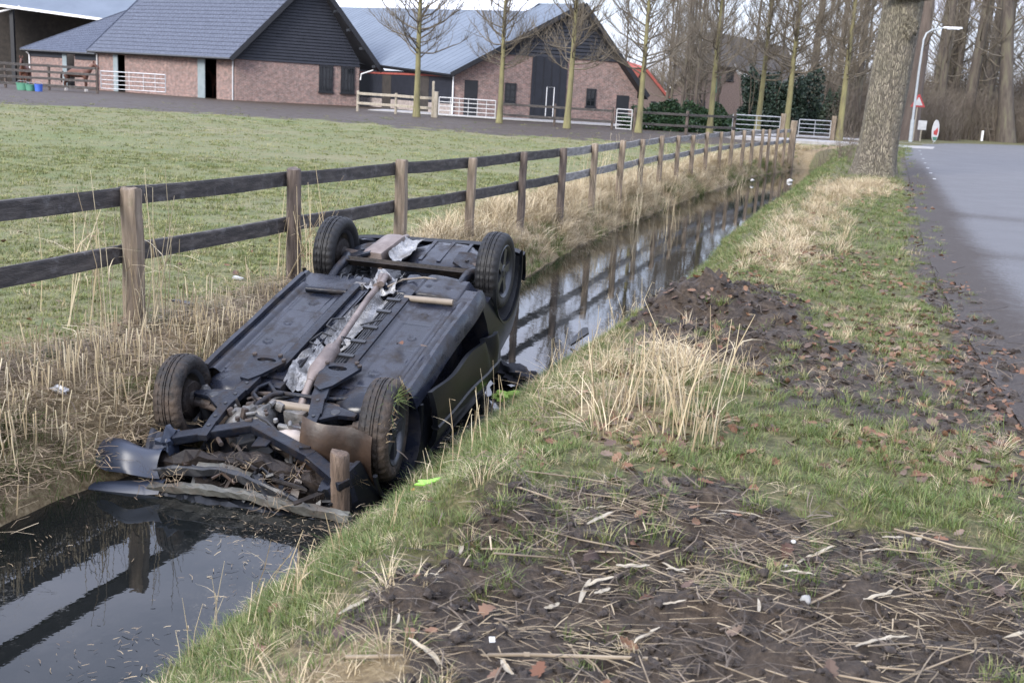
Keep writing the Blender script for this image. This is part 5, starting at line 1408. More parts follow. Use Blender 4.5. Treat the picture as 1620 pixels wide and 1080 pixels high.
# lights and rear bumper
redlens = mat('red_lens', [(.18, .01, .012), (.25, .02, .02)], 3, .15)
for s_ in (1, -1):
    q = MB(); q.box((-1.775, .62 * s_, .56), (.08, .13, .16)); q.build('tail_light', redlens, car, 30, .02)
q = MB()
for i in range(25):
    y = -.80 + 1.6 * i / 24; x = -1.915 + .13 * (abs(y) / .8) ** 4
    for dz, dx in ((.085, .05), (.075, 0), (.13, -.012), (.30, -.012), (.34, .03)): q.v.append((x + dx, y, dz + .015 * math.sin(3.2 * y + .4)))
for i in range(24):
    for k in range(4): q.f.append((i * 5 + k, (i + 1) * 5 + k, (i + 1) * 5 + k + 1, i * 5 + k + 1))
q.build('rear_bumper', bodyp, car, 40)
for s_ in (1, -1):      # rear side skirts between wheel arch and bumper
    q = MB(); q.grid(lambda u, v: (-1.56 - .28 * u, s_ * (.80 - .06 * u * u), .10 + .25 * v), 6, 4); q.build('bumper_corner', bodyp, car, 50)
    q = MB(); ang = [rad(a) for a in np.linspace(-6, 186, 30)]
    for a in ang:
        c_, n_ = math.cos(a), math.sin(a)
        for rr_, yy in ((.383, .80), (.383, .822), (.400, .826), (.408, .804)): q.v.append((-1.22 + rr_ * c_, s_ * yy, .02 + rr_ * n_))
    for i in range(29):
        for k in range(3): q.f.append((i * 4 + k, i * 4 + k + 1, (i + 1) * 4 + k + 1, (i + 1) * 4 + k))
    q.build('arch_lip', bodyp, car, 40)
    q = MB()
    for a in np.linspace(.0, PI, 24):
        for yy in (.46, .80): q.v.append((-1.22 + .375 * math.cos(a), s_ * yy, .02 + .375 * math.sin(a)))
    for i in range(23): q.f.append((i * 2, i * 2 + 1, i * 2 + 3, i * 2 + 2))
    q.build('wheel_arch_liner', plastic, car, 60)
# ---- wheels
def tyre_prof():
    h = .085
    return [(.188, -h * .80), (.205, -h * .92), (.235, -h * 1.0), (.262, -h * .93), (.277, -h * .78), (.284, -h * .60), (.286, -h * .46), (.279, -h * .44), (.279, -h * .38), (.287, -h * .36), (.288, -h * .13), (.280, -h * .11), (.280, -h * .05), (.2885, -h * .03),
            (.2885, h * .03), (.280, h * .05), (.280, h * .11), (.288, h * .13), (.287, h * .36), (.279, h * .38), (.279, h * .44), (.286, h * .46), (.284, h * .60), (.277, h * .78), (.262, h * .93), (.235, h * 1.0), (.205, h * .92), (.188, h * .80)]
def wheel_meshes(tm):
    t_ = MB(); t_.lathe(tyre_prof(), 128, alt={4: .004, 5: .006, 6: .006, 9: .0035, 10: .0035, 17: .0035, 18: .0035, 21: .006, 22: .006, 23: .004}); tyre = t_.mesh('tyre', tm, 50)
    r_ = MB(); r_.lathe([(.190, -.068), (.198, -.074), (.176, -.05), (.172, .045), (.198, .074), (.192, .078), (.178, .070), (.168, .052), (.164, -.05), (.18, -.066)], 48, closed=True)
    for k in range(5):
        a = 2 * PI * k / 5; R = Matrix.Rotation(-a, 4, 'Y')
        o_ = [(.045, -.034), (.10, -.026), (.168, -.036), (.174, 0), (.168, .036), (.10, .026), (.045, .034)]
        r_.plate(o_, .022, R @ Matrix.Translation((0, .052, 0)) @ Matrix.Rotation(PI / 2, 4, 'X'))
    r_.lathe([(0.0, .046), (.058, .046), (.062, .058), (.045, .068), (.0, .070)], 24)
    for k in range(4):
        a = 2 * PI * k / 4; r_.tube([(.036 * math.cos(a), .06, .036 * math.sin(a)), (.036 * math.cos(a), .074, .036 * math.sin(a))], .008, 6)
    rim = r_.mesh('wheel', alloy, 35)
    d_ = MB(); d_.lathe([(0, .02), (.118, .02), (.122, .01), (.122, -.045), (.112, -.06), (.06, -.064), (.05, -.085), (0, -.085)], 36); drum = d_.mesh('brake_drum', rustdark, 40)
    return rim, tyre, drum
clean_w = wheel_meshes(rubber); dirty_w = wheel_meshes(muddytyre)
def wheel(x, s_, ms, rot=(0, 0, 0), label=None, sc=1.04):
    w_ = link(ms[0], 'wheel', car, (x, .70 * s_, 0), (rot[0], rot[1], rot[2] + (0 if s_ > 0 else PI)))
    link(ms[1], 'tyre', w_); link(ms[2], 'brake_drum', w_)
    w_.scale = (sc, sc, sc)
    if label: w_['label'] = label
    return w_
wheel(1.22, 1, dirty_w, (rad(4), .4, rad(-7)), 'mud-smeared front wheel showing its inner side'); wheel(1.22, -1, dirty_w, (rad(3), .9, rad(-5)), 'front wheel caked with mud and grass', 1.13)
wheel(-1.22, 1, clean_w, (0, .3, 0), None, 1.09); wheel(-1.22, -1, clean_w, (0, 1.1, 0), None, 1.10)
# ---- rear axle
q = MB(); bx, bz = -1.02, -.02
q.plate([(-.040, -.036), (.0, .026), (.040, -.036), (.030, -.040), (.0, .008), (-.030, -.040)], 1.04, Matrix.Translation((bx, .0, bz - .01)) @ Matrix.Rotation(PI / 2, 4, 'X'))
q.build('axle_beam', rustdark, car, 30)
for s_ in (1, -1):
    q = MB(); q.tube([(-.70, .53 * s_, .0), (-.85, .53 * s_, -.04), (-1.02, .53 * s_, -.035), (-1.22, .60 * s_, .0)], [.038, .034, .042, .045], 10); q.tube([(-.70, .58 * s_, .0), (-.70, .47 * s_, .0)], .048, 12)
    q.build('trailing_arm', framem, car, 40)
    q = MB(); q.tube([(-1.22, .64 * s_, 0), (-1.22, .50 * s_, 0)], [.055, .045], 14); q.build('stub_axle', ironm, car, 40)
    q = MB(); q.plate([(-.13, -.09), (.10, -.10), (.15, 0), (.10, .10), (-.10, .11), (-.15, .02)], .02, Matrix.Translation((-1.24, .46 * s_, -.045)) @ Matrix.Rotation(rad(14 * s_), 4, 'X')); q.lathe([(.0, 0), (.016, 0), (.018, .008), (0, .008)], 12, Matrix.Translation((-1.22, .46 * s_, -.07)) @ Matrix.Rotation(PI / 2, 4, 'X')); q.build('spring_seat', framem, car, 30)
    q = MB()
    hel = [(-1.22 + .055 * math.cos(t_), .46 * s_ + .055 * math.sin(t_), -.03 + .20 * t_ / (10 * PI)) for t_ in np.linspace(0, 10 * PI, 80)]; q.tube(hel, .008, 5); q.build('coil_spring', plastic, car, 50)
    q = MB(); q.tube([(-1.30, .52 * s_, -.03), (-1.36, .48 * s_, .22)], .024, 8); q.build('damper', plastic, car, 40)
# spare wheel well, silencer, tank
q = MB()
def well(u, v):
    a = 2 * PI * u; r_ = (0, .12, .24, .30, .325, .335)[min(5, int(round(v * 5)))]; z = (-.012, -.014, -.006, .02, .08, .16)[min(5, int(round(v * 5)))]
    e = 1 + .10 * abs(math.cos(2 * a)) ; return (-1.42 + r_ * e * .92 * math.cos(a), -.19 + r_ * e * 1.05 * math.sin(a), z + .006 * math.cos(6 * a) * (v > .2))
q.grid(well, 40, 5); q.build('spare_wheel_well', underm, car, 60)
for k in range(3):
    q = MB(); q.beam((-1.66, -.36 + .16 * k, -.010), (-1.24, -.36 + .16 * k, -.016), .03, .012); q.build('pressed_rib', underm, car)
q = MB(); q.box((0, 0, 0), (.44, .20, .15)); sil = q.build('silencer', exhaust, car, 40, .065); sil.location = (-1.36, .315, -.01); sil.rotation_euler = (rad(4), 0, rad(8))
q = MB(); q.tube([(-1.14, .28, -.01), (-1.02, .22, .01), (-.80, .14, .0), (-.62, .09, -.02)], .024, 10); q.build('exhaust_pipe', exhaust, car, 50)
q = MB(); q.tube([(-1.58, .30, .0), (-1.74, .30, .03), (-1.84, .30, .06)], .022, 10); q.build('tail_pipe', exhaust, car, 50)
def crumple(name, x0, x1, y0, y1, z0, seed, amp=.03, arch=.03, nu=26, nv=16, m=silver, skew=0):
    q = MB(); rr = random.Random(seed); ox, oy = rr.uniform(0, 50), rr.uniform(0, 50)
    def fn(u, v):
        x = x0 + (x1 - x0) * u; y = y0 + (y1 - y0) * v + skew * (u - .5)
        e = (float(vnoise(u * 4 + ox, oy, 4)) - .5) * .06
        return (x + (float(vnoise(v * 3 + ox, oy + 7, 5)) - .5) * .06, y + e * (2 * v - 1) * 1.4, z0 + arch * (1 - (2 * v - 1) ** 2) - amp * 2 * float(fbm(np.array(u * 6 + ox), np.array(v * 5 + oy), seed, 3) - .5) - .03 * abs(2 * v - 1) ** 3)
    q.grid(fn, nu, nv); me_ = q.mesh(name, m, 70); return link(me_, name, car)
crumple('heat_shield', -.55, .30, .125, -.125, -.035, 1, .035, .06, skew=.05)
crumple('heat_shield', .36, .92, .15, -.07, -.045, 2, .05, .05)
crumple('heat_shield', -.82, -.52, .16, -.10, -.05, 3, .06, .02)
crumple('heat_shield', -1.60, -1.14, .19, .06, -.035, 4, .02, .01)
q = MB(); q.tube([(-.60, .075, -.045), (-.35, .045, -.075), (.10, .0, -.08), (.42, -.035, -.085)], .024, 12); q.tube([(-.62, .08, -.045), (-.58, .075, -.05)], .034, 12); q.build('exhaust_pipe', exhaust, car, 50)
q = MB(); q.tube([(-.80, .125, -.01), (-.76, .105, -.07), (-.66, .075, -.085), (-.60, .06, -.07)], .022, 10); q.tube([(-.80, .06, -.02), (-.72, .05, -.09), (-.58, .035, -.085)], .026, 10); q.build('exhaust_fork', exhaust, car, 50)
q = MB(); q.tube([(.40, -.033, -.085), (.46, -.037, -.085), (.50, -.04, -.085), (.80, -.06, -.085), (.86, -.063, -.08), (.92, -.066, -.075)], [.028, .034, .058, .06, .046, .026], 16); q.build('catalytic_converter', exhaust, car, 50)
q = MB(); q.tube([(.92, -.066, -.075), (1.06, -.08, -.03), (1.16, -.08, .06)], .027, 10); q.build('down_pipe', exhaust, car, 50)
def tankf(u, v):
    x = -.90 + .42 * u; y = -.66 + .62 * v
    e = float(sst(0, .12, u) * sst(1, .88, u) * sst(0, .1, v) * sst(1, .9, v)); z = .02 - .085 * e + .018 * math.sin(5 * v + 2) * e + .03 * e * math.exp(-((v - .70) / .06) ** 2)
    for pu, pv in ((.55, .28), (.35, .5), (.62, .52)): z += .016 * math.exp(-((((u - pu) * .42) ** 2 + ((v - pv) * .62) ** 2) / .018 ** 2)) * e
    return (x, y, z)
q = MB(); q.grid(tankf, 44, 50); q.build('fuel_tank', underm, car, 60)
q = MB(); q.blob((-.68, .30, .0), .14, .14, .05, 6, .08, 10); q.build('brake_valve_cover', underm, car, 60)
for a, b_ in (((-.39, .58, -.068), (-.41, .25, -.068)), ((-.42, -.22, -.072), (-.44, -.60, -.072))):
    q = MB(); q.tube([a, b_], .024, 12); q.build('cross_tube', beigecable if a[1] < 0 else framem, car, 40)
q = MB(); q.box((0, 0, 0), (.07, .09, .05)); o = q.build('relay_box', castm, car, None, .006); o.location = (-.56, .21, -.05)
q = MB(); q.tube([(-.58, -.02, -.07), (-.70, -.10, -.085), (-.78, -.25, -.085), (-.80, -.50, -.06)], .008, 6); q.build('brake_cable', beigecable, car, 50)
for k in range(4):
    q = MB(); q.tube([(-.62, .26 + .05 * k, -.02), (-.72, .25 + .06 * k, -.06), (-.84, .30 + .05 * k, -.01)], .007, 5); q.build('brake_hose', hose, car, 50)
# fuel and brake lines down the right of the tunnel
for k in range(4):
    y = -.135 - .020 * k; q = MB()
    q.tube([(-.48, y - .02, -.072), (-.2, y, -.082 + .004 * (k % 2)), (.15, y + .006 * (k % 2), -.080), (.45, y, -.082), (.62, y + .03, -.07), (.80, y + .05, -.05)], .0055, 6); q.build('fuel_line', hose, car, 50)
for x in (-.34, -.14, .12, .34, .55):
    q = MB(); q.box((x, -.165, -.088), (.035, .11, .018)); q.build('line_clip', plastic, car, None, .003)
for k, pts in enumerate(([(-.02, .10, -.06), (.05, .17, -.075), (.16, .16, -.08), (.22, .06, -.08)], [(.30, .06, -.08), (.26, .15, -.075), (.40, .19, -.07), (.46, .10, -.085)], [(.10, -.08, -.085), (.02, -.16, -.09), (-.02, -.20, -.085)], [(.42, -.10, -.09), (.36, -.05, -.12), (.32, -.10, -.09)])):
    q = MB(); q.tube(pts, .007, 6); q.build('wire', hose, car, 50)
for s_ in (1, -1):
    q = MB(); q.plate([(-.66, -.03), (.66, -.034), (.70, 0), (.66, .034), (-.66, .03), (-.70, 0)], .03, Matrix.Translation((.14, .235 * s_ if s_ < 0 else .215, -.072))); q.build('chassis_rail', framem, car, 30, .006)
# ---- front subframe
hole = lambda cx, cy, rx, ry, n: [(cx + rx * math.cos(2 * PI * k / n + PI), cy + ry * math.sin(2 * PI * k / n + PI)) for k in range(n)]
def tri_plate(s_, pts, h):
    # outline resampled to 24 points so that the oval opening can be bridged to it
    L_ = []; m_ = len(pts)
    cx_, cy_ = h[0], h[1]
    for k in range(24):
        a = 2 * PI * k / 24 + PI; d = (math.cos(a), math.sin(a)); best = 9
        for i in range(m_):
            x1, y1 = pts[i][0] - cx_, pts[i][1] - cy_; x2, y2 = pts[(i + 1) % m_][0] - cx_, pts[(i + 1) % m_][1] - cy_
            den = d[0] * (y2 - y1) - d[1] * (x2 - x1)
            if abs(den) < 1e-9: continue
            t_ = (x1 * (y2 - y1) - y1 * (x2 - x1)) / den; uu = (x1 * d[1] - y1 * d[0]) / den
            if t_ > 0 and -1e-6 <= uu <= 1 + 1e-6: best = min(best, t_)
        L_.append((cx_ + d[0] * best, cy_ + d[1] * best))
    q = MB(); q.plate(L_, .022, Matrix.Translation((0, 0, -.105)), hole(*h, 24))
    o = q.build('subframe_plate', framem, car, 30)
    for (bx_, by_) in pts[:3]:
        g = MB(); cx2, cy2 = bx_ * .86 + cx_ * .14, by_ * .86 + cy_ * .14
        g.lathe([(0, 0), (.016, 0), (.016, .014), (0, .014)], 6, Matrix.Translation((cx2, cy2, -.130)) @ Matrix.Rotation(PI / 2, 4, 'X')); g.build('bolt', ironm, o)
tri_plate(1, [(.735, .44), (.71, .23), (.77, .17), (1.04, .29), (1.07, .35), (1.02, .39), (.78, .445)], (.79, .31, .030, .070))
tri_plate(-1, [(.72, -.09), (.67, -.32), (.71, -.36), (1.01, -.25), (1.06, -.19), (1.02, -.14), (.77, -.08)], (.77, -.20, .030, .068))
def rail_plate(pts, w, t_, holes, name):
    q = MB(); n = len(pts)
    for i in range(n - 1): q.beam(pts[i], Vector(pts[i + 1]) + (Vector(pts[i + 1]) - Vector(pts[i])).normalized() * .012, w[i], t_ + .002 * (i % 2))
    o = q.build(name, framem, car, None, .006)
    for f in holes:
        i = min(n - 2, int(f * (n - 1))); g = f * (n - 1) - i; p = Vector(pts[i]).lerp(Vector(pts[i + 1]), g)
        h_ = MB(); h_.lathe([(.0, 0), (.011, 0), (.013, .004), (.0, .004)], 10, Matrix.Translation((p.x, p.y, p.z - t_ / 2 - .006)) @ Matrix.Rotation(PI / 2, 4, 'X')); h_.build('punched_hole', plastic, o)
    return o
rail_plate([(.98, .30, -.085), (1.14, .31, -.08), (1.32, .33, -.07), (1.50, .32, -.06), (1.66, .30, -.055)], [.09, .075, .065, .06], .04, (.15, .35, .5, .7, .85), 'subframe_rail')
rail_plate([(.98, -.19, -.085), (1.12, -.22, -.08), (1.28, -.27, -.07), (1.46, -.30, -.06), (1.62, -.36, -.055)], [.10, .085, .07, .07], .04, (.1, .3, .55, .75, .9), 'subframe_rail')
for s_, o_ in ((1, .33), (-1, .24)):
    q = MB(); y0 = o_ * s_
    pts = [(1.12, y0), (1.155, y0 + .15 * s_), (1.20, y0 + .28 * s_), (1.24, y0 + .28 * s_), (1.25, y0 + .17 * s_), (1.36, y0 + .035 * s_), (1.34, y0 - .01 * s_), (1.25, y0 + .05 * s_)]
    if s_ < 0: pts = pts[::-1]
    q.plate(pts, .03, Matrix.Translation((0, 0, -.06))); o = q.build('control_arm', framem, car, 30, .006)
    q = MB(); q.lathe([(0, 0), (.030, 0), (.034, .004), (0, .004)], 14, Matrix.Translation((1.22, y0 + .14 * s_, -.078)) @ Matrix.Rotation(PI / 2, 4, 'X')); q.build('arm_opening', plastic, o)
    q = MB(); q.tube([(1.22, .62 * s_, .0), (1.25, .40 * s_, .03), (1.27, .14 * s_, .04)], [.034, .016, .022], 10); q.tube([(1.22, .56 * s_, .0), (1.225, .50 * s_, .008)], [.04, .03], 10); q.build('drive_shaft', ironm, car, 40)
    q = MB(); q.tube([(1.04, .16 * s_, -.02), (1.08, .40 * s_, -.01), (1.12, .60 * s_, .0)], .015, 8); q.build('track_rod', ironm, car, 40)
    q = MB(); q.lathe([(.05, -.02), (.125, -.02), (.13, 0), (.125, .02), (.05, .02)], 28, Matrix.Translation((1.22, .655 * s_, 0)), closed=True); q.build('brake_disc', rustdark, car, 40)
    q = MB(); q.blob((1.13, .595 * s_, .02), .05, .05, .09, 3, .1, 8); q.build('brake_caliper', castm, car, 50)
    q = MB(); q.tube([(1.22, .56 * s_, .02), (1.20, .54 * s_, .38)], .032, 10); q.build('strut', plastic, car, 40)
q = MB(); q.tube([(1.06, -.48, -.03), (1.0, -.40, -.05), (1.02, -.30, -.04), (1.06, -.22, -.05), (1.06, .12, -.05), (.98, .20, -.06), (1.04, .26, -.05), (1.13, .24, -.06), (1.19, .17, -.055)], .016, 10); q.build('anti_roll_bar', framem, car, 50)
q = MB(); q.tube([(1.17, -.20, -.035), (1.17, .20, -.035)], .028, 12); q.build('steering_rack', beigecable, car, 40)
q = MB(); q.tube([(1.30, .18, -.05), (1.22, .12, -.085), (1.14, .10, -.08), (1.08, .06, -.06)], .017, 8); q.build('gear_linkage', framem, car, 50)
# gearbox, engine, sump
gb_ = MB(); rr = random.Random(12)
gb_.blob((1.30, .16, .06), .15, .16, .14, 2, .18, 14)
gearbox = gb_.build('gearbox', castm, car, 50)
for k in range(26):
    q = MB(); a = rr.uniform(0, 2 * PI); r_ = rr.uniform(.02, .17); p = (1.30 + r_ * math.cos(a) * .9, .14 + r_ * math.sin(a) * 1.1, -.055 - .03 * (1 - r_ / .17) + rr.uniform(-.01, .02))
    if k % 3 == 0: q.box(p, (rr.uniform(.02, .06), rr.uniform(.02, .05), rr.uniform(.03, .07)), Euler((rr.uniform(-.4, .4), rr.uniform(-.4, .4), rr.uniform(0, 3))).to_matrix())
    elif k % 3 == 1: q.tube([p, (p[0] + rr.uniform(-.06, .06), p[1] + rr.uniform(-.06, .06), p[2] - rr.uniform(0, .03))], rr.uniform(.008, .022), 8)
    else: q.lathe([(0, 0), (.014, 0), (.016, .02), (.008, .03), (0, .03)], 8, Matrix.Translation(p) @ Matrix.Rotation(PI / 2, 4, 'X'))
    q.build(('casting_lug', 'pipe_stub', 'bolt')[k % 3], castm if k % 2 else ironm, gearbox, 40, .003 if k % 3 == 0 else 0)
q = MB(); q.blob((1.47, -.17, .01), .085, .125, .06, 9, .07, 14); sump = q.build('oil_pan', panm, car, 60)
q = MB(); q.tube([(1.37, -.13, -.03), (1.39, -.15, -.065), (1.43, -.17, -.06)], .014, 8); q.tube([(1.36, -.26, .0), (1.36, -.05, .0)], .022, 8); q.build('dipstick_pipe', castm, sump, 50)
q = MB(); q.blob((1.36, -.20, .10), .14, .20, .12, 5, .12, 12); q.box((1.20, -.12, .10), (.10, .16, .10)); q.build('engine_block', ironm, car, 50)
q = MB(); q.box((1.20, -.10, .02), (.09, .16, .10), Euler((.1, .1, .2)).to_matrix()); q.build('exhaust_manifold_cover', castm, car, 40, .02)
for k in range(16):
    q = MB(); x, y = rr.uniform(1.05, 1.62), rr.uniform(-.40, .44); p0 = V(x, y, rr.uniform(.0, .14)); d = V(rr.uniform(-.12, .12), rr.uniform(-.14, .14), rr.uniform(-.05, .05))
    q.tube([p0, p0 + d + V(0, 0, -.03), p0 + d * 2], rr.uniform(.007, .016), 7); q.build('hose', hose if k % 3 else ironm, car, 50)
for k in range(10):
    q = MB(); q.box((rr.uniform(1.05, 1.60), rr.uniform(-.42, .45), rr.uniform(.06, .2)), (rr.uniform(.06, .18), rr.uniform(.06, .16), rr.uniform(.05, .12)), Euler((rr.uniform(-.5, .5), rr.uniform(-.5, .5), rr.uniform(0, 3))).to_matrix()); q.build('engine_ancillary', (plastic, ironm, framem)[k % 3], car, None, .01)
# bent front cross member and the wreckage of the nose
q = MB()
P1, P2, P3, P4 = V(1.70, .49, -.035), V(1.45, .06, -.045), V(1.66, -.42, -.03), V(1.83, -.70, .0)
q.beam(P1, P2 + (P2 - P1).normalized() * .03, .075, .055); q.build('cross_member', framem, car, None, .010)
q = MB(); q.beam(P2 + V(.0, .012, .003), P3, .078, .06); q.beam(P3 - (P3 - P2).normalized() * .01, P4, .082, .055); q.build('cross_member', framem, car, None, .010)
q = MB(); q.plate([(-.05, -.07), (.07, -.05), (.09, .06), (-.06, .07)], .012, Matrix.Translation((1.53, -.06, -.03)) @ Euler((.2, -.3, .2)).to_matrix().to_4x4()); q.build('bracket', framem, car)
q = MB(); q.plate([(-.04, -.05), (.05, -.03), (.05, .05), (-.04, .04)], .012, Matrix.Translation((1.52, .21, .0)) @ Euler((.1, .3, .5)).to_matrix().to_4x4()); q.build('bracket', framem, car)
def bent_bar(name, pts, w, h, m, seed=0, n=26, torn=.01, par=car):
    q = MB(); pts = [Vector(p) for p in pts]; rr = random.Random(seed); L_ = []
    for i in range(n + 1):
        f = i / n * (len(pts) - 1); k = min(len(pts) - 2, int(f)); t_ = f - k
        L_.append(pts[k].lerp(pts[k + 1], t_))
    L_ = [L_[0]] + [(L_[i - 1] + L_[i] * 2 + L_[i + 1]) / 4 for i in range(1, n)] + [L_[-1]]
    for i, p in enumerate(L_):
        j = [V(rr.uniform(-torn, torn), rr.uniform(-torn, torn), rr.uniform(-torn, torn)) for _ in range(6)]
        for k, (a, b_) in enumerate(((-.5, -.5), (0, -.62), (.5, -.5), (.55, .45), (0, .5), (-.5, .5))): q.v.append(tuple(p + V(a * w, 0, b_ * h) + j[k]))
    for i in range(n):
        for k in range(6): q.f.append((i * 6 + k, i * 6 + (k + 1) % 6, (i + 1) * 6 + (k + 1) % 6, (i + 1) * 6 + k))
    q.f.append(tuple(range(6))); q.f.append(tuple(n * 6 + k for k in reversed(range(6)))); return q.build(name, m, par)
bent_bar('radiator_support', [(1.80, .60, .10), (1.72, .25, .08), (1.66, -.05, .08), (1.72, -.40, .10), (1.80, -.70, .14)], .09, .10, rustdark, 3, torn=.022)
bent_bar('crash_bar', [(1.96, .52, .15), (1.94, .2, .12), (1.91, -.1, .12), (1.93, -.40, .13), (1.92, -.76, .15)], .05, .045, palegreen, 4, torn=.008)
bent_bar('bumper_skin', [(1.90, .62, .12), (1.87, .38, .06), (1.83, .05, .05), (1.88, -.30, .10), (1.94, -.55, .15)], .03, .05, plastic, 5, torn=.006)
bent_bar('bonnet_edge', [(1.93, .60, .24), (1.97, .1, .24), (1.96, -.6, .26)], .10, .14, bodyp, 6, torn=.01)
bent_bar('trim_strip', [(1.80, .28, .06), (1.78, .10, .05), (1.80, -.08, .07)], .05, .015, palegreen, 8, 12, .004)
for k in range(8):
    q = MB(); y = .45 - .14 * k + rr.uniform(-.04, .04); q.beam((1.76 + rr.uniform(-.04, .04), y, .06), (1.90 + rr.uniform(-.04, .04), y + rr.uniform(-.12, .12), .16), rr.uniform(.02, .05), .012, (0, 0, 1), .004); q.build('broken_bracket', (brownliner, plastic, framem)[k % 3], car)
for k in range(26):
    q = MB(); x, y, z = rr.uniform(1.64, 1.90), rr.uniform(-.62, .52), rr.uniform(.03, .16)
    if k % 2: q.box((x, y, z), (rr.uniform(.02, .09), rr.uniform(.05, .22), rr.uniform(.015, .06)), Euler((rr.uniform(-.6, .6), rr.uniform(-.6, .6), rr.uniform(-.7, .7))).to_matrix())
    else: q.tube([(x, y, z), (x + rr.uniform(-.06, .06), y + rr.uniform(-.12, .12), z - rr.uniform(.0, .04)), (x + rr.uniform(-.08, .08), y + rr.uniform(-.25, .25), z + rr.uniform(-.03, .03))], rr.uniform(.005, .014), 6)
    q.build('crushed_panel' if k % 2 else 'torn_hose', (plastic, brownliner, rustdark)[k % 3], car, 40, .004 if k % 2 else 0)
# hanging wing liner in front of the right wheel, wheel-arch liner, torn bumper corner
q = MB()
def liner(u, v):
    a = rad(-128 + 112 * u); r_ = .40 + .015 * math.sin(4 * v + 3 * u); y = -.34 - .36 * v
    return (1.26 + r_ * math.cos(a) * 1.0 + .05 * v, y, .09 + r_ * math.sin(a) * (.62 + .12 * u) + .012 * math.sin(9 * u + 5 * v) + .03 * math.sin(6 * v))
def liner2(u, v):
    a = rad(-30 + 82 * u - 10 * (1 - v)); r_ = .352 + .010 * math.sin(5 * v + 3 * u); y = -.31 - .46 * v
    return (1.24 + r_ * math.cos(a) + .02 * math.sin(7 * v), y, .01 + r_ * math.sin(a) + .006 * math.sin(9 * u + 5 * v))
q.grid(liner2, 24, 18); q.build('wheel_arch_liner', brownliner, car, 70)
q = MB(); q.grid(lambda u, v: (1.24 + .36 * math.cos(rad(70 * u)), .36 + .38 * v, .08 + .34 * math.sin(rad(70 * u))), 12, 6); q.build('wheel_arch_liner', plastic, car, 70)
def bcorner(u, v):
    x = 1.70 + .22 * v + .05 * math.sin(PI * u); y = .50 + .42 * u
    z = .04 - .10 * math.sin(PI * v) * (1 - .4 * u) - .03 * u + .02 * math.sin(7 * u + 2 * v) + .05 * v
    return (x + .02 * (abs((v * 5 + u * 3) % 2 - 1)) * (v > .9), y + .03 * (v > .85) * math.sin(11 * v), z)
q = MB(); q.grid(bcorner, 20, 14); o = q.build('torn_bumper', bluep, car, 60); o['label'] = 'torn dark blue bumper corner hanging beside the front wheel'
q = MB(); q.grid(lambda u, v: (1.88 + .12 * v + .12 * u, .44 + .44 * u, .13 + .03 * v - .02 * math.sin(PI * v) + .02 * u), 14, 6); q.build('bumper_flap', bluep, car, 60)
q = MB(); q.blob((1.70, .52, .0), .09, .07, .08, 6, .3, 10); q.build('crumpled_wing_edge', bluep, car, 35)
# front wings (right one visible below the wheel)
for s_ in (1, -1):
    q = MB(); q.tube([(1.22 + .40 * math.cos(a), .80 * s_, .02 + .40 * math.sin(a)) for a in np.linspace(.1, PI - .05, 24)], .016, 6); q.build('arch_lip', bodyp, car, 50)

amber = mat('amber_lens', [(.40, .13, .02), (.5, .2, .03)], 5, .3)
# broken stake wedged under the nose
Rm = Euler((rad(179.52), rad(15.95), rad(-104.71))).to_matrix()
def car2w(p): return Rm @ Vector(p) + Vector((-1.1445, 7.7446, .1381))
stakem = mat('broken_stake_wood', [(.045, .032, .023), (.095, .065, .046), (.16, .115, .083)], 6, .8, .6, 22, stretch=(3, 3, .5))
sp_ = car2w((1.63, -.57, -.02))
o = post_mb(.62, .115, 0, .96, 21, .5).build('wooden_stake', stakem, None, 50); o.location = (sp_.x + .045, sp_.y - .13, -.80); o.rotation_euler = (rad(4), rad(-2), .4)
tag(o, 'broken wooden stake sticking out of the water against the car nose', 'stake')

# ------------------------------------------------------------------ grass, reeds, leaves
G_green = leafmat('green_grass', [(.042, .070, .014), (.080, .120, .028), (.140, .160, .054), (.26, .228, .12)])
G_field = leafmat('grazed_grass', [(.052, .078, .015), (.097, .128, .030), (.17, .175, .062), (.28, .25, .125)])
G_dry = leafmat('dry_grass', [(.17, .125, .066), (.30, .235, .14), (.43, .35, .22), (.54, .46, .32)])
G_reed = leafmat('dead_reed', [(.19, .14, .085), (.34, .27, .165), (.46, .385, .25), (.55, .48, .34)])
G_rot = leafmat('rotten_fibre', [(.020, .015, .012), (.05, .038, .028), (.10, .078, .058), (.17, .135, .10)])
G_thatch = leafmat('old_thatch', [(.065, .046, .030), (.14, .10, .064), (.23, .175, .11), (.33, .265, .17)])
L_oak = leafmat('fallen_oak_leaf', [(.040, .026, .022), (.12, .055, .032), (.175, .10, .062), (.085, .058, .048), (.19, .14, .105), (.30, .24, .19)], .7)
greenp = [tuft(100 + i, 26, .085, .0042, .055, .9, G_green, 'tuft') for i in range(4)] + [tuft(110 + i, 20, .14, .0042, .05, 1.0, G_green, 'tuft') for i in range(2)]
fieldp = [tuft(120 + i, 24, .045, .005, .08, .9, G_field, 'tuft') for i in range(3)]
farp = [tuft(130 + i, 26, .045, .016, .25, .9, G_field, 'tuft') for i in range(3)]
dryp = [tuft(140 + i, 30, .24, .0042, .07, 1.1, G_dry, 'tuft') for i in range(4)]
drysm = [tuft(150 + i, 24, .12, .004, .08, 1.3, G_dry, 'tuft') for i in range(2)]
def stub(seed, n, h, sp_, m=G_reed):
    rr = random.Random(seed); mb = MB(); g = []
    for i in range(n):
        x, y = rr.gauss(0, sp_), rr.gauss(0, sp_); hh = h * rr.uniform(.45, 1.15); k0 = len(mb.v)
        mb.tube([(x, y, -.02), (x + rr.gauss(0, .10) * hh, y + rr.gauss(0, .10) * hh, hh)], rr.uniform(.0022, .0038), 4); g.append(len(mb.v) - k0)
    return tinted(mb, 'stubble', m, g, seed)
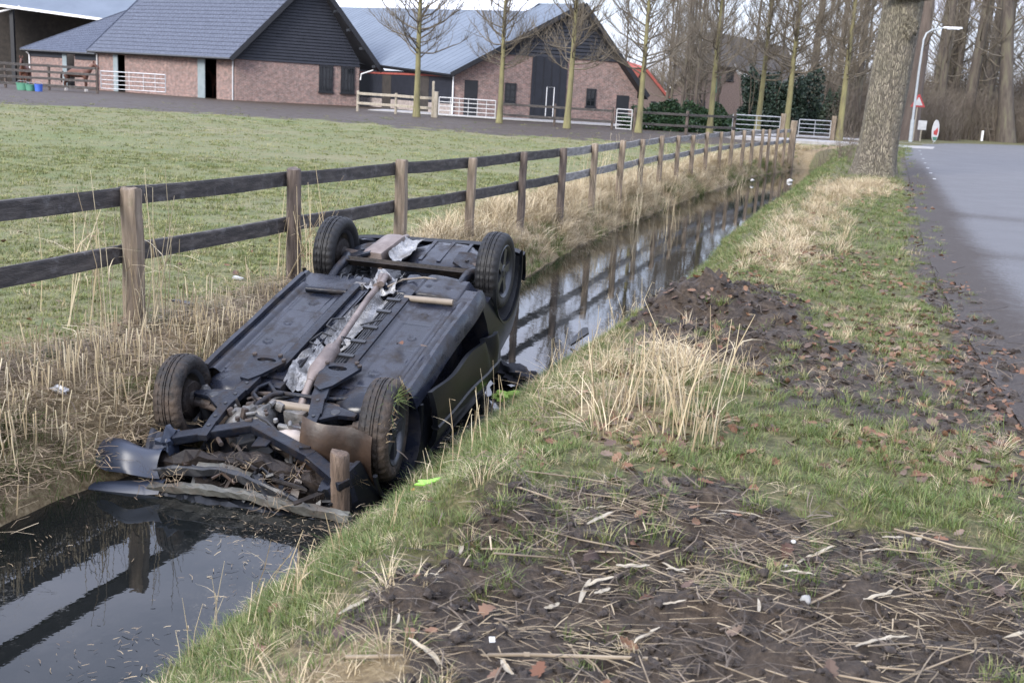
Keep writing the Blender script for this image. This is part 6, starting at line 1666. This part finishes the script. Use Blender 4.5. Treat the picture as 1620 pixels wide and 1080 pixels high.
stubp = [stub(160 + i, 8, .175, .09) for i in range(4)]
def reed(seed, n, h, sp_):
    rr = random.Random(seed); mb = MB(); g = []
    for i in range(n):
        x, y = rr.gauss(0, sp_), rr.gauss(0, sp_); hh = h * rr.uniform(.5, 1.1); k0 = len(mb.v); lx, ly = rr.gauss(0, .12), rr.gauss(0, .12)
        pts = [V(x, y, -.02), V(x + lx * hh * .3, y + ly * hh * .3, hh * .5), V(x + lx * hh, y + ly * hh, hh)]
        if rr.random() < .3: pts.append(pts[-1] + V(rr.uniform(-.2, .2), rr.uniform(-.2, .2), rr.uniform(-.15, .05)) * h * .4)
        mb.tube(pts, [.0036, .003] + [.0016] * (len(pts) - 2), 3, False); g.append(len(mb.v) - k0)
        if rr.random() < .5: g.append(blade(mb, pts[1], rr.uniform(0, 6), hh * .3, .009, 1.4))
    return tinted(mb, 'reeds', G_reed, g, seed)
reedp = [reed(170 + i, 7, 1.0, .12) for i in range(4)]
wispp = [reed(180 + i, 3, .42, .05) for i in range(4)]
G_straw = leafmat('trodden_straw', [(.085, .062, .038), (.16, .122, .076), (.26, .205, .13), (.38, .31, .21)])
def mat_straw(seed, n, R_, l, w, m, aim=None):
    rr = random.Random(seed); mb = MB(); g = []
    for i in range(n):
        x, y = rr.gauss(0, R_), rr.gauss(0, R_); a = rr.uniform(0, PI) if aim is None else rr.gauss(0, aim); ll = l * rr.uniform(.4, 1.3); z = rr.uniform(.003, .035 if aim is None else .016); tl_ = rr.uniform(-.12, .12)
        d = V(math.cos(a), math.sin(a), tl_); s_ = V(-d.y, d.x, rr.uniform(-.4, .4)) * w * rr.uniform(.6, 1.6) / 2; c_ = V(x, y, z); bd = V(rr.uniform(-1, 1), rr.uniform(-1, 1), .3) * ll * .12
        mb.add([c_ - d * ll / 2 - s_, c_ - d * ll / 2 + s_, c_ + bd + s_, c_ + bd - s_, c_ + d * ll / 2 + s_ * .5, c_ + d * ll / 2 - s_ * .5], [(0, 1, 2, 3), (3, 2, 4, 5)]); g.append(6)
    return tinted(mb, 'straw', m, g, seed)
thatchp = [mat_straw(190 + i, 40, .13, .14, .0032, G_thatch) for i in range(4)] + [mat_straw(196, 12, .13, .18, .004, G_reed)]
strawp = [mat_straw(200 + i, 12, .10, .13, .0032, G_straw, .35) for i in range(3)] + [mat_straw(205, 16, .10, .12, .003, G_thatch, .5)]
def oak_leaf(seed):
    rr = random.Random(seed); out = []; n = 9; L_ = .072
    curl = rr.uniform(-.5, .9); tw = rr.uniform(-.5, .5)
    mb = MB(); prof_ = []
    for i in range(n):
        f = i / (n - 1); wv = (.10 + .55 * math.sin(PI * min(1, f * .95 + .05)) ** .8) * (.62 + .38 * (i % 2)) * .55 * L_
        if i == 0: wv = .002
        if i == n - 1: wv = .006
        prof_.append((f * L_ - L_ / 2, wv))
    for x, wv in prof_:
        z0 = curl * 2.2 * x * x / L_ + .012
        for s_ in (-1, 0, 1): mb.v.append((x, s_ * wv, z0 + abs(s_) * wv * (.35 + tw * s_) ))
    for i in range(n - 1):
        for k in range(2): mb.f.append((i * 3 + k, (i + 1) * 3 + k, (i + 1) * 3 + k + 1, i * 3 + k + 1))
    return tinted(mb, 'oak_leaf', L_oak, [len(mb.v)], seed)
leafp = [oak_leaf(210 + i) for i in range(6)]
clodm = mat('soil_clod', [(.018, .013, .011), (.040, .031, .026), (.075, .06, .05)], 18, .9, .8, 60)
def clod(seed):
    mb = MB(); mb.blob((0, 0, .006), .022, .020, .015, seed, .35, 5); return mb.mesh('clod', clodm, 60)
clodp = [clod(i) for i in range(3)]

CAMF = Vector((fw.x, fw.y, fw.z)); CAMP = Vector((0, 0, 1.88))
def inview(x, y, z, mg=1.12):
    d = np.stack([x - CAMP.x, y - CAMP.y, z - CAMP.z], -1); dz = d @ np.array(CAMF); dx = d @ np.array(r2); dy = d @ np.array(u2)
    return (dz > .5) & (abs(dx) < dz * .4737 * mg + .6) & (abs(dy) < dz * .316 * mg + .6)
def sample(x0, x1, y0, y1, dens, keep, cap=None):
    """random points on the ground: keep(x, y) gives the chance to stay"""
    n = int((x1 - x0) * (y1 - y0) * dens)
    x = rng.uniform(x0, x1, n); y = rng.uniform(y0, y1, n)
    ok = inview(x, y, np.zeros(n)); x, y = x[ok], y[ok]
    k = rng.random(len(x)) < keep(x, y); x, y = x[k], y[k]
    return x, y, zt(x, y)
def land(x, y, mrg=.0): return ((x < xL(y) - mrg) | (x > xR(y) + mrg)) & (x < xE(y) - .05)
def vals(n, lo, hi): return rng.uniform(lo, hi, n)
def emit(name, protos, parts, label, tilt=.12, lo=.75, hi=1.3, spin=None):
    P_ = []; sc = []; ix = []
    for (x, y, z), s_, sub in parts:
        P_.append(np.stack([x, y, z], -1)); sc.append(s_ * rng.uniform(lo, hi, len(x))); ix.append(rng.choice(sub, len(x)))
    P_ = np.concatenate(P_); n = len(P_)
    rot = np.stack([rng.normal(0, tilt, n), rng.normal(0, tilt, n), rng.uniform(0, 6.28, n) if spin is None else rng.normal(0, spin, n)], -1)
    return scatter(name, protos, P_, rot, np.concatenate(sc), np.concatenate(ix), label)
def k_verge(x, y):
    m, d, f = masks(x, y); return land(x, y) * (f < .5) * np.maximum((1 - m) ** 1.3, .55 * (fbm(x * 3.1, y * 3.1, 66) > .57)) * (1 - .65 * d) * np.clip(.38 + 1.3 * (fbm(x * 2.2, y * 2.2, 61) - .25), .3, 1) * (.55 + .45 * sst(1.3, .4, x - xR(y)))
def k_bankgreen(x, y):
    u = xL(y) - x; return ((u > 0) & (u < .45)) * (fbm(x * 1.4, y * 1.4, 71) > .50)
def k_field(x, y):
    m, d, f = masks(x, y); u = xL(y) - x; return (u > .65) * (1 - m) * np.clip(sst(.65, 1.2, u), .25, 1) * np.clip(.25 + 1.4 * (fbm(x * 1.1, y * 1.1, 63) - .22), .1, 1)
emit('verge_grass', greenp, [(sample(-2.2, 3.6, 2.3, 7, 620, k_verge), .68, [0, 1, 2, 3, 4]), (sample(-1, 5, 7, 13, 420, k_verge), .70, [0, 1, 2, 3]), (sample(0, 11, 13, 26, 120, k_verge), 1.05, [0, 1, 2, 3]), (sample(4, 20, 26, 60, 26, k_verge), 1.6, [0, 1, 2, 3]),
     (sample(-4.5, 0, 4, 14, 260, k_bankgreen), 1.0, [0, 4, 5]), (sample(-.5, 13, 14, 46, 60, k_bankgreen), 1.6, [0, 4, 5])], 'short green grass on the verge and along the water edge')
emit('field_grass', fieldp + farp, [(sample(-9, 1.5, 6, 14, 230, k_field), 1.0, [0, 1, 2]), (sample(-15, 7, 14, 26, 60, k_field), 1.5, [0, 1, 2]), (sample(-26, 13, 26, 60, 7, k_field), 1.1, [3, 4, 5])], 'grazed pale green grass of the paddock')
def k_drybank(x, y):
    u = xL(y) - x; return ((u > .02) & (u < 1.45)) * (y > 11) * np.clip(1.4 * fbm(x * .8, y * .8, 73), 0, 1) * (1 - .75 * (u < .35) * (fbm(x * 1.4, y * 1.4, 71) > .5))
def k_drymid(x, y):
    m, d, f = masks(x, y); return land(x, y) * (f < .5) * d * (1 - .5 * m)
def k_drypatch(x, y):
    m, d, f = masks(x, y); return land(x, y) * (f < .5) * (1 - m) * (fbm(x * 1.6, y * 1.6, 77) > .60) * .8
gx_ = np.concatenate([rng.normal(a, .16, 4) for a in ((0.793, 5.440)[0], (1.198, 6.659)[0])]); gy_ = np.concatenate([rng.normal(a, .16, 4) for a in ((0.793, 5.440)[1], (1.198, 6.659)[1])])
emit('dry_grass', dryp + drysm, [((gx_, gy_, zt(gx_, gy_)), 1.1, [0, 1, 2, 3]), (sample(-1.2, 8, 11, 30, 85, k_drybank), 1.3, [0, 1, 2, 3]), (sample(2, 13, 30, 50, 26, k_drybank), 1.6, [0, 1, 2, 3]), (sample(-2, 1, 2.4, 4.5, 60, k_drymid), .62, [0, 1, 4, 5]), (sample(-.5, 5, 6, 13, 55, k_drymid), .75, [0, 1, 2, 3, 4, 5]), (sample(2, 12, 13, 34, 36, k_drymid), 1.0, [0, 1, 2, 3]), (sample(-2, 4, 2.4, 12, 50, k_drypatch), .55, [0, 4, 5]), (sample(-2, 4, 2.4, 9, 70, lambda x, y: k_verge(x, y) * .9), .5, [4, 5]), (sample(2, 12, 12, 30, 14, k_drypatch), .85, [4, 5]), (sample(-8, 0, 6, 14, 14, lambda x, y: k_field(x, y) * .8), .7, [4, 5])], 'bleached dry grass on the ditch banks', .2)
def k_stub(x, y):
    u = xL(y) - x; return ((u > .12) & (u < 1.15)) * (y < 13.5) * np.clip(1.5 * fbm(x * 1.7, y * 1.7, 75), .1, 1)
emit('reed_stubble', stubp, [(sample(-5.5, 0, 4.2, 9.5, 46, k_stub), 1.0, [0, 1, 2, 3]), (sample(-3.5, .5, 9.5, 13.5, 26, k_stub), 1.0, [0, 1, 2, 3])], 'cut reed stubble standing on the left bank', .10)
def k_thatch(x, y):
    u = xL(y) - x; return ((u > .10) & (u < 1.2)) * (y < 14)
emit('reed_thatch', thatchp, [(sample(-5.5, 0, 4.2, 10, 130, k_thatch), 1.0, [0, 1, 2, 3, 4]), (sample(-3.5, .6, 10, 14, 60, k_thatch), 1.0, [0, 1, 2, 3]), (sample(-2, 3, 2.3, 8, 20, k_drypatch), .8, [0, 1]), (sample(-.6, 3, 6, 11, 16, k_drymid), 1, [0, 1, 4])], 'matted old reed litter on the left bank', .16)
# tall reeds at fence posts and along the far bank
rx, ry = [], []
for (cx_, cy_, n, sdv) in [(FP[1][0] + .02, FP[1][1] - .12, 4, .10), (FP[1][0] - .15, FP[1][1] + .05, 3, .15), (FP[2][0] + .1, FP[2][1] - .1, 4, .12), (FP[8][0], FP[8][1] - .3, 10, .5), (FP[9][0], FP[9][1] - .3, 9, .5), (FP[11][0], FP[11][1] - .3, 4, .6), (FP[7][0], FP[7][1], 3, .4), (FP[13][0], FP[13][1], 5, .8)]:
    rx += list(rng.normal(cx_, sdv, n)); ry += list(rng.normal(cy_, sdv, n))
rx, ry = np.array(rx), np.array(ry)
emit('tall_reeds', reedp, [((rx, ry, zt(rx, ry)), 1.05, [0, 1, 2, 3])], 'tall dead reeds standing by the fence posts', .12, .6, 1.25)
cx_ = np.concatenate([rng.normal(a, .12, 9) for a in ((0.810, 5.443)[0], (1.218, 6.664)[0], (0.662, 5.821)[0])]); cy_ = np.concatenate([rng.normal(a, .15, 9) for a in ((0.810, 5.443)[1], (1.218, 6.664)[1], (0.662, 5.821)[1])])
clump = (cx_, cy_, zt(cx_, cy_))
def k_wisp(x, y):
    u = x - xR(y); return ((u > .02) & (u < .9)) * (fbm(x * 1.5, y * 1.5, 81) > .42)
emit('dead_stems', wispp, [(sample(-1.8, 1.5, 3.6, 11, 7, k_wisp), .8, [0, 1, 2, 3]), (clump, 1.0, [0, 1, 2, 3])], 'thin dead stems rising from the right bank', .16)
# straw, clods on the churned mud
def k_mud(x, y):
    m, d, f = masks(x, y); return land(x, y, .3) * (f < .5) * (m > .6)
emit('straw_litter', strawp, [(sample(-1.6, 3.4, 2.4, 4.9, 75, lambda x, y: k_mud(x, y) * np.clip(3.6 * fbm(x * 1.9, y * 2.8, 85) - 1.25, .04, 1)), 1.0, [0, 1, 2, 3])], 'broken straw and reed scraps trodden into the mud', .06, spin=.5)
emit('mud_fibre', [mat_straw(280 + i, 16, .12, .13, .0035, G_rot) for i in range(3)], [(sample(-1.6, 3.6, 2.4, 5.2, 26, k_mud), .9, [0, 1, 2]), (sample(-.5, 4.6, 5.5, 12, 14, k_mud), 1.0, [0, 1, 2])], 'dark rotten root fibre in the churned mud', .25)
emit('soil_clods', clodp, [(sample(-1.6, 3.6, 2.4, 5.2, 330, k_mud), .42, [0, 1, 2]), (sample(-.5, 4.6, 5.5, 12, 60, k_mud), .9, [0, 1, 2]), (sample(.4, 3.5, 7, 13, 90, lambda x, y: inpoly(MUD_TORN, x, y, .1) * np.clip(2.5 * fbm(x * 3, y * 3, 44) - .8, 0, 1)), .8, [0, 1, 2])], 'small clods of dark soil on the churned ground', .4, .4, 2.2)
# leaf litter: the ones that show largest are leaves of their own
def k_leaf(x, y):
    m, d, f = masks(x, y); return land(x, y, .1) * (f < .5) * np.clip(2.4 * fbm(x * 1.3, y * 1.3, 91) - .75, .02, 1) * (.35 + .65 * sst(-.2, 1.0, x + .15 * (y - 4) * -1))
emit('leaf_litter', leafp, [(sample(-1, 6, 4.4, 14, 190, k_leaf), .8, list(range(6))), (sample(2, 14, 14, 30, 10, k_leaf), 1.2, list(range(6))), (sample(-6, 0, 6, 13, 2.5, lambda x, y: (x < xL(y) - .2) * .8), .9, list(range(6)))], 'brown fallen oak leaves lying in the grass', .35)
lx, ly, lz = sample(-1.2, 3.4, 2.5, 6.4, 30, k_leaf)
sel = rng.permutation(len(lx))[:170]
GL = 'fallen oak leaves on the near verge'
lm, ld, _f = masks(lx, ly)
for j in sel:
    o = link(leafp[j % 6], 'oak_leaf', None, (lx[j], ly[j], lz[j] + .01), (rng.normal(0, .35), rng.normal(0, .35), rng.uniform(0, 6.28)), (rng.uniform(.65, 1.05),) * 3)
    tag(o, 'brown fallen oak leaf lying on the dark churned mud' if lm[j] > .55 else 'brown fallen oak leaf lying among bleached dry grass' if ld[j] > .3 else 'brown fallen oak leaf lying in the short green verge grass', 'leaf', GL)
lm_ = {}
for P3, lab in ((( .36, -.66, -.115), 'curled red-brown oak leaf on the car floor near the right sill'), ((.30, -.46, -.085), 'red-brown oak leaf on the car floor nearer the exhaust')):
    p = car2w(P3); o = link(leafp[0 if P3[1] < -.5 else 3], 'oak_leaf', None, tuple(p + V(0, 0, .0)), (0, .2, 1.0 if P3[1] < -.5 else 2.2)); tag(o, lab, 'leaf')

# reed leaves and stalks lying on the mud, large enough to pick out
reedleaf = mat('dry_reed_leaf', [(.20, .165, .12), (.32, .28, .21), (.46, .42, .34)], 16, .7, .3, 40, stretch=(.3, 3, 3))
stalkm = mat('dry_reed_stalk', [(.13, .10, .065), (.24, .19, .13), (.34, .28, .20)], 10, .75, stretch=(.5, 3, 3))
def reed_leaf_mesh(seed):
    rr = random.Random(seed); mb = MB(); n = 9; L_ = rr.uniform(.08, .20); w_ = rr.uniform(.005, .010); cv = rr.uniform(-.25, .25); fold = rr.uniform(.2, .7)
    for i in range(n):
        f = i / (n - 1); x = (f - .5) * L_; y = cv * L_ * (f - .5) ** 2 * 2; z = .006 + rr.uniform(0, .007) + .03 * max(0, f - .7) * rr.uniform(0, 1); ww = w_ * (.15 + math.sin(PI * (.08 + .9 * f)) ** .7)
        mb.v += [(x, y - ww, z + ww * fold), (x, y, z), (x, y + ww, z + ww * fold)]
    for i in range(n - 1): mb.f += [(i * 3, (i + 1) * 3, (i + 1) * 3 + 1, i * 3 + 1), (i * 3 + 1, (i + 1) * 3 + 1, (i + 1) * 3 + 2, i * 3 + 2)]
    return mb.mesh('reed_leaf', reedleaf, 60)
def stalk_mesh(seed):
    rr = random.Random(seed); mb = MB(); L_ = rr.uniform(.18, .60); k = rr.uniform(-.018, .018)
    mb.tube([(-L_ / 2, 0, .008), (-L_ * .1, k, .012), (L_ * .2, k * 1.2, .010), (L_ / 2, 0, .014)], [.0034, .0032, .003, .0022], 6); mb.tube([(-L_ * .1 - .004, k, .012), (-L_ * .1 + .004, k, .012)], .0044, 6)
    return mb.mesh('reed_stalk', stalkm, 60)
rlp = [reed_leaf_mesh(i) for i in range(8)]; rsp = [stalk_mesh(i) for i in range(8)]
mx_, my_, mz_ = sample(-1.0, 3.2, 2.4, 4.7, 46, k_mud)
used = 0
for j in range(min(135, len(mx_))):
    isleaf = j % 3 == 0
    az = rng.normal(.1, .5) if rng.random() < .75 else rng.uniform(0, 3.1)
    o = link((rlp if isleaf else rsp)[j % 8], 'reed_leaf' if isleaf else 'reed_stalk', None, (mx_[j], my_[j], mz_[j] + .006), (rng.normal(0, .12), rng.normal(0, .12), az), (rng.uniform(.7, 1.25),) * 3)
    tag(o, 'pale dry reed leaf lying on the churned mud in the foreground' if isleaf else 'thin dry reed stalk lying on the churned mud in the foreground', 'reed leaf' if isleaf else 'reed stalk', 'reed leaves on the mud' if isleaf else 'reed stalks on the mud')
for P_, az, s_, lab, lm2 in (((0.245, 3.039, 0.170), .05, 3.0, 'long straight dry reed stalk along the bottom edge of the picture', 's'), ((0.040, 2.985, 0.170), -1.2, 1.3, 'broad pale reed leaf next to the white paper scrap', 'l'), ((0.487, 3.638, 0.180), .1, 1.6, 'long reed leaf across the middle of the churned mud', 'l')):
    o = link(rsp[2] if lm2 == 's' else rlp[1], 'reed_stalk' if lm2 == 's' else 'reed_leaf', None, (P_[0], P_[1], zg(P_[0], P_[1]) + .015), (0, 0, az), (s_ * .8, s_ * .8, s_ * .6)); tag(o, lab, 'reed stalk' if lm2 == 's' else 'reed leaf')

# floating bits on the near water
floatp = [mat_straw(240 + i, 16, .12, .035, .003, G_thatch) for i in range(2)] + [mat_straw(244, 5, .14, .07, .003, G_thatch)]
n = 2600; x = rng.uniform(-3.3, .6, n); y = rng.uniform(3, 8, n)
ok = (x > xL(y) + .05) & (x < xR(y) - .05) & (rng.random(n) < np.clip(3.0 * (fbm(x * 1.5, y * 1.5, 95) - .44), .02, 1)); x, y = x[ok], y[ok]
emit('floating_litter', floatp, [((x, y, np.full(len(x), WATER - .012)), .8, [0, 1, 2])], 'floating scraps of reed on the dark water', .0)
# straw caught in the wrecked nose
pts = [car2w((random.uniform(1.68, 1.98), random.uniform(-.75, .55), random.uniform(.0, .12))) for _ in range(34)]
pts = np.array([tuple(p) for p in pts])
emit('snagged_straw', [mat_straw(260, 18, .05, .09, .003, G_rot), mat_straw(261, 10, .05, .10, .003, G_thatch)], [((pts[:, 0], pts[:, 1], pts[:, 2]), .8, [0, 0, 1])], 'muddy straw caught in the wrecked car nose', .7)
pts = [car2w((1.22 + .26 * math.cos(a), -.80 + random.uniform(-.02, .03), .26 * math.sin(a))) for a in np.linspace(-1.9, -.5, 9)]
pts = np.array([tuple(p) for p in pts])
emit('snagged_grass', [tuft(270, 18, .10, .004, .03, 1.6, G_green, 'tuft'), mat_straw(271, 14, .04, .09, .004, G_thatch)], [((pts[:, 0], pts[:, 1], pts[:, 2]), .8, [0, 1, 1])], 'grass sods caught on the front wheel', 1.2)

# ------------------------------------------------------------------ scraps and small things
def scrap(name, P_, pts_, th, m, label, cat, rot=(0, 0, 0), dz=.01, bend=.0):
    q = MB(); n = len(pts_); c_ = (sum(p[0] for p in pts_) / n, sum(p[1] for p in pts_) / n)
    up_ = [(x, y, th / 2 + bend * ((x - c_[0]) ** 2 - (y - c_[1]) ** 2)) for x, y in pts_]; dn = [(x, y, z - th) for x, y, z in up_]
    q.add(up_ + dn + [(c_[0], c_[1], th / 2), (c_[0], c_[1], -th / 2)], [(i, (i + 1) % n, 2 * n) for i in range(n)] + [((i + 1) % n + n, i + n, 2 * n + 1) for i in range(n)] + [(i, i + n, (i + 1) % n + n, (i + 1) % n) for i in range(n)])
    o = q.build(name, m, None); o.location = (P_[0], P_[1], P_[2] + dz); o.rotation_euler = rot; return tag(o, label, cat)
lime_c = mat('lime_green_plastic', [(.20, .46, .05), (.27, .54, .08)], 4, .5)
yellow_c = mat('yellow_green_cloth', [(.22, .36, .05), (.32, .46, .10)], 4, .8, .3)
blackcloth = mat('black_cloth', [(.010, .010, .014), (.02, .02, .026)], 6, .9, .4)
paperm = mat('white_paper', [(.42, .42, .41), (.55, .55, .54)], 8, .8)
tinm = mat('crumpled_foil', [(.5, .5, .5), (.7, .7, .72)], 8, .35, .5, 25, metal=.4)
stonem = mat('grey_stone', [(.20, .20, .20), (.34, .33, .32)], 12, .8, .3)
p = (-0.402, 5.402, -0.180)
scrap('plastic_scrap', (p[0], p[1], zg(p[0], p[1])), [(-.07, -.012), (-.02, -.02), (.05, -.008), (.08, .005), (.06, .018), (.0, .022), (-.03, .035), (-.05, .03), (-.04, .01)], .008, lime_c, 'bright lime green plastic scrap on the bank grass', 'scrap', (.2, -.2, .1), .05, 2)
p = (-0.521, 5.874, -0.250)
scrap('lens_piece', (p[0], p[1], zg(p[0], p[1])), [(-.013, -.007), (.012, -.009), (.015, .007), (-.008, .009)], .006, amber, 'tiny amber lens piece in the bank grass beside the front wheel', 'scrap', (.4, -.2, .3), .05)
p = (0.011, 7.963, -0.300)
q = MB(); q.blob((0, 0, .05), .15, .12, .08, 14, .35, 12); q.blob((.12, .02, .03), .10, .08, .05, 15, .35, 10)
o = q.build('cloth', blackcloth, None, 60); p = (0.046, 8.947, -0.500); o.location = (p[0] - .02, p[1] + .05, -.52); tag(o, 'wet black cloth bunched at the water edge behind the car', 'cloth')
q = MB(); q.blob((0, 0, .03), .11, .07, .04, 17, .35, 10); o = q.build('cloth', yellow_c, None, 60); p = (-0.007, 8.320, -0.420); o.location = (p[0], p[1], zg(p[0], p[1]) + .03); tag(o, 'yellow-green cloth lying on the bank just below the black cloth', 'cloth')
p = (0.671, 10.714, -0.500)
scrap('car_trim', (p[0], p[1], -.53), [(-.14, -.06), (.10, -.05), (.15, .03), (.12, .08), (-.05, .03)], .02, plastic, 'black piece of car trim sticking out of the water beside the right bank', 'car trim', (.1, -.55, .5), .04, .6)
p = (-2.756, 8.824, 0.000)
scrap('car_trim', (p[0], p[1], zg(p[0], p[1])), [(-.10, -.02), (.06, -.03), (.10, .0), (.05, .03), (-.08, .02)], .015, plastic, 'black sliver of broken trim on the grass behind the left fence post', 'car trim', (.1, .1, -.2), .03)
p = (-2.650, 10.157, 0.000)
scrap('lens_piece', (p[0], p[1], zg(p[0], p[1])), [(-.05, -.02), (.04, -.025), (.06, .01), (-.02, .03)], .02, tinm, 'small shiny broken piece on the paddock grass left of the second post', 'scrap', (.1, .2, .3), .025)
q = MB(); q.blob((0, 0, .02), .055, .03, .026, 19, .3, 9); o = q.build('crushed_can', tinm, None, 50); p = (-2.791, 6.460, -0.250); o.location = (p[0], p[1], zg(p[0], p[1]) + .02); o.rotation_euler = (.2, .1, -.2); tag(o, 'crushed pale can on the reed stubble of the left bank', 'can')
p = (-0.007, 3.101, 0.160)
scrap('paper_scrap', (p[0], p[1], zg(p[0], p[1])), [(-.008, -.011), (.010, -.008), (.008, .011), (-.010, .009)], .004, paperm, 'small square white paper scrap near the bottom of the picture', 'paper', (.5, .1, .1), .025)
q = MB(); q.blob((0, 0, .012), .020, .017, .020, 23, .12, 8); o = q.build('stone', stonem, None, 60); p = (1.075, 3.486, 0.180); o.location = (p[0], p[1], zg(p[0], p[1])); tag(o, 'grey pebble standing up from the dark mud at right', 'stone')
for px_, lab, s_ in (((1.158, 4.008, 0.180), 'white round pebble on the mud right of centre', 1.0), ((1.100, 3.870, 0.180), 'tan pebble just below the white one on the mud', .8)):
    q = MB(); q.blob((0, 0, .006), .011 * s_, .010 * s_, .008 * s_, 29, .08, 7); o = q.build('pebble', paperm if s_ == 1 else stonem, None, 60); o.location = (px_[0], px_[1], zg(px_[0], px_[1]) + .004); tag(o, lab, 'pebble')
for P_, s_, lab in (((9.328, 38.100, -0.570), .62, 'white litter bag floating at the far end of the ditch'), ((7.632, 36.205, -0.500), .38, 'small white scrap on the far left bank of the ditch')):
    q = MB(); q.blob((0, 0, .04), .16 * s_, .14 * s_, .10 * s_, 31, .25, 9); o = q.build('litter', paperm, None, 60); o.location = (P_[0], P_[1], P_[2]); tag(o, lab, 'litter')
